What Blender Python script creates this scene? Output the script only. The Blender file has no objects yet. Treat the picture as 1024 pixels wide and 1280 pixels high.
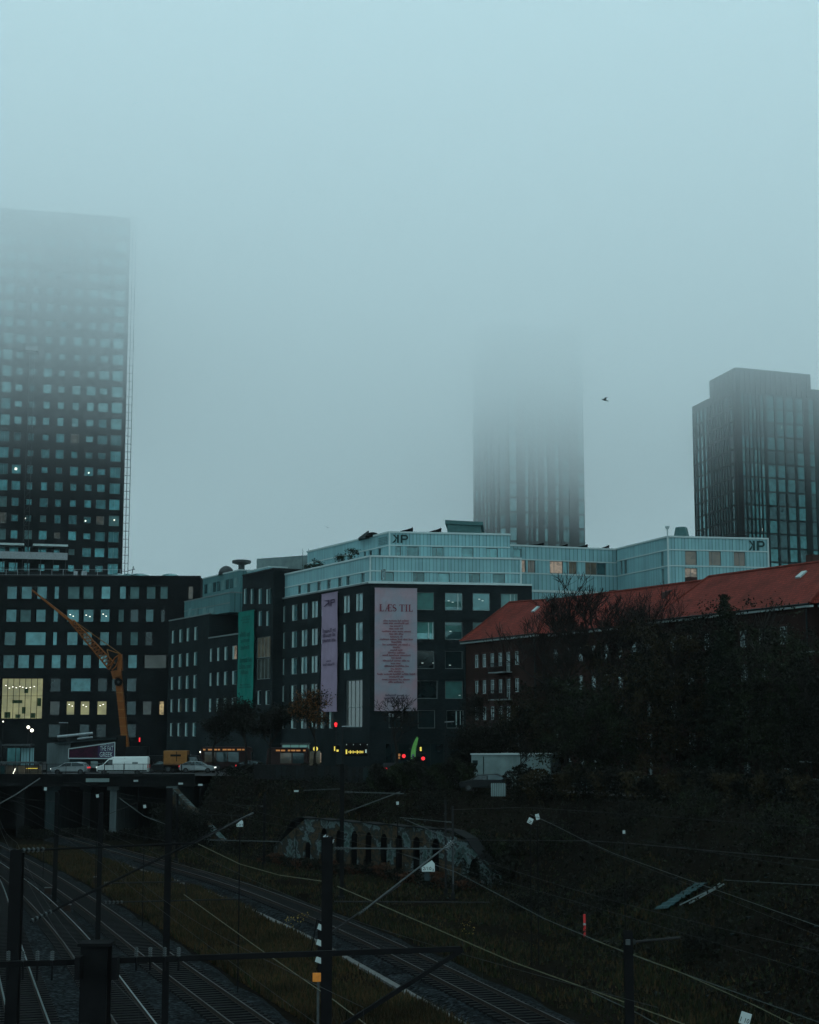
import bpy, math, random
from mathutils import Vector, Matrix
random.seed(7)
S = bpy.context.scene
COL = S.collection
F = 2000.0
TH = math.atan(275 / 2000)
H = 5.0
R = math.radians
CT, ST = math.cos(TH), math.sin(TH)

def ray(px, py):
    u = (px - 512) / F; v = (640 - py) / F
    return Vector((u, CT - v * ST, ST + v * CT))

def P(px, py, Y):                      # point seen at a pixel of the photo, at real distance Y
    d = ray(px, py)
    return Vector((d.x * Y / d.y, Y, H + d.z * Y / d.y))

def G(px, py, z=-7.0):                 # point seen at a pixel, at real height z
    d = ray(px, py); t = (z - H) / d.z
    return Vector((d.x * t, d.y * t, z))

# ------------------------------------------------------------------ materials
MATS = {}
def new_mat(name):
    m = bpy.data.materials.new(name); m.use_nodes = True; MATS[name] = m
    return m, m.node_tree, m.node_tree.nodes['Principled BSDF']

def N(nt, t, **kw):
    n = nt.nodes.new(t)
    for k, v in kw.items(): setattr(n, k, v)
    return n

def coords(nt, kind='Object', scale=None):
    tc = N(nt, 'ShaderNodeTexCoord'); out = tc.outputs[kind]
    if scale:
        mp = N(nt, 'ShaderNodeMapping'); mp.inputs['Scale'].default_value = scale
        nt.links.new(out, mp.inputs[0]); out = mp.outputs[0]
    return out

def matte(name, c, rough=.75, var=.25, scale=1.5, metal=0.0, bump=0.0, bscale=20.0, spec=.08, c2=None, streak=None):
    """base colour broken up by two scales of noise (dirt, wear)"""
    m, nt, b = new_mat(name)
    co = coords(nt, 'Object', streak or (1, 1, 1))
    n = N(nt, 'ShaderNodeTexNoise'); n.inputs['Scale'].default_value = scale; n.inputs['Detail'].default_value = 6
    n.inputs['Roughness'].default_value = .65
    nt.links.new(co, n.inputs['Vector'])
    r = N(nt, 'ShaderNodeValToRGB')
    lo = tuple(x * (1 - var) for x in c); hi = c2 or tuple(min(1, x * (1 + var)) for x in c)
    r.color_ramp.elements[0].position = .3; r.color_ramp.elements[0].color = (*lo, 1)
    r.color_ramp.elements[1].position = .7; r.color_ramp.elements[1].color = (*hi, 1)
    nt.links.new(n.outputs['Fac'], r.inputs[0]); nt.links.new(r.outputs[0], b.inputs['Base Color'])
    b.inputs['Roughness'].default_value = rough; b.inputs['Metallic'].default_value = metal
    b.inputs['Specular IOR Level'].default_value = spec
    if bump:
        n2 = N(nt, 'ShaderNodeTexNoise'); n2.inputs['Scale'].default_value = bscale; n2.inputs['Detail'].default_value = 5
        nt.links.new(coords(nt), n2.inputs['Vector'])
        bp = N(nt, 'ShaderNodeBump'); bp.inputs['Strength'].default_value = bump; bp.inputs['Distance'].default_value = .1
        nt.links.new(n2.outputs['Fac'], bp.inputs['Height']); nt.links.new(bp.outputs[0], b.inputs['Normal'])
    return m

def brick(name, c1, c2, mortar, w=.24, h=.07, rough=.85, spec=.05):
    """brick courses laid on whatever upright wall carries it: along-wall coordinate = x + y"""
    m, nt, b = new_mat(name)
    co = coords(nt); sp = N(nt, 'ShaderNodeSeparateXYZ'); nt.links.new(co, sp.inputs[0])
    ad = N(nt, 'ShaderNodeMath', operation='SUBTRACT'); nt.links.new(sp.outputs[0], ad.inputs[0]); nt.links.new(sp.outputs[1], ad.inputs[1])
    cb = N(nt, 'ShaderNodeCombineXYZ'); nt.links.new(ad.outputs[0], cb.inputs[0]); nt.links.new(sp.outputs[2], cb.inputs[1])
    t = N(nt, 'ShaderNodeTexBrick'); nt.links.new(cb.outputs[0], t.inputs['Vector'])
    t.inputs['Scale'].default_value = 1; t.inputs['Brick Width'].default_value = w; t.inputs['Row Height'].default_value = h
    t.inputs['Mortar Size'].default_value = .012
    t.inputs['Color1'].default_value = (*c1, 1); t.inputs['Color2'].default_value = (*c2, 1); t.inputs['Mortar'].default_value = (*mortar, 1)
    n = N(nt, 'ShaderNodeTexNoise'); n.inputs['Scale'].default_value = .35; n.inputs['Detail'].default_value = 8; nt.links.new(co, n.inputs['Vector'])
    mr = N(nt, 'ShaderNodeMapRange'); nt.links.new(n.outputs['Fac'], mr.inputs[0]); mr.inputs[1].default_value = .3; mr.inputs[2].default_value = .7
    mr.inputs[3].default_value = .65; mr.inputs[4].default_value = 1.3
    vm = N(nt, 'ShaderNodeVectorMath', operation='SCALE'); nt.links.new(t.outputs['Color'], vm.inputs[0]); nt.links.new(mr.outputs[0], vm.inputs['Scale'])
    nt.links.new(vm.outputs[0], b.inputs['Base Color']); b.inputs['Roughness'].default_value = rough
    b.inputs['Specular IOR Level'].default_value = spec
    return m

def glass(name, c, metal=.6, rough=.08, var=.5):
    """coated window glass: reflects the sky, each pane a little different"""
    m, nt, b = new_mat(name)
    oi = N(nt, 'ShaderNodeObjectInfo'); mr = N(nt, 'ShaderNodeMapRange'); nt.links.new(oi.outputs['Random'], mr.inputs[0])
    mr.inputs[3].default_value = 1 - var; mr.inputs[4].default_value = 1 + var * .6
    n = N(nt, 'ShaderNodeTexNoise'); n.inputs['Scale'].default_value = .9; nt.links.new(coords(nt), n.inputs['Vector'])
    mr2 = N(nt, 'ShaderNodeMapRange'); nt.links.new(n.outputs['Fac'], mr2.inputs[0]); mr2.inputs[1].default_value = .3; mr2.inputs[2].default_value = .7
    mr2.inputs[3].default_value = .7; mr2.inputs[4].default_value = 1.2
    mu = N(nt, 'ShaderNodeMath', operation='MULTIPLY'); nt.links.new(mr.outputs[0], mu.inputs[0]); nt.links.new(mr2.outputs[0], mu.inputs[1])
    vm = N(nt, 'ShaderNodeVectorMath', operation='SCALE'); vm.inputs[0].default_value = c; nt.links.new(mu.outputs[0], vm.inputs['Scale'])
    nt.links.new(vm.outputs[0], b.inputs['Base Color']); b.inputs['Metallic'].default_value = metal; b.inputs['Roughness'].default_value = rough
    return m

def lamp(name, c, s):
    m, nt, b = new_mat(name)
    b.inputs['Base Color'].default_value = (*[x * .5 for x in c], 1)
    b.inputs['Emission Color'].default_value = (*c, 1); b.inputs['Emission Strength'].default_value = s
    return m

def lit_room(name, c, s, scale=1.0, con=1.0):
    """a lit interior behind glass: bright ceiling, furniture and partitions as lighter and darker patches"""
    m, nt, b = new_mat(name)
    co = coords(nt, 'Object', (scale, scale, scale * 1.3))
    v = N(nt, 'ShaderNodeTexVoronoi', distance='CHEBYCHEV'); v.inputs['Scale'].default_value = 1.1; nt.links.new(co, v.inputs['Vector'])
    n = N(nt, 'ShaderNodeTexNoise'); n.inputs['Scale'].default_value = 2.2; n.inputs['Detail'].default_value = 4; nt.links.new(co, n.inputs['Vector'])
    sp = N(nt, 'ShaderNodeSeparateColor'); nt.links.new(v.outputs['Color'], sp.inputs[0])
    a = N(nt, 'ShaderNodeMath', operation='MULTIPLY_ADD'); nt.links.new(sp.outputs[0], a.inputs[0]); a.inputs[1].default_value = .7 * con
    nt.links.new(n.outputs['Fac'], a.inputs[2])
    mr = N(nt, 'ShaderNodeMapRange'); nt.links.new(a.outputs[0], mr.inputs[0]); mr.inputs[1].default_value = .4; mr.inputs[2].default_value = 1.2
    mr.inputs[3].default_value = .25 * s + .5 * (1 - con) * s; mr.inputs[4].default_value = 1.3 * s
    b.inputs['Base Color'].default_value = (.02, .03, .03, 1); b.inputs['Roughness'].default_value = .1
    b.inputs['Emission Color'].default_value = (*c, 1); nt.links.new(mr.outputs[0], b.inputs['Emission Strength'])
    return m

# ------------------------------------------------------------------ objects
ORG = {}
def empty(name, loc=(0, 0, 0), rz=0.0):
    o = bpy.data.objects.new(name, None); COL.objects.link(o)
    o.location = loc; o.rotation_euler.z = rz; o.empty_display_size = .3
    ORG[o.name] = (Vector(loc), rz)
    return o

def tag(o, label=None, cat=None, group=None, kind=None):
    if label: o['label'] = label
    if cat: o['category'] = cat
    if group: o['group'] = group
    if kind: o['kind'] = kind
    return o

def thing(name, label, cat, loc=(0, 0, 0), rz=0.0, group=None, kind=None):
    return tag(empty(name, loc, rz), label, cat, group, kind)

def children(o): return [c for c in COL.objects if c.parent == o]

def copy_tree(o, parent=None):
    c = o.copy(); COL.objects.link(c)
    if parent is not None: c.parent = parent
    for ch in list(o.children): copy_tree(ch, c)
    return c

class MB:
    """collects faces, then becomes ONE mesh object"""
    def __init__(s): s.v = []; s.f = []; s.mi = []; s.cur = 0
    def add(s, vs, fs):
        o = len(s.v); s.v += [tuple(p) for p in vs]
        for f in fs: s.f.append(tuple(i + o for i in f)); s.mi.append(s.cur)
        return s
    def quad(s, a, b, c, d): return s.add([a, b, c, d], [(0, 1, 2, 3)])
    def box(s, a, b):
        x0, y0, z0 = [min(a[i], b[i]) for i in range(3)]; x1, y1, z1 = [max(a[i], b[i]) for i in range(3)]
        return s.add([(x0, y0, z0), (x1, y0, z0), (x1, y1, z0), (x0, y1, z0), (x0, y0, z1), (x1, y0, z1), (x1, y1, z1), (x0, y1, z1)],
              [(0, 3, 2, 1), (4, 5, 6, 7), (0, 1, 5, 4), (1, 2, 6, 5), (2, 3, 7, 6), (3, 0, 4, 7)])
    def obox(s, c, ax, ay, az):          # centre and three half-axis vectors
        c, ax, ay, az = Vector(c), Vector(ax), Vector(ay), Vector(az)
        vs = [c + i * ax + j * ay + k * az for k in (-1, 1) for j in (-1, 1) for i in (-1, 1)]
        return s.add(vs, [(0, 2, 3, 1), (4, 5, 7, 6), (0, 1, 5, 4), (1, 3, 7, 5), (3, 2, 6, 7), (2, 0, 4, 6)])
    def prism(s, pts, z0, z1, cap=True):  # upright prism over a ground outline
        n = len(pts); z1s = z1 if isinstance(z1, (list, tuple)) else [z1] * n
        vs = [(p[0], p[1], z0) for p in pts] + [(p[0], p[1], z1s[i]) for i, p in enumerate(pts)]
        fs = [(i, (i + 1) % n, n + (i + 1) % n, n + i) for i in range(n)]
        if cap: fs += [tuple(range(n, 2 * n)), tuple(range(n - 1, -1, -1))]
        return s.add(vs, fs)
    def tube(s, a, b, r0, r1=None, n=6, cap=True):
        a, b = Vector(a), Vector(b); r1 = r0 if r1 is None else r1
        d = b - a
        if d.length < 1e-6: return s
        d.normalize(); u = d.cross(Vector((0, 0, 1)))
        if u.length < .01: u = d.cross(Vector((1, 0, 0)))
        u.normalize(); w = d.cross(u)
        vs = []
        for c, r in ((a, r0), (b, r1)):
            for i in range(n):
                t = 2 * math.pi * i / n; vs.append(c + (u * math.cos(t) + w * math.sin(t)) * r)
        fs = [(i, (i + 1) % n, n + (i + 1) % n, n + i) for i in range(n)]
        if cap and n > 2: fs += [tuple(range(n - 1, -1, -1)), tuple(range(n, 2 * n))]
        return s.add(vs, fs)
    def path(s, pts, r, n=5):
        for a, b in zip(pts[:-1], pts[1:]): s.tube(a, b, r, r, n)
        return s
    def beam(s, a, b, w, h):             # rectangular bar
        a, b = Vector(a), Vector(b); d = b - a; L = d.length; d.normalize()
        u = d.cross(Vector((0, 0, 1)))
        if u.length < .01: u = Vector((1, 0, 0))
        u.normalize(); k = u.cross(d)
        return s.obox((a + b) / 2, d * L / 2, u * w / 2, k * h / 2)
    def lathe(s, prof, c=(0, 0, 0), n=16):
        c = Vector(c); vs = []; fs = []
        for r, z in prof:
            for i in range(n):
                t = 2 * math.pi * i / n; vs.append(c + Vector((r * math.cos(t), r * math.sin(t), z)))
        for j in range(len(prof) - 1):
            for i in range(n): fs.append((j * n + i, j * n + (i + 1) % n, (j + 1) * n + (i + 1) % n, (j + 1) * n + i))
        fs.append(tuple(range(n - 1, -1, -1))); m = len(prof) - 1; fs.append(tuple(m * n + i for i in range(n)))
        return s.add(vs, fs)
    def build(s, name, mat, parent=None, local=False, smooth=False, kind=None, label=None):
        me = bpy.data.meshes.new(name)
        off = Vector((0, 0, 0))
        if parent is not None and not local: off = root_loc(parent)
        if off.length > 0: me.from_pydata([tuple(Vector(p) - off) for p in s.v], [], s.f)
        else: me.from_pydata(s.v, [], s.f)
        for m in (mat if isinstance(mat, (list, tuple)) else [mat]): me.materials.append(MATS[m] if isinstance(m, str) else m)
        if any(s.mi): me.polygons.foreach_set('material_index', s.mi)
        if smooth: me.polygons.foreach_set('use_smooth', [True] * len(s.f))
        me.update()
        o = bpy.data.objects.new(name, me); COL.objects.link(o)
        if parent is not None: o.parent = parent
        if kind: o['kind'] = kind
        if label: o['label'] = label
        return o

def root_loc(o):
    while o.parent is not None: o = o.parent
    return Vector(o.location)

def bevel(o, w=.03, seg=2, ang=35):
    m = o.modifiers.new('bevel', 'BEVEL'); m.width = w; m.segments = seg; m.limit_method = 'ANGLE'; m.angle_limit = R(ang)
    return o

# ------------------------------------------------------------------ facades
class Fac:
    """an upright wall plane: s metres along it, z up, out metres proud of it (towards the viewer side)"""
    def __init__(f, a, b):
        f.a = Vector((a[0], a[1])); f.b = Vector((b[0], b[1])); f.L = (f.b - f.a).length
        f.d = (f.b - f.a) / f.L; f.n = Vector((f.d.y, -f.d.x))
        if f.n.dot(-f.a) < 0: f.n = -f.n
    def p(f, s, z, out=0.0):
        q = f.a + f.d * s + f.n * out; return Vector((q.x, q.y, z))
    def hit(f, px, py):
        d = ray(px, py); den = d.x * f.n.x + d.y * f.n.y
        t = (f.a.x * f.n.x + f.a.y * f.n.y) / den
        return (Vector((d.x * t, d.y * t)) - f.a).dot(f.d), H + d.z * t
    def rect(f, x0, y0, x1, y1):
        ym = (y0 + y1) / 2; xm = (x0 + x1) / 2
        a, b = sorted((f.hit(x0, ym)[0], f.hit(x1, ym)[0]))
        return (a, b, f.hit(xm, y1)[1], f.hit(xm, y0)[1])
    def off(f, out):                      # the same wall moved outwards
        g = Fac.__new__(Fac); g.a = f.a + f.n * out; g.b = f.b + f.n * out; g.L = f.L; g.d = f.d; g.n = f.n; return g
    def box(f, mb, s0, s1, z0, z1, o0, o1):
        vs = [f.p(s, z, o) for z in (z0, z1) for (s, o) in ((s0, o0), (s1, o0), (s1, o1), (s0, o1))]
        return mb.add(vs, [(0, 3, 2, 1), (4, 5, 6, 7), (0, 1, 5, 4), (1, 2, 6, 5), (2, 3, 7, 6), (3, 0, 4, 7)])

def wall(mb, f, s0, s1, z0, z1, rects, depth=.3, out=0.0):
    """wall sheet with real openings and reveals"""
    rects = [(max(r[0], s0 + .01), min(r[1], s1 - .01), max(r[2], z0 + .01), min(r[3], z1 - .01)) for r in rects]
    rects = [r for r in rects if r[1] - r[0] > .05 and r[3] - r[2] > .05]
    zs = sorted({z0, z1, *[r[2] for r in rects], *[r[3] for r in rects]})
    for za, zb in zip(zs[:-1], zs[1:]):
        if zb - za < 1e-5: continue
        cov = sorted([(r[0], r[1]) for r in rects if r[2] < zb - 1e-6 and r[3] > za + 1e-6]); c = s0
        for a, b in cov:
            if a > c + 1e-5: mb.quad(f.p(c, za, out), f.p(a, za, out), f.p(a, zb, out), f.p(c, zb, out))
            c = max(c, b)
        if c < s1 - 1e-5: mb.quad(f.p(c, za, out), f.p(s1, za, out), f.p(s1, zb, out), f.p(c, zb, out))
    for a, b, c, d in rects:
        i = out - depth
        mb.quad(f.p(a, c, out), f.p(b, c, out), f.p(b, c, i), f.p(a, c, i)); mb.quad(f.p(a, d, out), f.p(b, d, out), f.p(b, d, i), f.p(a, d, i))
        mb.quad(f.p(a, c, out), f.p(a, d, out), f.p(a, d, i), f.p(a, c, i)); mb.quad(f.p(b, c, out), f.p(b, d, out), f.p(b, d, i), f.p(b, c, i))
    return mb

def window(par, f, r, pane='glass', frame='frame_grey', fw=.06, mull=(), trans=(), depth=.22, sub=True, out=0.0, bright=None, name='window', label=None, dress=None):
    """one window: frame mesh, its pane as a sub-part. mull / trans: fractions where bars stand"""
    a, b, c, d = r; mb = MB(); o1 = out - depth + .05; o0 = out - depth - .03
    for q in ((a, b, c, c + fw), (a, b, d - fw, d), (a, a + fw, c + fw, d - fw), (b - fw, b, c + fw, d - fw)): f.box(mb, *q, o0, o1)
    for m in mull: x = a + (b - a) * m; f.box(mb, x - fw * .4, x + fw * .4, c + fw, d - fw, o0, o1 - .01)
    for t in trans: z = c + (d - c) * t; f.box(mb, a + fw, b - fw, z - fw * .35, z + fw * .35, o0, o1 - .013)
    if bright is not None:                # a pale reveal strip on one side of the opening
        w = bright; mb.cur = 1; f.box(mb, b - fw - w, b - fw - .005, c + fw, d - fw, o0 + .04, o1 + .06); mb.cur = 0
    mats = [frame, 'reveal_pale'] if bright is not None else [frame]
    if dress:                             # brick lintel and sill of this window
        mats.append(dress); mb.cur = len(mats) - 1; f.box(mb, a - .1, b + .1, d + .02, d + .22, .003, .035); f.box(mb, a - .08, b + .08, c - .12, c - .01, .003, .08); mb.cur = 0
    if sub:
        w = mb.build(name, mats, par, label=label)
        f.box(MB(), a + fw * .5, b - fw * .5, c + fw * .5, d - fw * .5, o0 - .02, o0 + .02).build('pane', pane, w)
    else:
        mb.cur = len(mats); f.box(mb, a + fw * .5, b - fw * .5, c + fw * .5, d - fw * .5, o0 - .02, o0 + .02)
        w = mb.build(name, mats + [pane], par, label=label)
    return w

def text_mesh(txt, size=1.0, extr=.0, off=0.0):
    c = bpy.data.curves.new('lettering', 'FONT'); c.body = txt; c.size = size; c.extrude = extr; c.offset = off; c.resolution_u = 2
    o = bpy.data.objects.new('lettering', c); COL.objects.link(o)
    me = bpy.data.meshes.new_from_object(o.evaluated_get(bpy.context.evaluated_depsgraph_get()))
    vs = [tuple(v.co) for v in me.vertices]; fs = [tuple(p.vertices) for p in me.polygons]
    bpy.data.objects.remove(o); bpy.data.curves.remove(c); bpy.data.meshes.remove(me)
    return vs, fs

def letter(mb, fn, txt, s0, z0, w, h, off=0.0, flip=False):
    """set a word into the rectangle s0..s0+w, z0..z0+h; fn(s, z) gives the point"""
    vs, fs = text_mesh(txt, 1.0, 0, off)
    if not vs: return mb
    x0 = min(v[0] for v in vs); x1 = max(v[0] for v in vs); y0 = min(v[1] for v in vs); y1 = max(v[1] for v in vs)
    out = []
    for v in vs:
        u = (v[0] - x0) / (x1 - x0)
        if flip: u = 1 - u
        out.append(fn(s0 + u * w, z0 + (v[1] - y0) / (y1 - y0) * h))
    return mb.add(out, fs)

def scribble(mb, fn, sc, z, w, h, rnd):
    """a line of print too small to read: strokes of letter width, broken into words"""
    s = sc - w / 2
    while s < sc + w / 2 - h * .3:
        n = rnd.randint(3, 9)
        for k in range(n):
            if s > sc + w / 2: break
            hh = h * rnd.choice((.65, .7, 1.0, .75)); lw = h * .16
            for q in ((s, s + lw, z, z + hh), (s + lw, s + h * .42, z + hh - lw, z + hh) if rnd.random() < .6 else (s + lw, s + h * .42, z, z + lw),
                      (s + h * .36, s + h * .36 + lw, z, z + hh * .9)):
                mb.quad(fn(q[0], q[2]), fn(q[1], q[2]), fn(q[1], q[3]), fn(q[0], q[3]))
            s += h * .62
        s += h * .4
    return mb
# ------------------------------------------------------------------ the materials of the place
brick('brick_black', (.007, .012, .0135), (.013, .019, .021), (.006, .009, .010), .3, .09)
brick('brick_dark', (.005, .007, .008), (.009, .011, .012), (.004, .006, .007), .3, .09)
brick('brick_tower', (.006, .012, .014), (.012, .016, .018), (.014, .014, .015), .3, .09)
brick('brick_red', (.026, .011, .009), (.017, .0085, .0075), (.012, .009, .008), .26, .08)
matte('brick_band', (.035, .02, .018), .85, .3, 3)
matte('concrete', (.012, .020, .022), .85, .35, .7, bump=.2, streak=(1, 1, .25))
matte('concrete_dark', (.005, .006, .0065), .9, .4, .8, bump=.2, streak=(1, 1, .3))
matte('concrete_pale', (.055, .075, .078), .85, .35, .9, streak=(2, 2, .3))
matte('asphalt', (.028, .030, .032), .75, .25, 1.2, bump=.15, bscale=40)
matte('paving', (.05, .05, .05), .85, .2, 2)
matte('paint_white', (.55, .56, .54), .6, .15, 6)
matte('frame_grey', (.12, .15, .15), .45, .1, 3)
matte('frame_dark', (.006, .014, .015), .5, .2, 3)
matte('frame_white', (.24, .30, .30), .5, .1, 3)
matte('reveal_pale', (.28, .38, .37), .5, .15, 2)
matte('trim_white', (.34, .42, .42), .4, .08, 3)
matte('steel_dark', (.010, .011, .012), .7, .35, 3)
matte('steel_grey', (.038, .047, .049), .5, .35, 4, metal=.3)
matte('steel_light', (.20, .23, .24), .4, .25, 4, metal=.4)
matte('steel_black', (.005, .0055, .006), .8, .3, 3, spec=.02)
matte('rail_steel', (.14, .18, .19), .3, .4, 3, metal=.9)
matte('rail_dull', (.013, .0145, .015), .55, .4, 3, metal=.4)
matte('rust', (.014, .010, .008), .85, .4, 5)
matte('wood_sleeper', (.005, .0055, .006), .9, .4, 6)
matte('crane_orange', (.145, .047, .011), .5, .22, 1.2)
matte('van_white', (.44, .50, .49), .35, .06, 2, spec=.5)
matte('car_silver', (.13, .16, .165), .35, .08, 2, metal=.2, spec=.3)
matte('car_dark', (.008, .010, .011), .5, .1, 2, spec=.04)
matte('car_teal', (.05, .10, .11), .4, .25, 2, spec=.3)
matte('tyre', (.012, .012, .012), .8, .2, 4)
matte('trunk_orange', (.17, .080, .025), .6, .2, 2)
matte('bark', (.012, .011, .010), .95, .35, 8, bump=.4)
matte('bark_pale', (.035, .033, .028), .95, .35, 8)
matte('leaf_dark', (.0055, .0065, .0045), .8, .55, .9)
matte('leaf_green', (.009, .013, .006), .8, .55, .9)
matte('leaf_olive', (.016, .013, .006), .8, .5, .9)
matte('leaf_autumn', (.10, .042, .014), .8, .5, 1.2)
matte('leaf_conifer', (.006, .010, .007), .85, .4, 1.5)
matte('shrub_leaf', (.0045, .0055, .004), .85, .6, .6)
matte('grass_dry', (.020, .014, .0065), .9, .55, .25, c2=(.044, .029, .012))
matte('grass_green', (.0065, .011, .005), .9, .55, .25, c2=(.015, .021, .008))
matte('ornament_green', (.03, .05, .025), .8, .4, 2)
matte('teal_box', (.045, .10, .10), .6, .15, 1)
matte('pale_render', (.11, .155, .155), .8, .25, .8)
matte('sign_white', (.27, .33, .33), .5, .05, 5)
matte('sign_black', (.01, .012, .012), .5, .1, 5)
matte('logo_dark', (.012, .035, .036), .5, .1, 3)
matte('logo_mauve', (.05, .03, .06), .6, .1, 3)
matte('ink_red', (.13, .020, .034), .7, .2, 3)
matte('ink_dark', (.045, .035, .06), .7, .2, 3)
matte('ink_green', (.004, .055, .045), .7, .2, 3)
matte('cloth_green', (.006, .125, .10), .75, .12, .5)
matte('cloth_mauve', (.225, .17, .235), .75, .10, .4)
matte('cloth_flag', (.16, .42, .10), .75, .2, 3)
matte('bus_body', (.018, .010, .010), .6, .2, 2)
matte('billboard_dark', (.010, .008, .016), .6, .5, 1.0, c2=(.045, .008, .022))
matte('billboard_purple', (.022, .013, .045), .5, .2, 1.0)
matte('red_plastic', (.45, .03, .03), .5, .2, 6)
matte('orange_plate', (.50, .17, .03), .5, .2, 6)
matte('tarp', (.013, .036, .039), .6, .7, 2.5, bump=.4, bscale=6)
matte('ivy', (.010, .018, .010), .85, .5, 3)
glass('glass', (.055, .15, .16), .45, .07)
glass('glass_dark', (.018, .035, .038), .45, .08)
glass('glass_tower', (.065, .21, .225), .6, .07)
glass('glass_curtain', (.05, .15, .155), .6, .1, .35)
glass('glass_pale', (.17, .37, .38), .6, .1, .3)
glass('glass_curtain_dark', (.04, .09, .095), .6, .1, .35)
glass('glass_pent', (.055, .14, .15), .5, .12)
glass('glass_house', (.12, .16, .165), .5, .1)
glass('blind', (.065, .15, .15), 0.0, .7, .3)
glass('blind_teal', (.02, .11, .10), 0.0, .7, .2)
lit_room('lit_yellow', (.66, .64, .26), .36, .22, .5)
lit_room('lit_warm', (1.0, .74, .30), .40, 1.2)
lit_room('lit_dim', (.40, .38, .24), .07, .8)
lit_room('lit_amber', (.80, .60, .42), .22, 1.0)
lit_room('lit_faint', (.22, .27, .18), .025, .9)
lit_room('lit_brown', (.34, .28, .17), .06, .7)
lamp('lamp_white', (1.0, .96, .80), 2.2)
lamp('lamp_soft', (.75, .90, .85), .3)
lamp('lamp_yellow', (1.0, .78, .12), .75)
lamp('lamp_orange', (1.0, .38, .10), .20)
lamp('lamp_red', (1.0, .03, .04), 1.1)
lamp('lamp_headlight', (.95, 1.0, .95), 1.6)
lamp('shop_teal', (.22, .50, .46), .22)

def penthouse_mat(mname='channel_glass', tone=(.165, .315, .335)):
    """channel-glass cladding: upright ribs, slightly uneven panels"""
    m, nt, b = new_mat(mname)
    co = coords(nt); sp = N(nt, 'ShaderNodeSeparateXYZ'); nt.links.new(co, sp.inputs[0])
    ad = N(nt, 'ShaderNodeMath', operation='SUBTRACT'); nt.links.new(sp.outputs[0], ad.inputs[0]); nt.links.new(sp.outputs[1], ad.inputs[1])
    k = N(nt, 'ShaderNodeMath', operation='MULTIPLY'); nt.links.new(ad.outputs[0], k.inputs[0]); k.inputs[1].default_value = 2.6
    fl = N(nt, 'ShaderNodeMath', operation='FLOOR'); nt.links.new(k.outputs[0], fl.inputs[0])
    wn = N(nt, 'ShaderNodeTexWhiteNoise', noise_dimensions='1D'); nt.links.new(fl.outputs[0], wn.inputs['W'])
    fr = N(nt, 'ShaderNodeMath', operation='FRACT'); nt.links.new(k.outputs[0], fr.inputs[0])
    gt = N(nt, 'ShaderNodeMath', operation='GREATER_THAN'); nt.links.new(fr.outputs[0], gt.inputs[0]); gt.inputs[1].default_value = .8
    n = N(nt, 'ShaderNodeTexNoise'); n.inputs['Scale'].default_value = .5; n.inputs['Detail'].default_value = 4; nt.links.new(co, n.inputs['Vector'])
    a = N(nt, 'ShaderNodeMath', operation='MULTIPLY_ADD'); nt.links.new(wn.outputs['Value'], a.inputs[0]); a.inputs[1].default_value = .22; a.inputs[2].default_value = .72
    c2 = N(nt, 'ShaderNodeMath', operation='MULTIPLY_ADD'); nt.links.new(n.outputs['Fac'], c2.inputs[0]); c2.inputs[1].default_value = .35; nt.links.new(a.outputs[0], c2.inputs[2])
    d = N(nt, 'ShaderNodeMath', operation='MULTIPLY_ADD'); nt.links.new(gt.outputs[0], d.inputs[0]); d.inputs[1].default_value = -.42; nt.links.new(c2.outputs[0], d.inputs[2])
    vm = N(nt, 'ShaderNodeVectorMath', operation='SCALE'); vm.inputs[0].default_value = tone; nt.links.new(d.outputs[0], vm.inputs['Scale'])
    nt.links.new(vm.outputs[0], b.inputs['Base Color']); b.inputs['Roughness'].default_value = .6; b.inputs['Specular IOR Level'].default_value = .12
penthouse_mat()
penthouse_mat('channel_glass_dark', (.06, .145, .15))

def roof_mat():
    """clay pantiles: courses across the slope, rolls down it, odd darker tiles"""
    m, nt, b = new_mat('roof_tile')
    uv = N(nt, 'ShaderNodeUVMap'); t = N(nt, 'ShaderNodeTexBrick'); nt.links.new(uv.outputs[0], t.inputs['Vector'])
    t.inputs['Scale'].default_value = 1; t.inputs['Brick Width'].default_value = .26; t.inputs['Row Height'].default_value = .36
    t.inputs['Mortar Size'].default_value = .035; t.offset = 0
    t.inputs['Color1'].default_value = (.165, .029, .020, 1); t.inputs['Color2'].default_value = (.105, .021, .015, 1); t.inputs['Mortar'].default_value = (.055, .011, .009, 1)
    n = N(nt, 'ShaderNodeTexNoise'); n.inputs['Scale'].default_value = .5; n.inputs['Detail'].default_value = 8; nt.links.new(coords(nt), n.inputs['Vector'])
    mr = N(nt, 'ShaderNodeMapRange'); nt.links.new(n.outputs['Fac'], mr.inputs[0]); mr.inputs[1].default_value = .3; mr.inputs[2].default_value = .7
    mr.inputs[3].default_value = .7; mr.inputs[4].default_value = 1.2
    vm = N(nt, 'ShaderNodeVectorMath', operation='SCALE'); nt.links.new(t.outputs['Color'], vm.inputs[0]); nt.links.new(mr.outputs[0], vm.inputs['Scale'])
    nt.links.new(vm.outputs[0], b.inputs['Base Color']); b.inputs['Roughness'].default_value = .85; b.inputs['Specular IOR Level'].default_value = .06
    bp = N(nt, 'ShaderNodeBump'); bp.inputs['Strength'].default_value = .6; bp.inputs['Distance'].default_value = .05; bp.invert = True
    nt.links.new(t.outputs['Fac'], bp.inputs['Height']); nt.links.new(bp.outputs[0], b.inputs['Normal'])
roof_mat()

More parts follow.
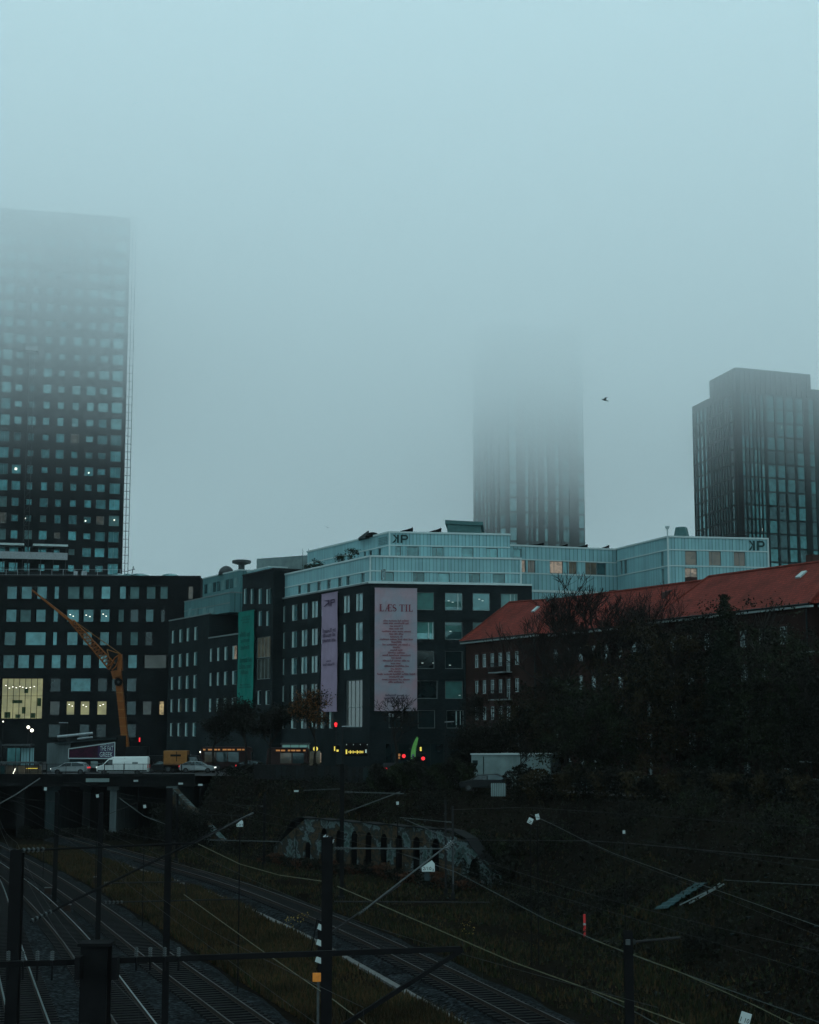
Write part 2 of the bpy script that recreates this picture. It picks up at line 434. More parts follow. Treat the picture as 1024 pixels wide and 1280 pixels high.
def ground_mat():
    """earth, rough grass and moss in patches"""
    m, nt, b = new_mat('earth')
    co = coords(nt)
    n = N(nt, 'ShaderNodeTexNoise'); n.inputs['Scale'].default_value = .12; n.inputs['Detail'].default_value = 9; n.inputs['Roughness'].default_value = .7; nt.links.new(co, n.inputs['Vector'])
    r = N(nt, 'ShaderNodeValToRGB'); cr = r.color_ramp
    cr.elements[0].position = .30; cr.elements[0].color = (.004, .0038, .0034, 1)
    cr.elements[1].position = .72; cr.elements[1].color = (.007, .008, .005, 1)
    e = cr.elements.new(.5); e.color = (.007, .006, .0045, 1)
    nt.links.new(n.outputs['Fac'], r.inputs[0]); nt.links.new(r.outputs[0], b.inputs['Base Color']); b.inputs['Roughness'].default_value = .95
    b.inputs['Specular IOR Level'].default_value = 0
    n2 = N(nt, 'ShaderNodeTexNoise'); n2.inputs['Scale'].default_value = 5; n2.inputs['Detail'].default_value = 6; nt.links.new(co, n2.inputs['Vector'])
    bp = N(nt, 'ShaderNodeBump'); bp.inputs['Strength'].default_value = .8; bp.inputs['Distance'].default_value = .2
    nt.links.new(n2.outputs['Fac'], bp.inputs['Height']); nt.links.new(bp.outputs[0], b.inputs['Normal'])
ground_mat()

def ballast_mat():
    m, nt, b = new_mat('ballast')
    co = coords(nt)
    v = N(nt, 'ShaderNodeTexVoronoi'); v.inputs['Scale'].default_value = 6.5; nt.links.new(co, v.inputs['Vector'])
    sp = N(nt, 'ShaderNodeSeparateColor'); nt.links.new(v.outputs['Color'], sp.inputs[0])
    n = N(nt, 'ShaderNodeTexNoise'); n.inputs['Scale'].default_value = .35; n.inputs['Detail'].default_value = 7; nt.links.new(co, n.inputs['Vector'])
    pw = N(nt, 'ShaderNodeMath', operation='POWER'); nt.links.new(sp.outputs[0], pw.inputs[0]); pw.inputs[1].default_value = 3
    a = N(nt, 'ShaderNodeMath', operation='MULTIPLY_ADD'); nt.links.new(pw.outputs[0], a.inputs[0]); a.inputs[1].default_value = 3.4; a.inputs[2].default_value = .22
    mr = N(nt, 'ShaderNodeMapRange'); nt.links.new(n.outputs['Fac'], mr.inputs[0]); mr.inputs[1].default_value = .3; mr.inputs[2].default_value = .7
    mr.inputs[3].default_value = .55; mr.inputs[4].default_value = 1.35
    mu = N(nt, 'ShaderNodeMath', operation='MULTIPLY'); nt.links.new(a.outputs[0], mu.inputs[0]); nt.links.new(mr.outputs[0], mu.inputs[1])
    vm = N(nt, 'ShaderNodeVectorMath', operation='SCALE'); vm.inputs[0].default_value = (.0065, .0085, .0097); nt.links.new(mu.outputs[0], vm.inputs['Scale'])
    nt.links.new(vm.outputs[0], b.inputs['Base Color']); b.inputs['Roughness'].default_value = .95; b.inputs['Specular IOR Level'].default_value = .02
    bp = N(nt, 'ShaderNodeBump'); bp.inputs['Strength'].default_value = 1; bp.inputs['Distance'].default_value = .1
    nt.links.new(v.outputs['Distance'], bp.inputs['Height']); nt.links.new(bp.outputs[0], b.inputs['Normal'])
ballast_mat()

def graffiti_mat():
    """old retaining wall: stained render with patches of spray paint"""
    m, nt, b = new_mat('graffiti_wall')
    co = coords(nt, 'Object', (1, 1, 1.3))
    n = N(nt, 'ShaderNodeTexNoise'); n.inputs['Scale'].default_value = .42; n.inputs['Detail'].default_value = 10; n.inputs['Roughness'].default_value = .62; n.inputs['Distortion'].default_value = .3; nt.links.new(co, n.inputs['Vector'])
    r = N(nt, 'ShaderNodeValToRGB'); cr = r.color_ramp; cr.interpolation = 'LINEAR'
    pts = [(.25, (.010, .010, .009)), (.38, (.014, .013, .010)), (.43, (.040, .028, .016)), (.47, (.018, .018, .015)), (.51, (.016, .019, .018)), (.54, (.065, .090, .095)), (.58, (.022, .045, .040)), (.62, (.024, .028, .027)), (.66, (.075, .095, .10)), (.75, (.012, .013, .013))]
    cr.elements[0].position = pts[0][0]; cr.elements[0].color = (*pts[0][1], 1); cr.elements[1].position = pts[-1][0]; cr.elements[1].color = (*pts[-1][1], 1)
    for p_, c_ in pts[1:-1]: e = cr.elements.new(p_); e.color = (*c_, 1)
    nt.links.new(n.outputs['Fac'], r.inputs[0]); nt.links.new(r.outputs[0], b.inputs['Base Color']); b.inputs['Roughness'].default_value = .9; b.inputs['Specular IOR Level'].default_value = .04
graffiti_mat()

def poster_mat():
    """pale printed banner: grey-mauve cloth with a rosy mottled glow of ink down the middle"""
    m, nt, b = new_mat('cloth_poster')
    co = coords(nt)
    n = N(nt, 'ShaderNodeTexNoise'); n.inputs['Scale'].default_value = .45; n.inputs['Detail'].default_value = 5; nt.links.new(co, n.inputs['Vector'])
    r = N(nt, 'ShaderNodeValToRGB'); cr = r.color_ramp
    cr.elements[0].position = .35; cr.elements[0].color = (.20, .215, .25, 1)
    cr.elements[1].position = .68; cr.elements[1].color = (.27, .185, .215, 1)
    nt.links.new(n.outputs['Fac'], r.inputs[0]); nt.links.new(r.outputs[0], b.inputs['Base Color']); b.inputs['Roughness'].default_value = .8; b.inputs['Specular IOR Level'].default_value = .08
poster_mat()
# ------------------------------------------------------------------ camera, sky, air
cam = bpy.data.cameras.new('camera'); co_ = bpy.data.objects.new('camera', cam); COL.objects.link(co_); S.camera = co_
cam.sensor_fit = 'VERTICAL'; cam.sensor_height = 24; cam.lens = 24 * F / 1280; cam.clip_start = .5; cam.clip_end = 6000
co_.location = (0, 0, H); co_.rotation_euler = (math.pi / 2 + TH, 0, 0)

SUN_EL, SUN_ROT = 35, 150
wd = bpy.data.worlds.new('World'); S.world = wd; wd.use_nodes = True
nt = wd.node_tree; bg = nt.nodes['Background']
sky = nt.nodes.new('ShaderNodeTexSky'); sky.sky_type = 'NISHITA'; sky.sun_disc = False
sky.sun_elevation = R(SUN_EL); sky.sun_rotation = R(SUN_ROT); sky.dust_density = 3
# overcast: the deck of cloud above the fog, three times as bright overhead as at the horizon
tc = nt.nodes.new('ShaderNodeTexCoord'); sp = nt.nodes.new('ShaderNodeSeparateXYZ'); nt.links.new(tc.outputs['Generated'], sp.inputs[0])
mr = nt.nodes.new('ShaderNodeMapRange'); nt.links.new(sp.outputs[2], mr.inputs[0]); mr.inputs[3].default_value = .66; mr.inputs[4].default_value = 1
vs = nt.nodes.new('ShaderNodeVectorMath'); vs.operation = 'SCALE'; vs.inputs[0].default_value = (12.7, 18.9, 20.6); nt.links.new(mr.outputs[0], vs.inputs['Scale'])
mx = nt.nodes.new('ShaderNodeMixRGB'); mx.inputs[0].default_value = .85; nt.links.new(sky.outputs[0], mx.inputs[1]); nt.links.new(vs.outputs[0], mx.inputs[2])
nt.links.new(mx.outputs[0], bg.inputs[0]); bg.inputs[1].default_value = .10

sun = bpy.data.lights.new('sun', 'SUN'); sun.energy = .5; sun.angle = R(40); sun.color = (1, .97, .92)
so = bpy.data.objects.new('sun', sun); COL.objects.link(so)
so.rotation_euler = (R(90 - SUN_EL), 0, R(180 - SUN_ROT))

S.view_settings.view_transform = 'Standard'; S.view_settings.look = 'None'; S.view_settings.exposure = 0; S.view_settings.gamma = 1
S.cycles.volume_bounces = 4; S.cycles.max_bounces = 8; S.cycles.transparent_max_bounces = 8; S.cycles.caustics_reflective = False

# the air: one closed box; thin near the ground, thickening into the low cloud that swallows the towers
m = bpy.data.materials.new('haze'); m.use_nodes = True; nt = m.node_tree; nt.nodes.clear()
out = nt.nodes.new('ShaderNodeOutputMaterial'); pv = nt.nodes.new('ShaderNodeVolumePrincipled'); nt.links.new(pv.outputs[0], out.inputs['Volume'])
pv.inputs['Color'].default_value = (.985, .997, 1, 1); pv.inputs['Anisotropy'].default_value = .35
geo = nt.nodes.new('ShaderNodeNewGeometry'); sp = nt.nodes.new('ShaderNodeSeparateXYZ'); mr = nt.nodes.new('ShaderNodeMapRange')
nt.links.new(geo.outputs['Position'], sp.inputs[0]); nt.links.new(sp.outputs[2], mr.inputs[0]); mr.interpolation_type = 'LINEAR'
mr.inputs[1].default_value = 36; mr.inputs[2].default_value = 136; mr.inputs[3].default_value = 0; mr.inputs[4].default_value = 1
fc = nt.nodes.new('ShaderNodeFloatCurve'); cv = fc.mapping.curves[0]       # height 36..136 m -> density / 0.04
for p_, q_ in ((.14, .004), (.24, .055), (.34, .16), (.45, .30), (.57, .385), (.67, .56)): cv.points.new(p_, q_)
cv.points[0].location = (0, .001); cv.points[-1].location = (1, .63)
for p_ in cv.points: p_.handle_type = 'VECTOR'
fc.mapping.update(); nt.links.new(mr.outputs[0], fc.inputs['Value'])
dm = nt.nodes.new('ShaderNodeMath'); dm.operation = 'MULTIPLY'; dm.inputs[1].default_value = .04; nt.links.new(fc.outputs[0], dm.inputs[0])
nt.links.new(dm.outputs[0], pv.inputs['Density'])
m.cycles.volume_step_rate = .3
MATS['haze'] = m
tag(MB().box((-500, -60, -8.4), (500, 1500, 136)).build('haze', 'haze'), kind='stuff')

# ------------------------------------------------------------------ tracks as lines in the cutting
def poly_at(pts, Y):
    for (xa, ya), (xb, yb) in zip(pts[:-1], pts[1:]):
        if Y <= yb or (xb, yb) == pts[-1]: t = (Y - ya) / (yb - ya); break
    return xa + (xb - xa) * t
def smooth_line(pts, y0, y1, st=3.0):
    out = []; y = y0
    while y <= y1:
        w = 0; x = 0
        for k in range(-6, 7): q = y + k * 3; g = math.exp(-(k / 4) ** 2); x += g * poly_at(pts, q); w += g
        out.append((x / w, y)); y += st
    return out
TRACKS = [
 ('A', [(14, 30), (11, 45), (5.4, 66), (-3.7, 98), (-13.4, 126), (-23, 147), (-30, 163), (-40, 186), (-52, 215)], 'railway track curving past the arched wall, alone between the two strips of grass'),
 ('B', [(6, 30), (.8, 45), (-6.3, 66), (-11.3, 80), (-20.3, 107), (-30, 134), (-40, 160), (-52, 190), (-60, 212)], 'railway track on the right edge of the wide ballast bed, beside the brown grass'),
 ('C', [(0, 30), (-4.6, 45), (-11, 66), (-18, 90), (-27.2, 118), (-36, 142), (-50, 178), (-62, 212)], 'railway track passing just right of the capped near mast'),
 ('D', [(-4.5, 30), (-9, 45), (-15.2, 66), (-23.8, 96), (-30.4, 120), (-38, 145), (-50, 175), (-66, 212)], 'railway track with brightly polished rails left of the capped near mast'),
 ('E', [(-9, 30), (-13.6, 45), (-19.8, 66), (-28.5, 96), (-35.4, 120), (-43, 145), (-55, 172), (-72, 212)], 'leftmost railway track, nearly hidden at the edge of the view')]
TOE = [(26, 30), (21, 50), (16, 66), (10.5, 92), (6.5, 120), (-2, 132), (-13, 150), (-26, 184), (-27, 200), (-30, 230)]

def bump(x, y, s=1.0):
    return (math.sin(x * .31 * s + 1.3) * math.cos(y * .23 * s) + math.sin(x * .83 * s + y * .61 * s) * .5 + math.cos(y * 1.3 * s - x * .4) * .3)
def sstep(t): t = max(0, min(1, t)); return t * t * (3 - 2 * t)
def ground_z(x, y):
    if y > 215: return 0.0
    toe = poly_at(TOE, max(y, 31)); d = x - toe
    w = 13 if y < 140 else (13 - (y - 140) * .2 if y < 182 else 4.6)
    z = -7 + 7 * sstep(d / w)
    if y > 203: z = max(z, -7 + 7 * sstep((y - 203) / 8))
    if -7 < z < -.1 and 0 < d < w: z += bump(x, y) * .22 * math.sin(math.pi * d / w)
    if x < -75: z = max(z, -7 + 7 * sstep((-75 - x) / 12))
    return z
def axis(lo, hi, fine0, fine1, st, big):
    v = [lo]; x = lo
    while x < hi:
        x += st if fine0 <= x < fine1 else big
        if x - (st if fine0 <= x else big) < fine0 < x: x = fine0
        v.append(min(x, hi))
    return v
gx = axis(-480, 480, -94, 56, 1.5, 30); gy = axis(-55, 1480, 24, 222, 1.5, 45)
vsl = [(x, y, ground_z(x, y)) for y in gy for x in gx]; nx = len(gx)
fsl = [(j * nx + i, j * nx + i + 1, (j + 1) * nx + i + 1, (j + 1) * nx + i) for j in range(len(gy) - 1) for i in range(nx - 1)]
tag(MB().add(vsl, fsl).build('ground', 'earth', smooth=True), kind='structure')

def strip(name, line_l, line_r, z, mat, edge=.5, kind='structure'):
    """a raised bed with shoulders"""
    mb = MB(); vs_ = []
    for (a, ya), (b, yb) in zip(line_l, line_r):
        vs_ += [(a - edge, ya, -6.98), (a, ya, z), ((a + b) / 2, (ya + yb) / 2, z + .01), (b, yb, z), (b + edge, yb, -6.98)]
    n = len(line_l)
    mb.add(vs_, [(j * 5 + i, j * 5 + i + 1, (j + 1) * 5 + i + 1, (j + 1) * 5 + i) for j in range(n - 1) for i in range(4)])
    return tag(mb.build(name, mat, smooth=True), kind=kind)
LN = {k: smooth_line(p, 33, 208) for k, p, _ in TRACKS}
strip('ballast', [(x - 14 if y > 60 else x - 10, y) for x, y in LN['E']], [(x + 2.1 + .25 * math.sin(y * .7), y) for x, y in LN['B']], -6.72, 'ballast')
strip('ballast', [(x - 1.8 - .2 * math.sin(y * .5), y) for x, y in LN['A']], [(x + 1.9 + .2 * math.sin(y * .6), y) for x, y in LN['A']], -6.72, 'ballast', .7)

for k, pts, lab in TRACKS:
    ln = LN[k]; t = thing('railway_track', lab, 'railway track', (ln[0][0], ln[0][1], -6.7), group='railway tracks in the cutting')
    for sgn in (-1, 1):
        mb = MB()
        pl = []
        for i, (x, y) in enumerate(ln):
            a = ln[max(0, i - 1)]; b = ln[min(len(ln) - 1, i + 1)]; d = Vector((b[0] - a[0], b[1] - a[1])).normalized(); nrm = Vector((d.y, -d.x))
            pl.append((x + nrm.x * .7525 * sgn, y + nrm.y * .7525 * sgn, nrm))
        vv = []
        for (x, y, nrm) in pl:
            for (o_, z_) in ((-.07, -6.6), (-.035, -6.58), (-.037, -6.44), (.037, -6.44), (.035, -6.58), (.07, -6.6)): vv.append((x + nrm.x * o_, y + nrm.y * o_, z_))
        for j in range(len(pl) - 1):
            for i in range(5):
                pass
        mb.v = vv
        for j in range(len(pl) - 1):
            for i in range(5): mb.f.append((j * 6 + i, j * 6 + i + 1, (j + 1) * 6 + i + 1, (j + 1) * 6 + i)); mb.mi.append(1 if i == 2 else 0)
        mb.build('rail', ['rust', 'rail_steel' if (k == 'D' or (k == 'C' and sgn > 0)) else 'rail_dull'], t)
    mb = MB(); yy = ln[0][1]; i = 0
    while yy < 150:
        x = poly_at(ln, yy); x2 = poly_at(ln, yy + .5); d = Vector((x2 - x, .5)).normalized(); nrm = Vector((d.y, -d.x, 0)); dd = Vector((d.x, d.y, 0))
        mb.obox((x, yy, -6.68), nrm * 1.28, dd * .12, (0, 0, .075)); yy += .62 * d.y
    mb.build('sleepers', 'wood_sleeper', t, kind='stuff')

# street-level surfaces
def sheet(name, pts, z, mat): return tag(MB().add([(p[0], p[1], z) for p in pts], [tuple(range(len(pts)))]).build(name, mat), kind='structure')
sheet('road', [(-26, 186), (-6, 186), (60, 150), (60, 168), (16, 200), (-5, 201.3), (-20, 229), (-43, 272), (-90, 278), (-90, 216), (-26, 216)], .012, 'asphalt')
sheet('parking_area', [(16, 128), (50, 110), (50, 150), (14, 176), (4, 180), (0, 165)], .008, 'asphalt')
sheet('pavement', [(-90, 216.5), (-90, 222), (-30, 222), (-26, 216.5)], .02, 'paving')

# ------------------------------------------------------------------ the road bridge
bz = thing('road_bridge', 'dark road bridge carrying the white van across the railway cutting', 'bridge', (-45, 185, 0))
MB().box((-92, 185, -1.15), (-24.5, 202.5, 0)).build('deck', 'concrete_dark', bz)
mb = MB(); mb.box((-92, 184.7, -.05), (-24.5, 184.998, .28)); mb.build('kerb', 'concrete_dark', bz)
mb = MB(); mb.box((-92, 185.4, .002), (-24.5, 202.2, .03)); mb.build('road_surface', 'asphalt', bz)
def railing(name, par, pts, h, mat, step=.14, post=2.2, r=.018):
    mb = MB()
    for a, b in zip(pts[:-1], pts[1:]):
        a, b = Vector(a), Vector(b); L = (b - a).length; d = (b - a) / L
        mb.beam(a + Vector((0, 0, h)), b + Vector((0, 0, h)), .06, .05); mb.beam(a + Vector((0, 0, .12)), b + Vector((0, 0, .12)), .04, .04)
        k = 0
        while k < L: mb.tube(a + d * k + Vector((0, 0, .12)), a + d * k + Vector((0, 0, h)), r, r, 4); k += step
        k = 0
        while k < L: mb.beam(a + d * k, a + d * k + Vector((0, 0, h + .04)), .07, .07); k += post
    return mb.build(name, mat, par)
railing('railing', bz, [(-92, 184.85, .28), (-24.5, 184.85, .28)], 1.1, 'steel_dark')
for px, w, mt in ((66, 1.5, 'concrete'), (143, .75, 'concrete_pale'), (110, .9, 'concrete_dark'), (28, .9, 'concrete_dark')):
    q = P(px, 1010, 187); mb = MB(); mb.box((q.x - w / 2, 186.2, -7), (q.x + w / 2, 201, -1.6)); mb.box((q.x - w / 2 - .3, 185.9, -1.6), (q.x + w / 2 + .3, 201.2, -1.153))
    mb.build('pier', mt, bz)
mb = MB(); mb.prism([(-27.6, 184.2), (-26.4, 184.2), (-24.3, 202), (-27.6, 202)], -7, -1.153); mb.build('abutment', 'concrete_pale', bz)
mb = MB(); mb.add([(-27.2, 184.1, -7), (-26.9, 184.1, -1.4), (-19.2, 168, -6.2), (-19.0, 168, -7), (-26.6, 184.3, -7), (-26.3, 184.3, -1.4), (-18.6, 168.2, -6.2), (-18.4, 168.2, -7)],
    [(0, 3, 2, 1), (4, 5, 6, 7), (1, 2, 6, 5), (2, 3, 7, 6), (0, 1, 5, 4), (0, 4, 7, 3)]); mb.build('wing_wall', 'graffiti_wall', bz)
mb = MB(); mb.box((-92, 203.2, -7), (-27.4, 203.9, -.02)); mb.build('rear_wall', 'concrete_dark', bz)  # added dark sheet, stands for the darkness the tracks run on into
for px, py in ((50, 967), (122, 975), (170, 976), (224, 979)):
    pass

# ------------------------------------------------------------------ the arched graffiti wall
A0, A1 = (-12.6, 151.0), (6.9, 122.5)
fw_ = Fac(A0, A1)
aw = thing('arched_retaining_wall', 'low retaining wall of narrow blind arches covered in graffiti beside the track', 'retaining wall', (A0[0], A0[1], -7))
def arch_wall(fac, s0, s1, ztop, arches, thick=.9):
    """front sheet with arched niches; each arch (s, half width, springing z, depth)"""
    mb = MB(); N_ = 8
    arches = sorted(arches); cur = s0
    zt = lambda s: ztop(s)
    for (sc, hw, zs_, dp) in arches:
        mb.quad(fac.p(cur, -7.2), fac.p(sc - hw, -7.2), fac.p(sc - hw, zt(sc - hw)), fac.p(cur, zt(cur)))
        arc = [(sc - hw * math.cos(math.pi * i / N_), zs_ + hw * math.sin(math.pi * i / N_) * 1.2) for i in range(N_ + 1)]
        for (a, za), (b, zb) in zip(arc[:-1], arc[1:]):
            mb.quad(fac.p(a, za), fac.p(b, zb), fac.p(b, zt(b)), fac.p(a, zt(a)))
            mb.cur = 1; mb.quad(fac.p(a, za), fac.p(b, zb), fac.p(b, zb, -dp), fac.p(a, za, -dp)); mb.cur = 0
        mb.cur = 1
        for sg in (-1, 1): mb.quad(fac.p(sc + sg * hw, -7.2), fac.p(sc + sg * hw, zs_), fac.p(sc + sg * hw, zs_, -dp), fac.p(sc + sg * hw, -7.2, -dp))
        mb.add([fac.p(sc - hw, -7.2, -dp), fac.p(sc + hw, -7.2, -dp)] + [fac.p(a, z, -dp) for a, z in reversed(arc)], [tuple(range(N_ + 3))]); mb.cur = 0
        cur = sc + hw
    mb.quad(fac.p(cur, -7.2), fac.p(s1, -7.2), fac.p(s1, zt(s1)), fac.p(cur, zt(cur)))
    return mb
def ztop_(s):
    L = fw_.L
    if s < 4.5: return -5.6 + 2.9 * sstep(s / 4.5)
    if s > L - 6: return -2.75 - 2.9 * sstep((s - L + 6) / 6) + .08 * math.sin(s * 4)
    return -2.7 + .05 * math.sin(s * 1.7)
arch = []
for px in (385, 405, 424, 443, 461, 480, 499, 521, 545, 594): arch.append((fw_.hit(px, 1080)[0], .47 if px != 594 else .66, {385: -5.3, 594: -5.4}.get(px, -3.95), 1.1))
mbw = MB(); segs = arch_wall(fw_, 0, fw_.L, ztop_, arch); segs.build('arcade', ['graffiti_wall', 'steel_black'], aw)  # niche insides take a near-black colour; the recess shade is put into it
mb = MB()
n_ = 40
for i in range(n_):
    a, b = fw_.L * i / n_, fw_.L * (i + 1) / n_
    vs_ = [fw_.p(s, z, o) for (s, o) in ((a, .12), (b, .12), (b, -1), (a, -1)) for z in (ztop_(s) + .003, ztop_(s) + .09)]
    mb.add(vs_, [(0, 2, 3, 1), (1, 3, 5, 7), (2, 4, 5, 3), (4, 6, 7, 5), (6, 0, 1, 7)])
mb.build('coping', 'concrete_dark', aw)
mb = MB()
for (sc, hw, zs_, dp) in arch:
    for sg in (-1, 1):
        fw_.box(mb, sc + sg * (hw + .16) - .09, sc + sg * (hw + .16) + .09, -7.1, zs_ + .1, .002, .09)
mb.build('pilasters', 'graffiti_wall', aw)
# ------------------------------------------------------------------ left tower: punched windows in dark brick
pa = P(-75, 255, 0.001 + 335); 
a = P(0, 261, 338); b = P(163.5, 275, 345); d = (b - a); d.z = 0; d.normalize(); ztw = (a.z + b.z) / 2
la = Vector((b.x, b.y)) - Vector((d.x, d.y)) * 88
fT = Fac((la.x, la.y), (b.x, b.y))
tw = thing('tall_tower', 'tall dark brick tower with square windows fading into the cloud at the left edge', 'tower', (la.x, la.y, 0))
rnd = random.Random(3)
cols = [(-30, -20, 0), (-12, -4, 0), (0, 11, 1), (17, 25.5, 0), (35, 42, 0), (53, 60.5, 0), (71, 78.5, 0), (89.5, 97, 0), (107.5, 116, 0), (123, 132.5, 0), (138.5, 151.5, 1)]
rects = []
y0 = 507.0
for k in range(-12, 11):
    for ci, (x0, x1, big) in enumerate(cols):
        ym = y0 + 20.3 * k + (-.044 * (80 - (x0 + x1) / 2)) * (915 - (y0 + 20.3 * k)) / 408
        if ym < 285: continue
        hh = 6.6 if big else rnd.choice((3.7, 4, 4.2, 4.6, 5.2))
        if not big and rnd.random() < .28: hh = 5.6; x0 -= 1; x1 += 1.6
        if ci == 2: hh = 6.8
        # straighten the lean of the uprights: pixel x is read at mid height
        lean = 1 + (ym - 560) * .000025
        r = fT.rect(x0, 560 - hh, x1, 560 + hh); z = fT.hit((x0 + x1) / 2, ym)[1]; h_ = (r[3] - r[2]) / 2
        rects.append((r[0], r[1], z - h_, z + h_, big))
mb = MB(); wall(mb, fT, 0, fT.L, 0, ztw, rects, .35)
A, B = fT.a, fT.b; dn = -fT.n
mb.quad((B.x, B.y, 0), (B.x + dn.x * 24, B.y + dn.y * 24, 0), (B.x + dn.x * 24, B.y + dn.y * 24, ztw), (B.x, B.y, ztw))
mb.quad((A.x, A.y, 0), (A.x + dn.x * 24, A.y + dn.y * 24, 0), (A.x + dn.x * 24, A.y + dn.y * 24, ztw), (A.x, A.y, ztw))
mb.quad((A.x + dn.x * 24, A.y + dn.y * 24, 0), (B.x + dn.x * 24, B.y + dn.y * 24, 0), (B.x + dn.x * 24, B.y + dn.y * 24, ztw), (A.x + dn.x * 24, A.y + dn.y * 24, ztw))
mb.quad(fT.p(0, ztw - .4), fT.p(fT.L, ztw - .4), fT.p(fT.L, ztw - .4, -24), fT.p(0, ztw - .4, -24))
mb.build('wall', 'brick_tower', tw)
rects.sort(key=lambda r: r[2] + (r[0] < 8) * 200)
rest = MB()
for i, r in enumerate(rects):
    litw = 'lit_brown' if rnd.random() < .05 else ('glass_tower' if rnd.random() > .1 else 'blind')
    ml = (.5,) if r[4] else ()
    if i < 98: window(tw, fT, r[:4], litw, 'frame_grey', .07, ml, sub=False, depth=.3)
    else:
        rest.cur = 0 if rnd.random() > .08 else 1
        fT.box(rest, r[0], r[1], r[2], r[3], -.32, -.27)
rest.build('windows', ['glass_pale', 'glass_tower'], tw, kind='stuff')  # upper panes: reflection of bright fog put into a paler glass colour
mb = MB()
for (px, py) in ((20, 586), (111, 591), (143, 650), (107, 651), (95.5, 327), (31.5, 648)):
    s, z = fT.hit(px, py); c = fT.p(s, z, -.05); mb.obox(c, (.12, 0, 0), (0, .05, 0), (0, 0, .12))
mb.build('room_light', 'lamp_white', tw)
mb = MB()
for (px, py) in ((20, 586),): s, z = fT.hit(px, py); mb.obox(fT.p(s, z, -.02), (.22, 0, 0), (0, .05, 0), (0, 0, .22))
mb.build('bright_room_light', 'lamp_white', tw)
# edge ladder rail on the right-hand corner
mb = MB()
for o_ in (.55, 1.25): mb.tube(fT.p(fT.L + o_, 20), fT.p(fT.L + o_, ztw + .6), .07, .07, 4)
z = 22
while z < ztw: mb.tube(fT.p(fT.L, z), fT.p(fT.L + 1.25, z), .05, .05, 4); z += 1.75
mb.build('corner_rail', 'steel_dark', tw)
mb = MB(); f0 = fT
f0.box(mb, 0, fT.L, ztw, ztw + .35, -.3, .12); mb.build('coping', 'steel_dark', tw)

# mast climber on the tower front
s, z0 = fT.hit(37, 700); s, z1 = fT.hit(40, 438)
mc = thing('mast_climber', 'slender lattice mast climber standing up the front of the tall tower', 'hoist', tuple(fT.p(s, 0, 2)))
mb = MB()
for ds in (-.55, .55):
    for o_ in (1.2, 2.2): mb.tube(fT.p(s + ds, 0, o_), fT.p(s + ds, z1, o_), .06, .06, 4)
z = 20.0; k = 0
while z < z1 - 1.6:
    sg = 1 if k % 2 else -1
    mb.tube(fT.p(s - .55 * sg, z, 2.2), fT.p(s + .55 * sg, z + 1.5, 2.2), .04, .04, 4); mb.tube(fT.p(s - .55, z, 2.2), fT.p(s + .55, z, 2.2), .04, .04, 4); z += 1.5; k += 1
mb.build('lattice_mast', 'steel_grey', mc)
mb = MB(); fT.box(mb, s - 1.4, s + 1.2, z1 - .6, z1 + .3, 1, 2.6); mb.build('head_frame', 'steel_light', mc)
# scaffolding with two pale roofs at the foot
sc = thing('scaffolding', 'scaffold with white sheeted decks wrapped round the foot of the tall tower', 'scaffolding', tuple(fT.p(30, 0, 3)))
sA = 0.5; sB = fT.hit(84, 690)[0]; mb = MB()
zr0 = fT.hit(40, 683)[1]; zr1 = fT.hit(40, 695)[1]; zr2 = fT.hit(40, 718)[1]
MBr = MB(); sm = fT.hit(30, 683)[0]; fT.box(MBr, sA, sm, zr0 - .25, zr0 + .2, .5, 3.6); sm2 = fT.hit(41, 683)[0]; fT.box(MBr, sm2, sB, zr0 - .25, zr0 + .2, .5, 3.6); MBr.build('deck_roof', 'trim_white', sc)
MBr = MB(); fT.box(MBr, sA, sB, zr1 - 1.0, zr1 + .5, 3.0, 3.2); MBr.build('sheeting', 'tarp' if False else 'steel_light', sc)
s_ = sA
while s_ <= sB:
    for o_ in (1.6, 3.1): mb.tube(fT.p(s_, 10, o_), fT.p(s_, zr0 + .2, o_), .05, .05, 4)
    s_ += 2.6
for zz in (zr1 - 1, zr2, zr2 + 1.0): mb.tube(fT.p(sA, zz, 3.1), fT.p(sB, zz, 3.1), .05, .05, 4)
mb.build('scaffold_tubes', 'steel_grey', sc)

# ------------------------------------------------------------------ fin-fronted towers
def fin_tower(par, fac, bays, z0, z1, zs, rnd_, fin='frame_dark', gl='glass_curtain', pale=None, band=.2):
    """bays: [(s0, s1, kind)] glass bays between dark fins; floors at heights zs"""
    back = MB(); fac.box(back, 0, fac.L, z0, z1, -1.2, -.6); back.build('core_wall', 'steel_dark', par)
    panes = [MB(), MB(), MB()]
    for (s0, s1, kd) in bays:
        for za, zb in zip(zs[:-1], zs[1:]):
            k = 0 if rnd_.random() < .6 else 1
            if kd == 2: k = 2 if rnd_.random() < .8 else 0
            if rnd_.random() < .06: k = (k + 1) % 3
            fac.box(panes[k], s0, s1, za + .18, zb - .14, -.16, -.10)
    fins = MB(); c = 0
    for (s0, s1, kd) in sorted(bays):
        fac.box(fins, c, s0, z0, z1, -.6, .03); c = s1
    fac.box(fins, c, fac.L, z0, z1, -.6, .03); fins.build('fins', fin, par)
    sl = MB()
    for z in zs: fac.box(sl, 0, fac.L, z - band, z + band, -.6, -.02)
    sl.build('floor_bands', fin, par)
    for p_, m_, nm in zip(panes, (gl, 'glass_curtain_dark', 'glass_pale'), ('glazing', 'dark_glazing', 'pale_glazing')):
        if p_.v: p_.build(nm, m_, par, kind='stuff')

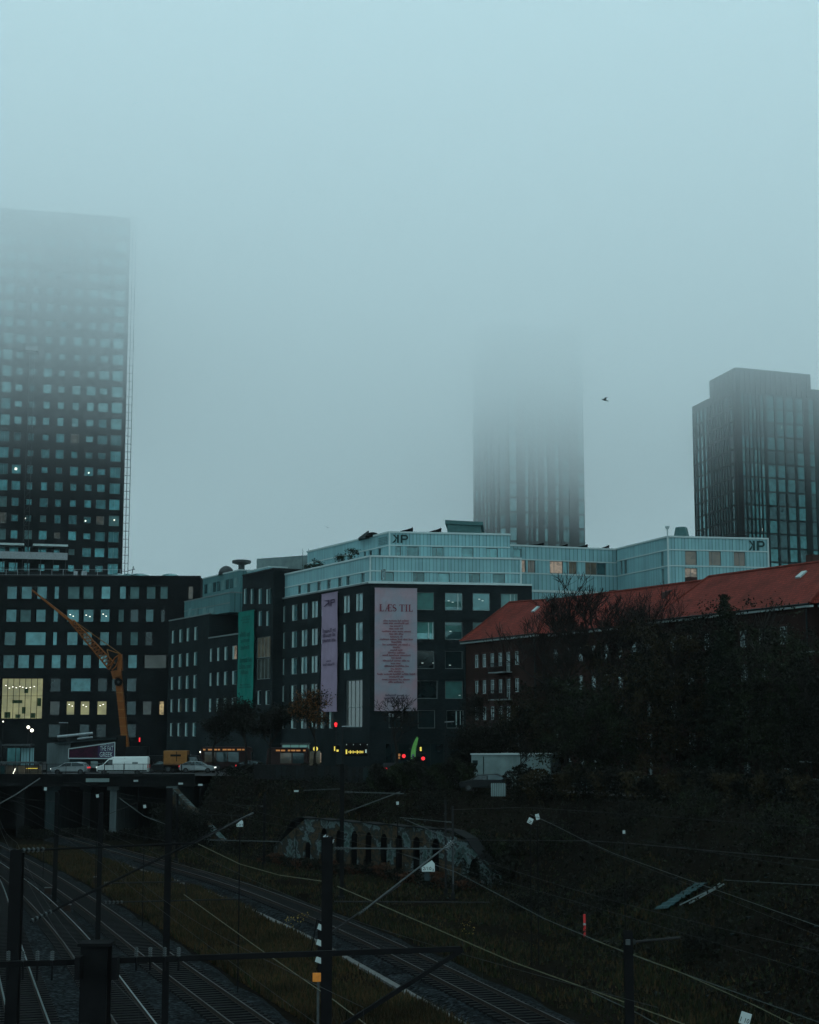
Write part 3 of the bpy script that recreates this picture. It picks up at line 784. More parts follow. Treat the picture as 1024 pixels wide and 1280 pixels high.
# middle tower, standing furthest back
YM = 475
mc_ = P(637, 640, YM); ml_ = P(594, 640, YM + 14); mr_ = P(731, 640, YM + 7)
mt = thing('foggy_tower', 'middle tower dissolving upward into the fog behind the glass penthouse', 'tower', (mc_.x, mc_.y, 0))
fl = Fac((ml_.x, ml_.y), (mc_.x, mc_.y)); fr = Fac((mc_.x, mc_.y), (mr_.x, mr_.y))
ph = 18.7 / 2000 * YM; zs = [26 + ph * k for k in range(24)]; ztm = zs[-1]
def bays_px(fac, prs, py=640): return [tuple(sorted((fac.hit(x0, py)[0], fac.hit(x1, py)[0]))) + (k,) for x0, x1, k in prs]
rn = random.Random(5)
fin_tower(mt, fl, bays_px(fl, [(594.3, 597.5, 2), (601, 603.2, 2), (606, 607.8, 2), (610, 612, 2), (615, 616.8, 0), (619, 620.8, 2), (625, 632, 1)]), 0, ztm, zs, rn, band=.34)
fin_tower(mt, fr, bays_px(fr, [(637.3, 646, 2), (657, 660.8, 2), (664, 666, 1), (670, 673, 2), (681, 685, 2), (695, 699, 2), (704, 712, 1), (724, 730.5, 2)]), 0, ztm, zs, rn, band=.34)
mb = MB(); mb.prism([(fl.a.x + .5, fl.a.y + 1), (mc_.x, mc_.y + 1.3), (fr.b.x - .5, fr.b.y + 1), (fr.b.x - .5, fr.b.y + 28), (fl.a.x + .5, fl.a.y + 26)], 0, ztm - .2); mb.build('rear_wall', 'steel_dark', mt)
mb = MB()
for px, py in ((643, 657), (706, 660)): s, z = fr.hit(px, py); mb.obox(fr.p(s, z, -.3), (.22, 0, 0), (0, .05, 0), (0, 0, .22))
mb.build('room_light', 'lamp_white', mt)

# right tower
YR = 345
c0 = P(923, 600, YR); l0 = P(867.5, 600, YR + 24); r0 = P(1052, 600, YR + 10)
rt = thing('finned_tower', 'broad tower with upright fins and stepped roof at the right edge', 'tower', (c0.x, c0.y, 0))
fl = Fac((l0.x, l0.y), (c0.x, c0.y)); fr = Fac((c0.x, c0.y), (r0.x, r0.y))
zT = P(925, 459, YR).z; zL = zT - 3.6
phr = 18.0 / 2000 * YR; zs = []
z = P(925, 490, YR).z
while z > 20: zs.append(z); z -= phr
zs = zs[::-1] + [zs[0] + phr * 1.0] if False else sorted(zs)
zmain = zs[-1] + 3.0
cf = P(900, 474, YR + 12)
fin_tower(rt, fl, bays_px(fl, [(868.5, 870.5, 0), (872.5, 875, 2), (877, 880, 2), (882, 884.5, 2)] + [(886.5 + i * 3.35, 888.4 + i * 3.35, 1) for i in range(8)] + [(914.5, 917.5, 1), (918.2, 921.5, 2)], 600), 0, zs[-1], zs, rn)
fin_tower(rt, fr, bays_px(fr, [(923.3, 926.5, 0), (927.3, 932.8, 0), (934.5, 938, 1), (939.7, 942.8, 0), (944.5, 947.8, 0), (949.4, 952, 1), (953.6, 957, 0), (961, 970.5, 0), (973.5, 982.3, 0), (985.2, 994.5, 0), (998, 1006.5, 0), (1014, 1020, 1), (1026, 1036, 0)], 600), 0, zs[-1], zs, rn)
top = MB(); nn = 8
q = fr.d * 38
top.prism([tuple(fl.p(fl.L * .42, 0, 0).xy), tuple(fl.p(fl.L, 0, .0).xy), tuple(fr.p(fr.hit(1013, 470)[0], 0, 0).xy), tuple(fr.p(fr.hit(1013, 470)[0], 0, -20).xy), tuple(fl.p(fl.L * .42, 0, -20).xy)], zs[-1] + .17, zT)
top.prism([tuple(fl.p(0, 0, 0).xy), tuple(fl.p(fl.L * .419, 0, 0).xy), tuple(fl.p(fl.L * .419, 0, -22).xy), tuple(fl.p(0, 0, -22).xy)], zs[-1] + .17, zs[-1] + 1.6)
top.prism([tuple(fr.p(fr.hit(1013, 470)[0] + .01, 0, 0).xy), tuple(fr.p(fr.L, 0, 0).xy), tuple(fr.p(fr.L, 0, -22).xy), tuple(fr.p(fr.hit(1013, 470)[0] + .01, 0, -22).xy)], zs[-1] + .17, zs[-1] + 2.2)
top.build('roof_storey', 'frame_dark', rt)
mb = MB()
s = 1.0
while s < fr.hit(1010, 480)[0]: fr.box(mb, s, s + .5, zs[-1] + .2, zT - .5, .003, .15); s += 1.35
s = fl.L * .44
while s < fl.L - .5: fl.box(mb, s, s + .4, zs[-1] + .2, zT - .5, .003, .15); s += 1.5
mb.build('roof_fins', 'steel_grey', rt)
mb = MB(); mb.prism([(l0.x + .6, l0.y + 1.2), (c0.x + .2, c0.y + 1.3), (r0.x - .5, r0.y + 1.2), (r0.x - .5, r0.y + 24), (l0.x + 4, l0.y + 20)], 0, zs[-1]); mb.build('rear_wall', 'steel_dark', rt)
mb = MB()
for px, py in ((945, 629), (961, 646), (953, 662), (977, 534)):
    s, z = fr.hit(px, py); mb.obox(fr.p(s, z, -.2), (.16, 0, 0), (0, .05, 0), (0, 0, .3))
mb.build('room_light', 'lamp_white', rt)
mb = MB(); q = P(968, 460, YR + 8); mb.tube((q.x, q.y, zT - .5), (q.x, q.y, zT + 1.6), .06); mb.tube((q.x + 1, q.y, zT), (q.x + 1, q.y, zT + 1), .04); mb.build('antenna', 'steel_dark', rt)
# ------------------------------------------------------------------ long black block on the left
a = P(-40, 720.5, 280); b = P(251, 724, 281.5); ZD = a.z
fD = Fac((a.x, a.y), (b.x, b.y))
db = thing('office_block', 'long flat-roofed black brick block with scattered square windows behind the crane', 'building', (a.x, a.y, 0))
c4 = lambda x, y: (x / 4, 700 + y / 4)
rows = [
 (130, 195, [(33, 85, 'g'), (105, 160, 'g'), (183, 235, 'g'), (270, 295, 'g'), (337, 398, 'b'), (415, 468, 'b'), (505, 552, 'g'), (597, 630, 'g'), (648, 697, 'b'), (732, 778, 'b'), (800, 840, 'b'), (940, 966, 'r')]),
 (245, 310, [(28, 82, 'g'), (98, 155, 'b'), (178, 228, 'g'), (265, 290, 'g'), (333, 395, 'd'), (415, 468, 'd'), (500, 548, 'd'), (590, 620, 'b'), (650, 692, 'k'), (727, 768, 'g'), (803, 825, 'k')]),
 (358, 427, [(20, 78, 'g'), (125, 228, 'g'), (262, 285, 'g'), (333, 388, 'g'), (412, 460, 'g'), (498, 545, 'g'), (580, 610, 'b'), (650, 690, 'b'), (725, 762, 'k')]),
 (473, 542, [(13, 72, 'g'), (88, 145, 'd'), (168, 220, 'g'), (255, 303, 'd'), (330, 380, 'd'), (412, 455, 'd'), (492, 538, 'd'), (590, 610, 'd'), (638, 685, 'd'), (720, 832, 'l')]),
 (590, 658, [(250, 302, 'k'), (352, 453, 'd'), (487, 535, 'k'), (557, 600, 'k'), (632, 682, 'k')]),
 (705, 775, [(247, 298, 'l'), (330, 372, 'Y'), (400, 447, 'Y'), (484, 533, 'Y'), (632, 680, 'k'), (712, 757, 'l'), (795, 820, 'W')]),
 (820, 888, [(240, 300, 'k'), (395, 445, 'k'), (480, 530, 'k'), (632, 680, 'k')]),
 (590, 795, [(5, 213, 'H')]),
]
for y0, y1, ws in rows[:4]: ws += [(x - 115, x - 60, 'g') for x in (20,)]
PM = {'g': 'glass', 'b': 'blind', 'd': 'glass', 'k': 'glass_dark', 'l': 'lit_brown', 'Y': 'lit_yellow', 'W': 'lit_warm', 'H': 'lit_yellow', 'r': 'lit_brown'}
PM['l'] = 'lit_faint'
rc = []
for y0, y1, ws in rows:
    for x0, x1, k in ws:
        A = c4(x0, y0); B = c4(x1, y1); rc.append((fD.rect(A[0], A[1], B[0], B[1]), k))
mb = MB(); wall(mb, fD, 0, fD.L, 0, ZD, [r for r, k in rc], .45)
A, B = fD.a, fD.b
mb.quad((B.x, B.y, 0), (B.x, B.y + 30, 0), (B.x, B.y + 30, ZD), (B.x, B.y, ZD)); mb.quad((A.x, A.y, ZD - .3), (B.x, B.y, ZD - .3), (B.x, B.y + 30, ZD - .3), (A.x, A.y + 30, ZD - .3))
mb.quad((A.x, A.y, 0), (A.x, A.y + 30, 0), (A.x, A.y + 30, ZD), (A.x, A.y, ZD)); mb.quad((A.x, A.y + 30, 0), (B.x, B.y + 30, 0), (B.x, B.y + 30, ZD), (A.x, A.y + 30, ZD))
mb.build('wall', 'brick_dark', db)
mb = MB(); fD.box(mb, 0, fD.L, ZD, ZD + .25, -.3, .12); mb.build('coping', 'steel_dark', db)
rnd = random.Random(11)
for r, k in rc:
    w_ = r[1] - r[0]
    if k == 'H': window(db, fD, r, PM[k], 'steel_black', .10, [i / 7 for i in range(1, 7)], (.565,), depth=.4, label='tall lit hall window with thin mullions')
    elif k in 'Yl' and w_ > 4: window(db, fD, r, PM[k], 'steel_black', .1, [i / 5 for i in range(1, 5)], (), depth=.4)
    elif w_ > 9: window(db, fD, r, PM[k], 'frame_dark', .1, (.33, .66), (), depth=.4)
    else:
        ml = (rnd.choice((.3, .5, .68)),) if (w_ > 4 and rnd.random() < .55) else ()
        window(db, fD, r, PM[k], 'frame_dark', .08, ml, (), depth=.4)
mb = MB()    # spot lights and ceiling lights seen through the lit windows
for x, y in ((28, 627), (45, 640), (62, 634), (80, 638), (98, 632), (112, 636), (130, 640), (150, 637), (170, 632), (345, 722), (360, 730), (415, 725), (430, 733), (500, 728), (515, 722), (350, 272), (365, 280), (430, 275), (448, 282), (515, 270), (530, 280)):
    A = c4(x, y); s, z = fD.hit(*A); fD.box(mb, s - .11, s + .11, z - .06, z + .06, -.38, -.36)
mb.build('ceiling_lights', 'lamp_white', db)
mb = MB()    # silhouettes of furniture and partitions in the hall
for x0, x1, y0, y1 in ((120, 140, 640, 665), (60, 110, 700, 716), (108, 126, 735, 768), (20, 50, 760, 790), (75, 100, 772, 790), (150, 176, 765, 790), (185, 204, 690, 730)):
    A = c4(x0, y0); B = c4(x1, y1); r = fD.rect(A[0], A[1], B[0], B[1]); mb = MB(); fD.box(mb, r[0], r[1], r[2], r[3], -.375, -.37); mb.build('partition', 'ornament_green', db)
# roof clutter
railing('roof_railing', db, [tuple(fD.p(.5, ZD + .25, -.6)), tuple(fD.p(fD.hit(155, 720)[0], ZD + .25, -.6))], 1.1, 'steel_light', 2.0, 2.0, .04)
def dome(name, par, c, r, h, mat):
    mb = MB(); mb.lathe([(r * math.cos(t * math.pi / 16), h * math.sin(t * math.pi / 16)) for t in range(8)] + [(.02, h)], c, 18); return mb.build(name, mat, par, smooth=True)
for px, r in ((146, 2.2), (160, 1.6), (175, 2.6), (213, 2.2)):
    q = P(px, 722, 286); dome('skylight', db, (q.x, q.y, ZD - .2), r, 1.3, 'glass_curtain')
for px in (98, 103):
    q = P(px, 718, 284); mb = MB(); mb.obox((q.x, q.y, ZD + .6), (.7, 0, 0), (0, .6, 0), (0, 0, .7)); mb.build('vent_unit', 'steel_light', db)
q = P(164, 715, 284); mb = MB(); mb.tube((q.x, q.y, ZD - .3), (q.x + .4, q.y, ZD + 2.2), .08); mb.tube((q.x - .5, q.y, ZD + 1.4), (q.x + .7, q.y, ZD + 1.7), .06); mb.build('roof_davit', 'steel_grey', db)

# ------------------------------------------------------------------ black brick newspaper building with banners
C = Vector((-5.0, 202.0)); ZK = 23.65
dl = Vector((-.468, .884)).normalized()
fK = Fac((C.x, C.y), (C.x + dl.x * 80, C.y + dl.y * 80))      # long left face, s runs away from the corner
e = P(665, 733, 205.4)
fF = Fac((C.x, C.y), (e.x, 205.4))                            # front face
kb = thing('newspaper_building', 'black brick office building with hanging banners and glass penthouses', 'building', (C.x, C.y, 0))
c5 = lambda x, y: (400 + x / 3.657, 640 + y / 3.657)
c44 = lambda x, y: (200 + x / 4, 640 + y / 4)
def zrow(fac, px, py): return fac.hit(px, py)[1]
# front windows
fr_rects = []
zc = [zrow(fF, 532, y) for y in (751.3, 788, 824.6, 862, 899)]
xs = [(442, 523), (572, 652), (699, 779), (828, 906)]
for ri, z in enumerate(zc):
    for ci, (x0, x1) in enumerate(xs):
        if ri == 3 and ci == 0: x1 = 537
        if ri == 4: x0 += 6; x1 += 3
        r = fF.rect(*c5(x0, 500), *c5(x1, 520)); hh = 1.13
        fr_rects.append((r[0], r[1], z - hh, z + hh, ri, ci))
r = fF.rect(*c5(316, 500), *c5(380, 520)); fr_rects.append((r[0], r[1], zc[4] - 1.1, zc[4] + 1.1, 4, -1))
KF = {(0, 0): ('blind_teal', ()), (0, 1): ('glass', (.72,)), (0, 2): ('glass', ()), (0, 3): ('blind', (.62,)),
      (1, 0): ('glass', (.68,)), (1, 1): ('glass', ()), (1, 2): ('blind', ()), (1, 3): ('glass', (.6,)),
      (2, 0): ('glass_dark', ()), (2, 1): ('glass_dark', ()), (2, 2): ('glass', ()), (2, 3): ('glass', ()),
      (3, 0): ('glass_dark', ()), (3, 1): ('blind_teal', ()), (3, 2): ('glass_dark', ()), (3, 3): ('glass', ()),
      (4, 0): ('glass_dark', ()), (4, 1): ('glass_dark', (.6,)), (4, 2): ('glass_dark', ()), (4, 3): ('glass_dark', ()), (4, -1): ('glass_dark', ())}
gro = [(2.0 + i * 4.1, 5.4 + i * 4.1, .3, 3.6) for i in range(4)]
mb = MB(); wall(mb, fF, 0, fF.L, 0, ZK, [q[:4] for q in fr_rects] + gro, .35)
# left face: main run from the corner to px 352, then wing B (px 261-302) and wing A (px 212-253); a projecting stair block between
s352 = fK.hit(352, 800)[0]; s302 = fK.hit(302, 800)[0]; s261 = fK.hit(261, 800)[0]; s253 = fK.hit(253, 800)[0]; s212 = fK.hit(211, 800)[0]
kw = []   # (rect, pane, bright)
zr = [z for z in zc]
mainx = [(351.8, 356.5), (364, 371.5), (376.3, 384.2), (389, 397), (400.5, 406), (411, 417), (429, 437), (444, 453.2)]
for ri, z in enumerate(zr):
    for ci, (x0, x1) in enumerate(mainx):
        if ri == 3 and ci >= 6: continue
        if ri == 4 and ci >= 6: continue
        if ri == 1 and ci == 6: x0, x1 = 428.5, 433
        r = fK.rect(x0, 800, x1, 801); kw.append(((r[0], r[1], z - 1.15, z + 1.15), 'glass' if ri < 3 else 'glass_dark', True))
r = fK.rect(432, 857, 453, 908); kw.append(((r[0], r[1], 5.6, 11.6), 'lit_faint', None))
wB = [(262, 265.7), (271, 275), (280, 285), (290, 296.3)]
zB = [zrow(fK, 280, y) for y in (817, 848, 881)]
for ri, z in enumerate(zB):
    for ci, (x0, x1) in enumerate(wB):
        r = fK.rect(x0, 800, x1, 801); kw.append(((r[0], r[1], z - 1.05, z + 1.05), 'lit_amber' if (ri, ci) == (0, 3) else 'glass', True))
wA = [(214, 218.5), (223.3, 228), (232.5, 237), (242, 247)]
zA = [zrow(fK, 230, y) for y in (794, 825, 853, 881.5, 912)]
for ri, z in enumerate(zA):
    for ci, (x0, x1) in enumerate(wA):
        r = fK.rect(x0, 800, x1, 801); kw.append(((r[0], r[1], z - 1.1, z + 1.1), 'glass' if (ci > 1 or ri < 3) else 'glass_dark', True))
main = [k for k in kw if k[0][1] < s352 + 1]; wingB = [k for k in kw if s302 - 1 < k[0][0] < s261 + .3]; wingA = [k for k in kw if k[0][0] > s253 - .5]
wall(mb, fK, 0, s302, 0, ZK, [k[0] for k in main], .35)
zwB = fK.hit(280, 795.5)[1]; zwA = fK.hit(232, 773)[1]
fB = fK
wall(mb, fK, s302, s261, 0, zwB, [k[0] for k in wingB], .35)
wall(mb, fK, s261, s212, 0, zwA, [k[0] for k in wingA], .35, out=.0)
# returns, backs and roofs of the dark volumes
nin = -fK.n; ff = fF.d
def K(s, o=0.0): return tuple((fK.a + fK.d * s + nin * o))
D_ = 14.0
vol = [(0, s302, ZK - .3), (s302, s261, zwB - .3), (s261, s212, zwA - .3)]
for s0, s1, z in vol:
    p = [K(s0), K(s1), K(s1, D_), K(s0, D_)]
    if s0 == 0: p = [K(0), K(s1), K(s1, D_), tuple(fF.p(fF.L, 0).xy)]
    mb.add([(q[0], q[1], z) for q in p], [(0, 1, 2, 3)])
mb.quad((*K(s302), 0), (*K(s302, D_), 0), (*K(s302, D_), ZK), (*K(s302), ZK)); mb.quad((*K(s261), 0), (*K(s261, D_), 0), (*K(s261, D_), zwA), (*K(s261), zwA))
mb.quad((*K(s212), 0), (*K(s212, D_), 0), (*K(s212, D_), zwA), (*K(s212), zwA)); mb.quad((*K(s302, D_), 0), (*K(s212, D_), 0), (*K(s212, D_), zwA), (*K(s302, D_), zwA))
fe = fF.p(fF.L, 0); mb.quad((fe.x, fe.y, 0), (fe.x + .8, fe.y + 16, 0), (fe.x + .8, fe.y + 16, ZK), (fe.x, fe.y, ZK))
mb.build('wall', 'brick_black', kb)
# stair block proud of the face
sb0 = fK.hit(341, 760)[0]; 
fS = fK.off(1.5); sS0 = fS.hit(341.5, 760)[0]; sS1 = fS.hit(303, 760)[0]; ZS = fS.hit(341, 711)[1]; ZS2 = fS.hit(303, 721)[1]; ZS = (ZS + ZS2) / 2
sw = []
for (x0, x1), ri in [((304, 308.5), 0), ((312.5, 317), 0), ((322.5, 327.5), 0), ((332, 339), 0), ((322.5, 327.5), 1), ((332, 336.5), 1), ((321, 326.5), 4), ((331, 337), 4)]:
    y0, y1 = {0: (735.5, 755), 1: (763.5, 782.5), 4: (863, 881)}[ri]; r = fS.rect(x0, y0, x1, y1); sw.append((r, 'glass' if ri < 4 else 'glass_dark', True))
rg = fS.rect(320.5, 796, 338, 822); rg2 = fS.rect(320.5, 822.6, 338, 849)
mb = MB(); wall(mb, fS, sS0, sS1, 0, ZS, [k[0] for k in sw] + [rg, rg2], .35)
def KS(s, o): return tuple(fS.a + fS.d * s + nin * o)
mb.quad((*KS(sS0, 0), 0), (*KS(sS0, 9), 0), (*KS(sS0, 9), ZS), (*KS(sS0, 0), ZS)); mb.quad((*KS(sS1, 0), 0), (*KS(sS1, 9), 0), (*KS(sS1, 9), ZS), (*KS(sS1, 0), ZS))
mb.quad((*KS(sS0, 9), ZK - 2), (*KS(sS1, 9), ZK - 2), (*KS(sS1, 9), ZS), (*KS(sS0, 9), ZS)); mb.quad((*KS(sS0, 0), ZS), (*KS(sS1, 0), ZS), (*KS(sS1, 9), ZS), (*KS(sS0, 9), ZS))
mb.build('stair_block', 'brick_black', kb)
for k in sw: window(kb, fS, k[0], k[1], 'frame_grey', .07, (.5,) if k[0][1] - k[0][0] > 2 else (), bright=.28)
window(kb, fS, rg, 'lit_dim', 'frame_grey', .08, (.25, .5, .75)); window(kb, fS, rg2, 'lit_faint', 'frame_grey', .08, (.25, .5, .75))
for i, k in enumerate(main + wingB + wingA):
    w_ = k[0][1] - k[0][0]
    if k[2] is None: window(kb, fK, k[0], k[1], 'frame_grey', .08, (.25, .5, .75), (.42,))
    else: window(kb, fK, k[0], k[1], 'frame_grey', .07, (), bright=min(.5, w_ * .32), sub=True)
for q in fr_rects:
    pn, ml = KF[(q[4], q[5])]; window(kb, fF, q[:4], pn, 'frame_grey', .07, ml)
# partial blinds and the pale opened panels behind the panes of the front
mb = MB()
for (ri, ci), f0, f1 in (((0, 0), .0, .35), ((1, 0), .35, 1), ((0, 1), .2, .5), ((1, 1), .45, .8), ((3, 1), .5, 1)):
    q = [k for k in fr_rects if (k[4], k[5]) == (ri, ci)][0]
    mb = MB(); fF.box(mb, q[0] + .1, q[1] - .1, q[2] + (q[3] - q[2]) * f0, q[2] + (q[3] - q[2]) * f1, -.225, -.215); mb.build('roller_blind', 'blind_teal', kb)
mb = MB()
for (ri, ci), fx in (((0, 1), .72), ((1, 0), .66), ((0, 3), .55), ((4, 1), .55)):
    q = [k for k in fr_rects if (k[4], k[5]) == (ri, ci)][0]; x = q[0] + (q[1] - q[0]) * fx
    fF.box(mb, x, x + .12, q[2] + .1, q[3] - .1, -.20, -.1); fF.box(mb, x + .55, x + .62, q[2] + .1, q[3] - .1, -.20, -.1); mb.build('vent_panel', 'reveal_pale', kb); mb = MB()
mb = MB()
for x, y in ((362, 938), (590, 405), (608, 412), (598, 545), (520, 690), (470, 690), (640, 838), (596, 700), (730, 398), (745, 405)):
    s, z = fF.hit(*c5(x, y)); fF.box(mb, s - .12, s + .12, z - .05, z + .05, -.21, -.2)
mb.build('ceiling_lights', 'lamp_soft', kb)
for r in gro: window(kb, fF, r, 'glass_dark', 'frame_dark', .1, (.5,))
# parapet lines
mb = MB(); fF.box(mb, -.2, fF.L, ZK, ZK + .22, -.3, .16); mb.build('coping', 'trim_white', kb)
mb = MB(); fK.box(mb, 0.1, s352 - .1, ZK + .003, ZK + .2, -.3, .14); mb.build('coping', 'frame_grey', kb)
mb = MB(); fK.box(mb, s302, s261, zwB, zwB + .2, -.3, .1); fK.box(mb, s261, s212, zwA, zwA + .2, -.3, .1); mb.build('coping', 'frame_grey', kb)
mb = MB(); fS.box(mb, sS0, sS1, ZS, ZS + .2, -8, .1); mb.build('coping', 'steel_dark', kb)

# penthouse storeys in channel glass: helper for one storey volume
def cladding(par, faces, z0, z1, zmid, outline, name='penthouse', mat='channel_glass', trim='trim_white', wins=()):
    """faces: facades; window strips between z0 and zmid; solid ribbed band above"""
    mb = MB()
    for fi, fac in enumerate(faces):
        rc_ = [w[1] for w in wins if w[0] == fi]
        wall(mb, fac, 0, fac.L, z0, z1, rc_, .3)
    mb.add([(p[0], p[1], z1 - .05) for p in outline], [tuple(range(len(outline)))])
    ob = mb.build(name, mat, par)
    t = MB()
    for fac in faces:
        fac.box(t, -.08, fac.L + .08, z1 - .02, z1 + .2, -.1, .12)
        fac.box(t, 0, fac.L, zmid - .07, zmid + .07, .002, .07); fac.box(t, 0, fac.L, z0 + .002, z0 + .13, .002, .07)
    for fac in faces[1:]: fac.box(t, -.09, .09, z0 + .14, z1 - .03, -.09, .1)
    t.build('edge_trim', trim, ob)
    for w in wins: window(par, faces[w[0]], w[1], w[2], 'frame_grey', .07, w[3] if len(w) > 3 else (), depth=.2, bright=w[4] if len(w) > 4 else None)
    return ob
# lower penthouse
YL = 202.6; c1 = P(463, 696, YL); ZL1 = c1.z; r1 = P(651.5, 700, 205.8)
l1s = fK.hit(369, 713)
lc = Vector((c1.x, c1.y)) + dl * 31
g1 = Fac((lc.x, lc.y), (c1.x, c1.y)); g2 = Fac((c1.x, c1.y), (r1.x, 205.8))
zm = g2.hit(463, 713.5)[1]
W = []
for x0, x1, pn, ml in ((282, 338, 'glass_pent', ()), (425, 478, 'glass_pent', (.35,)), (538, 594, 'glass_pent', ()), (682, 733, 'glass_pent', (.3,)), (790, 846, 'glass_pent', ())):
    r = g2.rect(*c5(x0, 270), *c5(x1, 325)); W.append((1, (r[0], r[1], ZK + .25, zm - .1), pn, ml))
for x0, x1 in ((690, 705), (735, 752), (785, 805), (835, 855), (890, 912), (932, 950), (1005, 1024), (1100, 1120)):
    r = g1.rect(*c44(x0, 380), *c44(x1, 400)); W.append((0, (r[0], r[1], ZK + .25, zm - .1), 'glass_pent', ()))
ol = [g1.p(0, 0).xy, g1.p(g1.L, 0).xy, g2.p(g2.L, 0).xy, (g2.b.x + .5, g2.b.y + 14), (lc.x + 12, lc.y + 6)]
cladding(kb, [g1, g2], ZK + .22, ZL1, zm, ol, wins=W)
mb = MB(); mb.quad((g2.b.x, g2.b.y, ZK), (g2.b.x + .5, g2.b.y + 14, ZK), (g2.b.x + .5, g2.b.y + 14, ZL1), (g2.b.x, g2.b.y, ZL1)); mb.build('end_wall', 'glass_curtain', kb); mb = MB()
g2.box(mb, g2.L - .15, g2.L + .05, ZK + .22, ZL1 - .03, -.1, .09); mb.build('end_trim', 'trim_white', kb)
# upper penthouse
YU = 207; c2 = P(487, 666, YU); ZU = c2.z; r2 = P(637.5, 668, 209.6)
lc2 = Vector((c2.x, c2.y)) + dl * 26
h1 = Fac((lc2.x, lc2.y), (c2.x, c2.y)); h2 = Fac((c2.x, c2.y), (r2.x, 209.6))
zm2 = h2.hit(487, 681.5)[1]
W = []
for x0, x1, ml in ((348, 372, ()), (398, 452, ()), (513, 566, (.4,)), (647, 702, ()), (760, 813, (.35,))):
    r = h2.rect(*c5(x0, 160), *c5(x1, 200)); W.append((1, (r[0], r[1], zm2 - 2.1, zm2 - .12), 'glass_pent', ml))
for x0, x1 in ((1020, 1030), (1045, 1060), (1090, 1105)):
    r = h1.rect(*c44(x0, 180), *c44(x1, 200)); W.append((0, (r[0], r[1], zm2 - 2.1, zm2 - .12), 'glass_pent', ()))
ol = [h1.p(0, 0).xy, h1.p(h1.L, 0).xy, h2.p(h2.L, 0).xy, (h2.b.x + .4, h2.b.y + 12), (lc2.x + 12, lc2.y + 6)]
cladding(kb, [h1, h2], ZL1 + .2, ZU, zm2, ol, wins=W)
mb = MB(); mb.quad((h2.b.x, h2.b.y, ZL1), (h2.b.x + .4, h2.b.y + 12, ZL1), (h2.b.x + .4, h2.b.y + 12, ZU), (h2.b.x, h2.b.y, ZU)); mb.build('end_wall', 'glass_curtain', kb)
def kp_logo(par, fac, px0, px1, py0, py1, mat='logo_dark', out=.1):
    s0, z1 = fac.hit(px0, py0); s1, z0 = fac.hit(px1, py1); h = z1 - z0; w = s1 - s0; t = h * .2; mb = MB()
    fn = lambda s, z: fac.p(s, z, out)
    def bar(a, b, c, d): fac.box(mb, a, b, c, d, .02, out)
    kx = s0 + w * .42                        # mirrored K: upright on the right, arms to the left
    bar(kx - t, kx, z0, z1)
    for (ax, az, bx, bz) in ((kx - t, z0 + h * .42, s0 + .02, z1), (kx - t - w * .06, z0 + h * .55, s0 + .0, z0)):
        q = [(ax, az), (bx, bz), (bx + t * 1.25, bz), (ax, az + (h * .22 if bz > az else -h * .0) + (0 if bz > az else -h * .28))]
        mb.add([fn(*p_) for p_ in q], [(0, 1, 2, 3)])
    px_ = s0 + w * .55
    bar(px_, px_ + t, z0, z1); bar(px_ + t, s1 - t * 1.2, z1 - t * .9, z1); bar(px_ + t, s1 - t * 1.2, z0 + h * .36, z0 + h * .36 + t * .9)
    n = 8; cy = (z1 + z0 + h * .36) / 2; ro = (z1 - z0 - h * .36) / 2
    for i in range(n):
        a0 = -math.pi / 2 + math.pi * i / n; a1 = a0 + math.pi / n; xo = s1 - t * 1.2
        mb.add([fn(xo + ro * .95 * math.cos(a0), cy + ro * math.sin(a0)), fn(xo + ro * .95 * math.cos(a1), cy + ro * math.sin(a1)),
                fn(xo + (ro - t * .95) * .9 * math.cos(a1), cy + (ro - t * .9) * math.sin(a1)), fn(xo + (ro - t * .95) * .9 * math.cos(a0), cy + (ro - t * .9) * math.sin(a0))], [(0, 1, 2, 3)])
    return mb.build('rooftop_logo', mat, par)
kp_logo(kb, h2, 490.3, 509.5, 668.3, 678.8)
mb = MB()                                  # faint lettering on the left penthouse face
for i in range(5):
    s, z = h1.hit(479, 671 + i * 2.0); scribble(mb, lambda s, z: h1.p(s, z, .03), s, z - .2, 2.6, .17, random.Random(i))
mb.build('small_lettering', 'logo_dark', kb)
# long lower glass range to the right, set back
i1 = P(630, 682, 221.5); i2 = P(771.5, 688, 227); ZR = i1.z
k1 = Fac((i1.x, 221.5), (i2.x, 227)); zml = k1.hit(700, 701)[1]; zml2 = k1.hit(700, 718)[1]
W = []
c6 = lambda x, y: (580 + x / 2.306, 640 + y / 2.306)
for x0, x1, pn, ml in ((162, 178, 'lit_amber', ()), (184, 206, 'lit_brown', (.5,)), (248, 286, 'lit_amber', (.35,)), (288, 300, 'glass_pent', ()), (302, 326, 'lit_dim', (.5,)), (350, 384, 'lit_dim', (.45,)), (384, 410, 'glass_pent', ())):
    r = k1.rect(*c6(x0, 140), *c6(x1, 176)); W.append((0, (r[0], r[1], zml2 + .1, zml - .05), pn, ml))
r = k1.rect(652, 684, 664, 698)
for (x0, x1) in ((642, 652),): r = k1.rect(x0, 684.5, x1, 698); W.append((0, (r[0], r[1], zml + .3, ZR - .35), 'glass_pent', ()))
cladding(kb, [k1], zml2 - 2.4, ZR, zml, [k1.p(0, 0).xy, k1.p(k1.L, 0).xy, (k1.b.x + 1, k1.b.y + 12), (k1.a.x + 1, k1.a.y + 12)], wins=W)
mb = MB(); k1.box(mb, 0, k1.L, zml2 - .07, zml2 + .07, .002, .07); k1.box(mb, 0, k1.L + 6, zml2 - 2.6, zml2 - 2.4, -.1, .1); mb.build('edge_trim', 'trim_white', kb)
mb = MB(); k1.box(mb, 0, k1.L + 3, 5, zml2 - 2.61, -3, -.01); mb.build('lower_wall', 'channel_glass', kb)
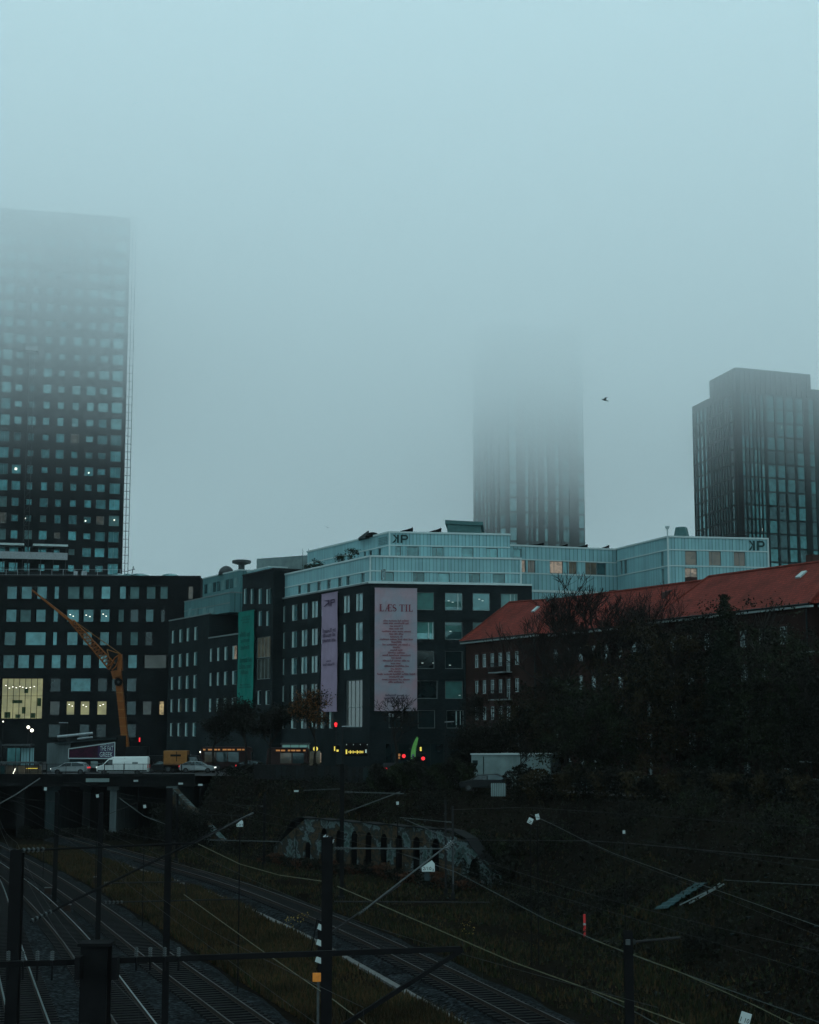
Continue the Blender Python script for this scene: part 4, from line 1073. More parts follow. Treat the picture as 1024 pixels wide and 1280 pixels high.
# left back volumes above the wings
def px_prism(name, fac, x0, x1, ytop, zb, depth, mat, par, trim=None):
    s0, s1 = sorted((fac.hit(x0, ytop)[0], fac.hit(x1, ytop)[0])); zt = fac.hit(x1, ytop)[1]
    pts = [fac.p(s0, 0).xy, fac.p(s1, 0).xy, fac.p(s1, 0, -depth).xy, fac.p(s0, 0, -depth).xy]
    mb = MB(); mb.prism([tuple(p) for p in pts], zb, zt); o = mb.build(name, mat, par)
    if trim:
        t = MB(); fac.box(t, s0 - .05, s1 + .05, zt, zt + .18, -depth, .08); fac.box(t, s0, s1, zb + (zt - zb) * .47, zb + (zt - zb) * .47 + .12, .002, .06)
        u = fac.p(s0, 0)
        t.build('edge_trim', trim, o)
    return o, zt
f3 = fK.off(-1.2)
o3, z3 = px_prism('glass_storey', f3, 231, 288, 741, zwA, 7, 'channel_glass_dark', kb, 'frame_grey')
for (x0, x1) in ((138, 158), (172, 190), (214, 232), (246, 268)):
    r = f3.off(.06).rect(*c44(x0, 480), *c44(x1, 528)); mb = MB(); f3.box(mb, r[0], r[1], max(r[2], zwA + .3), r[3], .01, .06); mb.build('window', 'blind', kb)
f4 = fK.off(-2.8)
o4, z4 = px_prism('glass_storey', f4, 254, 300, 713, zwA, 7, 'channel_glass_dark', kb, 'trim_white')
for k in range(8):
    for zz in (z4 - 2.5, z4 - 5.6):
        s_ = f4.hit(256 + k * 5.3, 735)[0]; mb = MB(); f4.box(mb, s_ - 1.3, s_, zz, zz + 1.5, .01, .05); mb.build('window', ('glass_pent', 'blind', 'glass_pent')[k % 3], kb)
f5 = fK.off(-4)
o5, z5 = px_prism('pale_storey', f5, 300, 336, 709, ZK - 6, 5, 'channel_glass', kb, 'trim_white')
q0 = P(321, 704, 246); q1 = P(396, 706, 240)
mb = MB(); mb.prism([(q0.x, 246), (q1.x, 240), (q1.x + 2, 250), (q0.x + 2, 256)], ZK, P(330, 698.5, 246).z); mb.build('plant_room', 'pale_render', kb)
for px in (378.5, 386): q = P(px, 696, 240); mb = MB(); mb.tube((q.x, 240, 27), (q.x, 240, P(px, 686, 240).z), .04, .03, 4); mb.build('antenna', 'steel_grey', kb)
q = P(302, 706, 252); mb = MB(); mb.lathe([(.5, 0), (.5, 1.3), (1.5, 1.6), (1.5, 2.0), (.6, 2.15)], (q.x, 252, z4 - .1), 14); mb.build('mushroom_vent', 'steel_grey', kb, smooth=False)
q = P(283, 709, 256); mb = MB(); mb.lathe([(1.3 * math.cos(t * .3), 1.5 * math.sin(t * .3)) for t in range(6)], (q.x, 256, z4), 14); mb.build('roof_dome', 'steel_grey', kb, smooth=True)
# roof plant on the penthouse
q0 = P(559, 660, 214); q1 = P(600.5, 660, 216); zb_ = P(580, 651.5, 214).z
mb = MB(); mb.prism([(q0.x, 213), (q1.x, 215), (q1.x + .5, 222), (q0.x + .5, 220)], ZU - .1, zb_ - .5); mb.prism([(q0.x - .3, 212.7), (q1.x + .3, 214.7), (q1.x + .8, 222.3), (q0.x + .2, 220.3)], zb_ - .499, zb_); mb.build('cooling_plant', 'teal_box', kb)
def rack(px0, px1, ya, yb, Y, par, zb):
    """sloping solar frame on a post"""
    a = P(px0, ya, Y); b = P(px1, yb, Y); mb = MB(); mb.add([tuple(a), tuple(b), (b.x, b.y + 2.4, b.z), (a.x, a.y + 2.4, a.z), (a.x, a.y, a.z - .18), (b.x, b.y, b.z - .18), (b.x, b.y + 2.4, b.z - .18), (a.x, a.y + 2.4, a.z - .18)],
        [(0, 1, 2, 3), (7, 6, 5, 4), (0, 4, 5, 1), (1, 5, 6, 2), (2, 6, 7, 3), (3, 7, 4, 0)])
    mb.tube((b.x - .1, b.y + .1, zb), (b.x - .1, b.y + .1, b.z), .08, .08, 4); mb.tube((b.x - .1, b.y + .1, b.z), (b.x - 1.6, b.y + .1, zb), .05, .05, 4)
    return mb.build('solar_frame', 'steel_black', par)
rack(500, 516.5, 664, 659.5, 211, kb, ZU); rack(537, 552, 664.5, 660, 212, kb, ZU)
rack(640, 680, 688, 682, 214, kb, ZL1) if False else None
rack(652, 680, 683.5, 678.5, 225, kb, ZR); rack(693, 710, 684.5, 680, 226, kb, ZR); rack(714, 735, 685.5, 680.5, 226, kb, ZR); rack(747, 762, 686.5, 681.5, 228, kb, ZR)
q = P(456, 665, 212); mb = MB(); mb.add([(q.x - .9, 212, ZU - .1), (q.x + .9, 212, ZU - .1), (q.x + .5, 212, ZU + .95), (q.x - .9, 216, ZU - .1), (q.x + .9, 216, ZU - .1), (q.x + .5, 216, ZU + .95)], [(0, 1, 2), (5, 4, 3), (0, 3, 4, 1), (1, 4, 5, 2), (2, 5, 3, 0)]); mb.build('roof_hatch', 'steel_grey', kb)
q = P(466, 666, 212); mb = MB(); mb.lathe([(1.0 * math.cos(t * .3), .7 * math.sin(t * .3)) for t in range(6)], (q.x, 212, ZU), 12); mb.build('roof_dome', 'steel_black', kb, smooth=True)

# ------------------------------------------------------------------ teal glass block with the second logo
c3 = P(835, 671.5, 212); ZG = c3.z; l3 = P(771, 688, 226.6); r3 = P(960, 675.5, 214.6)
gb = thing('glass_office_block', 'teal glass-clad office block with dark two-letter logo rising behind the red tiled roof', 'building', (c3.x, c3.y, 0))
m1 = Fac((l3.x, 226.6), (c3.x, 212)); m2 = Fac((c3.x, 212), (r3.x, 214.6))
za = m2.hit(835, 687)[1]; zb = m2.hit(835, 707)[1]
W = []
for x0, x1, pn, ml in ((638, 672, 'lit_dim', ()), (706, 742, 'lit_dim', (.3,)), (778, 812, 'lit_brown', (.5,))):
    r = m2.rect(*c6(x0, 115), *c6(x1, 152)); W.append((1, (r[0], r[1], zb + .12, za - .1), pn, ml))
r = m2.rect(*c6(638, 193), *c6(674, 212)); W.append((1, (r[0], r[1], zb - 1.8, zb - .25), 'lit_amber', (.5,)))
for x0, x1 in ((450, 457), (462, 470), (568, 576)):
    r = m1.rect(*c6(x0, 115), *c6(x1, 175)); W.append((0, (r[0], r[1], zb + .12, za - .1), 'blind', ()))
for x0, x1 in ((570, 578),):
    r = m1.rect(*c6(x0, 195), *c6(x1, 215)); W.append((0, (r[0], r[1], zb - 2.6, zb - .25), 'blind', ()))
cladding(gb, [m1, m2], 4, ZG, za, [m1.p(0, 0).xy, m1.p(m1.L, 0).xy, m2.p(m2.L, 0).xy, (m2.b.x + 2, m2.b.y + 18), (m1.a.x + 4, m1.a.y + 14)], wins=W)
mb = MB()
for fac in (m1, m2): fac.box(mb, 0, fac.L, zb - .07, zb + .07, .002, .07); fac.box(mb, 0, fac.L, zb - 3.4, zb - 3.25, .002, .07)
mb.build('edge_trim', 'trim_white', gb)
mb = MB(); mb.quad((m2.b.x, m2.b.y, 4), (m2.b.x + 2, m2.b.y + 18, 4), (m2.b.x + 2, m2.b.y + 18, ZG), (m2.b.x, m2.b.y, ZG)); mb.build('end_wall', 'channel_glass', gb); mb = MB(); m2.box(mb, m2.L - .1, m2.L + .08, 8, ZG - .03, -.1, .1); mb.build('end_trim', 'trim_white', gb)
kp_logo(gb, m2, 935, 955.2, 675.8, 688.5)
mb = MB(); q = P(834.5, 671, 211.8); mb.tube((q.x, q.y, 8), (q.x, q.y, ZG + 1.1), .12, .1, 6); mb.lathe([(.12, 0), (.3, .3), (.3, .45), (.1, .5)], (q.x, q.y, ZG + 1.0), 8); mb.build('corner_mast', 'trim_white', gb)
q = P(852, 670, 216); mb = MB(); mb.lathe([(1.0, 0), (1.0, .25), (1.15, .25), (.8, 1.9), (.65, 1.95)], (q.x, q.y, ZG - .1), 6); mb.build('hexagonal_flue', 'teal_box', gb)
q0 = P(869, 671, 217); q1 = P(895, 671, 217); mb = MB(); mb.add([(q0.x - .5, 216, ZG), (q1.x, 216, ZG), (q1.x, 216, ZG + .55), (q0.x + 1.2, 216, ZG + .55), (q0.x - .5, 221, ZG), (q1.x, 221, ZG), (q1.x, 221, ZG + .55), (q0.x + 1.2, 221, ZG + .55)], [(0, 1, 2, 3), (7, 6, 5, 4), (0, 3, 7, 4), (3, 2, 6, 7), (1, 5, 6, 2)]); mb.build('roof_unit', 'steel_dark', gb)
mb = MB(); a = P(905, 671.5, 217); b = P(935, 669.5, 217); mb.beam(tuple(a), tuple(b), .5, .12); mb.tube((a.x + 1, a.y, ZG - .1), (a.x + 1, a.y, ZG + .3), .07); mb.build('roof_rail', 'steel_dark', gb)
# ------------------------------------------------------------------ red-roofed brick apartment house
Q0 = Vector((6.7, 194.5)); Q1 = Vector((34.9, 135.5)); dB = (Q1 - Q0).normalized()
ext = 40
fH = Fac(tuple(Q0), tuple(Q0 + dB * ((Q1 - Q0).length + ext)))
nB = -fH.n
hb = thing('brick_apartment_house', 'long dark red brick apartment house with red tiled hipped roofs and white windows', 'building', (Q0.x, Q0.y, 0))
ZE = 15.9
sW1 = fH.hit(671, 800)[0]; sM = fH.hit(820, 790)[0]; sR = fH.hit(1013, 770)[0]; sEnd = fH.L
REC = 1.6           # the middle range stands back
def segf(s0, s1, o): g = Fac(tuple(fH.p(s0, 0, o).xy), tuple(fH.p(s1, 0, o).xy)); return g
secs = [(0, sW1, 0.0, 'left'), (sW1, sM, -REC, 'mid'), (sM, sR, 0.0, 'right'), (sR, sEnd, -.9, 'far')]
rowsz = [13.35, 10.25, 7.15, 4.05, 1.5]
rnd = random.Random(9); houses = []
bal = []
mbw = MB(); mbb = MB(); nwin = 0
for s0, s1, o, nm in secs:
    g = segf(s0, s1, o); L = g.L; rc_ = []
    if nm == 'left': xs_ = [g.hit(x, 827)[0] for x in (595.5, 605, 615, 625, 635, 645.8)]; xs_ = [(x, .5) for x in xs_]
    elif nm == 'mid':
        n = int(L / 2.35); xs_ = [((i + .5) * L / n, .5) for i in range(n)]
    elif nm == 'right': xs_ = [(g.hit(x, 800)[0], .55) for x in (840, 862, 884, 906, 929, 953, 979.5)]
    else: xs_ = [(g.hit(x, 800)[0], .55) for x in (1018, 1044)] + [(g.hit(1044, 800)[0] + 2.4 * k, .55) for k in range(1, 8)]
    for ri, z in enumerate(rowsz):
        for ci, (s, hw) in enumerate(xs_):
            door = (nm == 'left' and ci == 4 and ri < 4) or (nm == 'far' and ci == 0 and ri < 4)
            r = (s - hw, s + hw, z - (1.45 if door else .75), z + .8); rc_.append((r, door))
            if door: bal.append((g, s, z - 1.5, nm))
    wall(mbw, g, 0, L, 0, ZE, [r for r, _ in rc_], .18)
    houses.append((g, rc_, nm))
for sx, o0, o1 in ((sW1, -REC, 0), (sM, -REC, 0), (sR, -.9, 0)):
    a = fH.p(sx, 0, o0); b = fH.p(sx, 0, o1); mbw.quad((a.x, a.y, 0), (b.x, b.y, 0), (b.x, b.y, ZE), (a.x, a.y, ZE))
a = fH.p(0, 0); b = fH.p(0, 0, -11); c = fH.p(sEnd, 0, -11); d = fH.p(sEnd, 0)
mbw.quad((a.x, a.y, 0), (b.x, b.y, 0), (b.x, b.y, ZE), (a.x, a.y, ZE)); mbw.quad((b.x, b.y, 0), (c.x, c.y, 0), (c.x, c.y, ZE), (b.x, b.y, ZE))
mbw.quad((d.x, d.y, 0), (c.x, c.y, 0), (c.x, c.y, ZE), (d.x, d.y, ZE))
mbw.build('wall', 'brick_red', hb)
cnt = 0; cand = []
for g, rc_, nm in houses:
    for r, door in rc_: cand.append((0 if nm in ('left', 'right', 'far') else 1, -r[2], g, r, door))
cand.sort(key=lambda c: (c[0], c[1]))
restm = MB()
for i, (_, _, g, r, door) in enumerate(cand):
    if i < 98: window(hb, g, r, 'glass_house', 'frame_white', .075, (.5,), (.66,) if not door else (.62, .3), depth=.16, name='balcony_door' if door else 'window', dress='brick_band')
    else:
        g.box(restm, r[0], r[1], r[2], r[3], -.17, -.14); restm.cur = 1
        g.box(restm, (r[0] + r[1]) / 2 - .04, (r[0] + r[1]) / 2 + .04, r[2], r[3], -.13, -.1); g.box(restm, r[0], r[1], r[3] - .5, r[3] - .42, -.13, -.098); restm.cur = 0
if restm.v: restm.build('windows', ['glass_house', 'frame_white'], hb, kind='stuff')
for g, s, z, nm in bal:
    mb = MB(); w0 = 2.6 if nm == 'left' else 1.4; g.box(mb, s - w0, s + 1.0, z - .12, z, .003, 1.2)
    ob = mb.build('balcony', 'frame_grey', hb); mb = MB()
    for a_, b_ in (((s - w0 + .03, 1.17), (s + .97, 1.17)), ((s - w0 + .03, .05), (s - w0 + .03, 1.17)), ((s + .97, .05), (s + .97, 1.17))):
        A = g.p(a_[0], z, a_[1]); B = g.p(b_[0], z, b_[1]); n = max(2, int((B - A).length / .13))
        for k in range(n + 1): q = A + (B - A) * k / n; mb.tube(q, q + Vector((0, 0, 1.0)), .014, .014, 3)
        mb.beam(A + Vector((0, 0, 1.02)), B + Vector((0, 0, 1.02)), .05, .05)
    mb.build('railing', 'steel_dark', ob)
# roofs with real slopes; uv along the eave and up the slope for the tile courses
def roof_faces(name, par, faces, th=.0, mat='roof_tile'):
    me = bpy.data.meshes.new(name); off = root_loc(par); vs_ = []; fs = []
    for f in faces: fs.append(tuple(range(len(vs_), len(vs_) + len(f)))); vs_ += [Vector(p) - off for p in f]
    me.from_pydata([tuple(v) for v in vs_], [], fs); me.materials.append(MATS[mat]); uvl = me.uv_layers.new(name='UVMap')
    for pi, f in enumerate(faces):
        p0 = Vector(f[0]); e = (Vector(f[1]) - p0).normalized(); nr = e.cross(Vector(f[2]) - p0).normalized(); u2 = nr.cross(e)
        for k, li in enumerate(me.polygons[pi].loop_indices): q = Vector(f[k]) - p0; uvl.data[li].uv = (q.dot(e), q.dot(u2))
    o = bpy.data.objects.new(name, me); COL.objects.link(o); o.parent = par; return o
ov = .45
def hp(s, z, inward): q = fH.p(s, z, -inward); return (q.x, q.y, z)
def hip_roof(s0, s1, o, ridge_in, zr, hipl, hipr, back=11.0):
    e0 = hp(s0 - (ov if hipl else 0), ZE, -o - ov); e1 = hp(s1 + (ov if hipr else 0), ZE, -o - ov)
    r0 = hp(s0 + hipl, zr, ridge_in); r1 = hp(s1 - hipr, zr, ridge_in); b0 = hp(s0 - (ov if hipl else 0), ZE, back + ov); b1 = hp(s1 + (ov if hipr else 0), ZE, back + ov)
    return [[e0, e1, r1, r0], [b1, b0, r0, r1], [b0, e0, r0], [e1, b1, r1]]
zr1 = 20.6; zr2 = 20.9
rgt = fH.hit(1060, 700)[0]
def zof(px, py, inward):
    g = fH.off(-inward); s, z = g.hit(px, py); return s, z
s_a, z_a = zof(637, 753, 5.2); s_b, z_b = zof(682, 750, 5.2); s_c, z_c = zof(796, 738, 5.8); s_d, z_d = zof(886, 721, 5.5); s_e, z_e = zof(1024, 703, 5.5)
print('ridges', (s_a, z_a), (s_b, z_b), (s_c, z_c), (s_d, z_d), (s_e, z_e), 'secs', sW1, sM, sR, sEnd)
RW = roof_faces('roof', hb, [[hp(-ov, ZE, -ov), hp(sW1 + ov, ZE, -ov), hp(s_b, z_b, 5.2), hp(s_a, z_a, 5.2)], [hp(-ov, ZE, 11.4), hp(-ov, ZE, -ov), hp(s_a, z_a, 5.2)],
    [hp(sW1 + ov, ZE, -ov), hp(sW1 + ov, ZE, 11.4), hp(s_b, z_b, 5.2)], [hp(sW1 + ov, ZE, 11.4), hp(-ov, ZE, 11.4), hp(s_a, z_a, 5.2), hp(s_b, z_b, 5.2)]])
zm_ = (z_b * .4 + z_c * .6)
RMd = roof_faces('roof', hb, [[hp(sW1 - 1, ZE, REC - ov), hp(sM + 1, ZE, REC - ov), hp(sM + 6, z_c, 5.9), hp(s_b - .2, z_b + .0, 5.9)], [hp(sM + 6, ZE, 11.3), hp(sW1 - 1, ZE, 11.3), hp(s_b - .2, z_b, 5.9), hp(sM + 6, z_c, 5.9)]])
RR = roof_faces('roof', hb, [[hp(sM - ov, ZE, -ov), hp(sR + ov, ZE, -ov), hp(sR - 1.5, z_e, 5.5), hp(s_d, z_d, 5.5)], [hp(sM - ov, ZE, 11.4), hp(sM - ov, ZE, -ov), hp(s_d, z_d, 5.5)],
    [hp(sR + ov, ZE, 11.4), hp(sM - ov, ZE, 11.4), hp(s_d, z_d, 5.5), hp(sR - 1.5, z_e, 5.5)], [hp(sR + ov, ZE, -ov), hp(sR + ov, ZE, 11.4), hp(sR - 1.5, z_e, 5.5)]])
RF = roof_faces('roof', hb, [[hp(sR - 1, ZE, .9 - ov), hp(sEnd, ZE, .9 - ov), hp(sEnd, z_e, 5.8), hp(sR - 4, z_e, 5.8)], [hp(sEnd, ZE, 11.2), hp(sR - 1, ZE, 11.2), hp(sR - 4, z_e, 5.8), hp(sEnd, z_e, 5.8)]])
# ridge tiles and hips, gutters
def rt_(pts, par):
    mb = MB()
    for a, b in zip(pts[:-1], pts[1:]): mb.tube(Vector(a) + Vector((0, 0, .03)), Vector(b) + Vector((0, 0, .03)), .13, .13, 6)
    mb.build('ridge_tiles', 'roof_ridge', par)
matte('roof_ridge', (.10, .022, .016), .8, .3, 3)
rt_([hp(-ov, ZE, -ov), hp(s_a, z_a, 5.2), hp(s_b, z_b, 5.2), hp(sW1 + ov, ZE, -ov)], RW)
rt_([hp(s_b - .2, z_b, 5.9), hp(sM + 6, z_c, 5.9)], RMd); rt_([hp(sM - ov, ZE, -ov), hp(s_d, z_d, 5.5), hp(sR - 1.5, z_e, 5.5), hp(sR + ov, ZE, -ov)], RR); rt_([hp(sR - 4, z_e, 5.8), hp(sEnd, z_e, 5.8)], RF)
mb = MB()
for s0, s1, o in ((-ov, sW1 + ov, -ov), (sW1 + ov, sM - ov, REC - ov), (sM - ov, sR + ov, -ov), (sR + ov, sEnd, .9 - ov)):
    a = Vector(hp(s0, ZE, o - .06)); b = Vector(hp(s1, ZE, o - .06)); a.z = b.z = ZE - .06; mb.tube(a, b, .1, .1, 6)
mb.build('gutter', 'frame_dark', hb)
mb = MB()
for s0, s1, o in ((-ov, sW1 + ov, 0), (sW1 + ov, sM - ov, REC), (sM - ov, sR + ov, 0), (sR + ov, sEnd, .9)):
    a = [hp(s0, 0, o - ov + .03), hp(s1, 0, o - ov + .03), hp(s1, 0, o - .004), hp(s0, 0, o - .004)]; mb.prism([(q[0], q[1]) for q in a], ZE - .32, ZE - .16)
mb.build('eaves_board', 'frame_white', hb)
mb = MB()
for s in (.3, sW1 - .3, sM + .4, sR - .4): a = fH.p(s, 0, .1); mb.tube((a.x, a.y, 0), (a.x, a.y, ZE - .1), .07, .07, 6)
mb.build('downpipes', 'frame_dark', hb)
def sky_light(px, py, par, roofface):
    p0, p1, p2 = [Vector(q) for q in roofface[:3]]; n = (p1 - p0).cross(p2 - p0).normalized(); dr = ray(px, py); t = (p0 - Vector((0, 0, H))).dot(n) / dr.dot(n); c = Vector((0, 0, H)) + dr * t
    if n.z < 0: n = -n
    e = (p1 - p0).normalized(); u2 = n.cross(e); MB().obox(c + n * .07, e * .33, u2 * .5, n * .08).build('skylight', 'sign_white', par)
sky_light(670, 762, RW, [hp(-ov, ZE, -ov), hp(sW1 + ov, ZE, -ov), hp(s_b, z_b, 5.2)]); sky_light(1002, 719, RR, [hp(sM - ov, ZE, -ov), hp(sR + ov, ZE, -ov), hp(sR - 1.5, z_e, 5.5)])
# fire-wall gable with small chimney
gq = fH.off(-REC); sg = zof(792, 745, 5.9)[0]
mb = MB(); q = [hp(sM - 5, 0, REC + 2.6), hp(sM - 4.4, 0, REC + 2.6), hp(sM - 4.4, 0, 9), hp(sM - 5, 0, 9)]
mb.prism([(p[0], p[1]) for p in q], ZE, [19.2, 19.2, 20.6, 20.6]); mb.build('fire_wall', 'brick_band', hb)
for s, zz in ((sW1 + 6, 22.0), (sM - 3, 22.2), (sM + 16, 22.6)):
    c = hp(s, 0, 6.5); mb = MB(); mb.obox((c[0], c[1], zz - 2.2), (dB.x * .45, dB.y * .45, 0), (nB.x * .45, nB.y * .45, 0), (0, 0, .7)) ; mb.build('chimney', 'brick_band', hb)

# ------------------------------------------------------------------ the three banners
rnd = random.Random(21)
def cloth(fac, x0, x1, s_mid_y, y0, y1, out, name, mat, par, sag=.04):
    s0, s1 = sorted((fac.hit(x0, s_mid_y)[0], fac.hit(x1, s_mid_y)[0])); zt = fac.hit((x0 + x1) / 2, y0)[1]; zb = fac.hit((x0 + x1) / 2, y1)[1]
    nS, nZ = 8, 40; mb = MB(); v = []
    for j in range(nZ + 1):
        for i in range(nS + 1):
            s = s0 + (s1 - s0) * i / nS; z = zb + (zt - zb) * j / nZ
            v.append(fac.p(s, z, out + sag * math.sin(i * 1.9 + j * .25) * math.sin(j * .4 + i)))
    mb.add(v, [(j * (nS + 1) + i, j * (nS + 1) + i + 1, (j + 1) * (nS + 1) + i + 1, (j + 1) * (nS + 1) + i) for j in range(nZ) for i in range(nS)])
    fac.box(mb, s0 - .02, s1 + .02, zt - .02, zt + .08, out - .06, out + .04); fac.box(mb, s0 - .02, s1 + .02, zb - .08, zb + .02, out - .06, out + .04)
    mb.build('cloth', mat, par, smooth=False)
    m2_ = MB(); [fac.box(m2_, s - .04, s + .04, zt - .1, zt, 0, out - .06) or fac.box(m2_, s - .04, s + .04, zb, zb + .1, 0, out - .06) for s in (s0 + .2, s1 - .2)]; m2_.build('brackets', 'steel_grey', par)
    return s0, s1, zb, zt
LG = 'banners hung on the black office building'
t = thing('banner', 'wide pale grey-pink banner reading LÆS TIL above small red lines', 'banner', tuple(fF.p(2, 10, .4)), group=LG)
s0, s1, zb, zt = cloth(fF, 468, 521, 800, 736, 888, .32, 'cloth', 'cloth_poster', t)
fn = lambda s, z: fF.p(s, z, .40)
w = s1 - s0; scx = (s0 + s1) / 2; hgt = zt - zb
mb = MB(); yy = lambda py: zb + (888 - py) / 152 * hgt
zt0, zt1 = yy(764.8), yy(756)
# serif title: strokes cut letter by letter
def serif_word(mb, word, x, z, h):
    th = h * .15; tn = h * .06; sr = h * .10
    def q(a, b, c, d): mb.quad(fn(a, c), fn(b, c), fn(b, d), fn(a, d))
    def dia(xa, za, xb, zb_, wd): mb.add([fn(xa - wd / 2, za), fn(xa + wd / 2, za), fn(xb + wd / 2, zb_), fn(xb - wd / 2, zb_)], [(0, 1, 2, 3)])
    for ch in word:
        if ch == ' ': x += h * .34; continue
        if ch in 'LTI':
            W_ = {'L': .62, 'T': .72, 'I': .34}[ch] * h; cx = x + (.17 * h if ch != 'T' else W_ / 2)
            q(cx - th / 2, cx + th / 2, z, z + h); q(cx - th / 2 - sr, cx + th / 2 + sr, z, z + tn)
            if ch != 'T': q(cx - th / 2 - sr, cx + th / 2 + sr, z + h - tn, z + h)
            if ch == 'L': q(cx + th / 2, x + W_, z, z + tn * 1.2); q(x + W_ - tn, x + W_, z, z + h * .26)
            if ch == 'T': q(x, x + W_, z + h - tn, z + h); q(x, x + tn, z + h * .76, z + h - tn); q(x + W_ - tn, x + W_, z + h * .76, z + h - tn)
            x += W_ + h * .12
        elif ch == 'Æ':
            W_ = h * 1.05; cx = x + .58 * h
            dia(x + .1 * h, z, cx - .02 * h, z + h, tn); q(x, x + .22 * h, z, z + tn); q(x + .28 * h, cx, z + .34 * h, z + .34 * h + tn)
            q(cx - th / 2, cx + th / 2, z, z + h)
            for zz in (z, z + h * .48, z + h - tn): q(cx + th / 2, x + W_ * (.86 if zz == z + h * .48 else 1), zz, zz + tn)
            q(x + W_ - tn, x + W_, z, z + .22 * h); q(x + W_ - tn, x + W_, z + .78 * h, z + h); x += W_ + h * .1
        elif ch == 'S':
            W_ = h * .52; pts = []; cx = x + W_ / 2
            for k in range(9): a_ = R(25 + k * 245 / 8); pts.append((cx + W_ * .42 * math.cos(a_), z + h * .745 + h * .235 * math.sin(a_)))
            for k in range(1, 9): a_ = R(90 - k * 245 / 8); pts.append((cx + W_ * .46 * math.cos(a_), z + h * .27 + h * .25 * math.sin(a_)))
            for k_, ((a0, b0), (a1, b1)) in enumerate(zip(pts[:-1], pts[1:])):
                wd = th * (.45 + .65 * math.exp(-((k_ - 7.5) / 4) ** 2)); d_ = Vector((a1 - a0, b1 - b0)).normalized(); nx_, nz_ = -d_.y * wd / 2, d_.x * wd / 2
                mb.add([fn(a0 - nx_, b0 - nz_), fn(a1 - nx_, b1 - nz_), fn(a1 + nx_, b1 + nz_), fn(a0 + nx_, b0 + nz_)], [(0, 1, 2, 3)])
            x += W_ + h * .12
    return x
h_ = zt1 - zt0; tw_ = h_ * 4.75
serif_word(mb, 'LÆS TIL', scx - tw_ / 2, zt0, h_)
mb.build('title_lettering', 'ink_red', t)
mb = MB(); ws = [.60, .60, .30, .33, .66, .33, .28, .76, .22, .64, .15, .27, .38, .64, .22, .62, .25, .56, .25, .35, .88, .33, .66, .36]
for k, ww in enumerate(ws): scribble(mb, fn, scx, yy(777.5 + k * 3.33), w * ww, .24, rnd)
mb.build('small_lettering', 'ink_red', t)
mb = MB()
for k, ww in enumerate((.5, .56, .42)): scribble(mb, fn, scx, yy(870.5 + k * 3.6), w * ww, .28, rnd)
mb.build('footer_lettering', 'ink_dark', t)
# mauve banner
t = thing('banner', 'narrow mauve banner with dark monogram on the left face of the black building', 'banner', tuple(fK.p(8, 10, .4)), group=LG)
s0, s1, zb, zt = cloth(fK, 404.5, 424.5, 800, 742, 889, .32, 'cloth', 'cloth_mauve', t)
fk2 = fK.off(.0); scx = (s0 + s1) / 2; w = s1 - s0; hgt = zt - zb; yy = lambda py: zb + (889 - py) / 147 * hgt
gK = Fac(tuple(fK.p(s1, 0).xy), tuple(fK.p(s0, 0).xy))     # reads left to right from the street
fn2 = lambda s, z: gK.p(s, z, .40)
sc2 = w / 2
class Sub: pass
mb = MB()
t_ = .2
def bar2(a, b, c, d): mb.quad(fn2(a, c), fn2(b, c), fn2(b, d), fn2(a, d))
lz0, lz1 = yy(758), yy(750); lw = w * .36
bar2(sc2 - .1, sc2 + .2, lz0, lz1); bar2(sc2 + .45, sc2 + .75, lz0, lz1); bar2(sc2 + .75, sc2 + lw, lz1 - .18, lz1); bar2(sc2 + .75, sc2 + lw, lz0 + .35, lz0 + .5); bar2(sc2 + lw - .25, sc2 + lw, lz0 + .5, lz1 - .18)
mb.add([fn2(sc2 - .1, lz0 + .55), fn2(sc2 - lw, lz1), fn2(sc2 - lw + .35, lz1), fn2(sc2 - .1, lz0 + .85)], [(0, 1, 2, 3)]); mb.add([fn2(sc2 - .1, lz0 + .6), fn2(sc2 - lw, lz0), fn2(sc2 - lw + .35, lz0), fn2(sc2 - .1, lz0 + .3)], [(0, 1, 2, 3)])
mb.build('monogram', 'logo_mauve', t)
mb = MB()
for py, ww, hh in ((791, .76, .52), (796.5, .80, .52), (803, .78, .52), (827.8, .28, .3), (832.5, .72, .34)): scribble(mb, fn2, sc2, yy(py), w * ww, hh, rnd)
mb.build('lettering', 'logo_mauve', t)
# green banner
fSS = fS; t = thing('banner', 'narrow sea-green banner with darker green lines of lettering on the projecting stair block', 'banner', tuple(fS.p(fS.hit(310, 800)[0], 10, .4)), group=LG)
s0, s1, zb, zt = cloth(fS, 300.3, 320, 800, 764.5, 885, .32, 'cloth', 'cloth_green', t)
w = s1 - s0; gS = Fac(tuple(fS.p(s1, 0).xy), tuple(fS.p(s0, 0).xy)); fn3 = lambda s, z: gS.p(s, z, .40); hgt = zt - zb; yy = lambda py: zb + (885 - py) / 120.5 * hgt
mb = MB()
for py, ww, hh in ((772.5, .5, .3), (775.5, .6, .3), (779, .4, .25), (796, .72, .75), (803, .6, .6), (812, .62, .7), (828, .7, .7), (836, .76, .7), (843, .55, .6), (857, .6, .25), (860, .76, .25)): scribble(mb, fn3, w / 2, yy(py), w * ww, hh, rnd)
mb.build('lettering', 'ink_green', t)
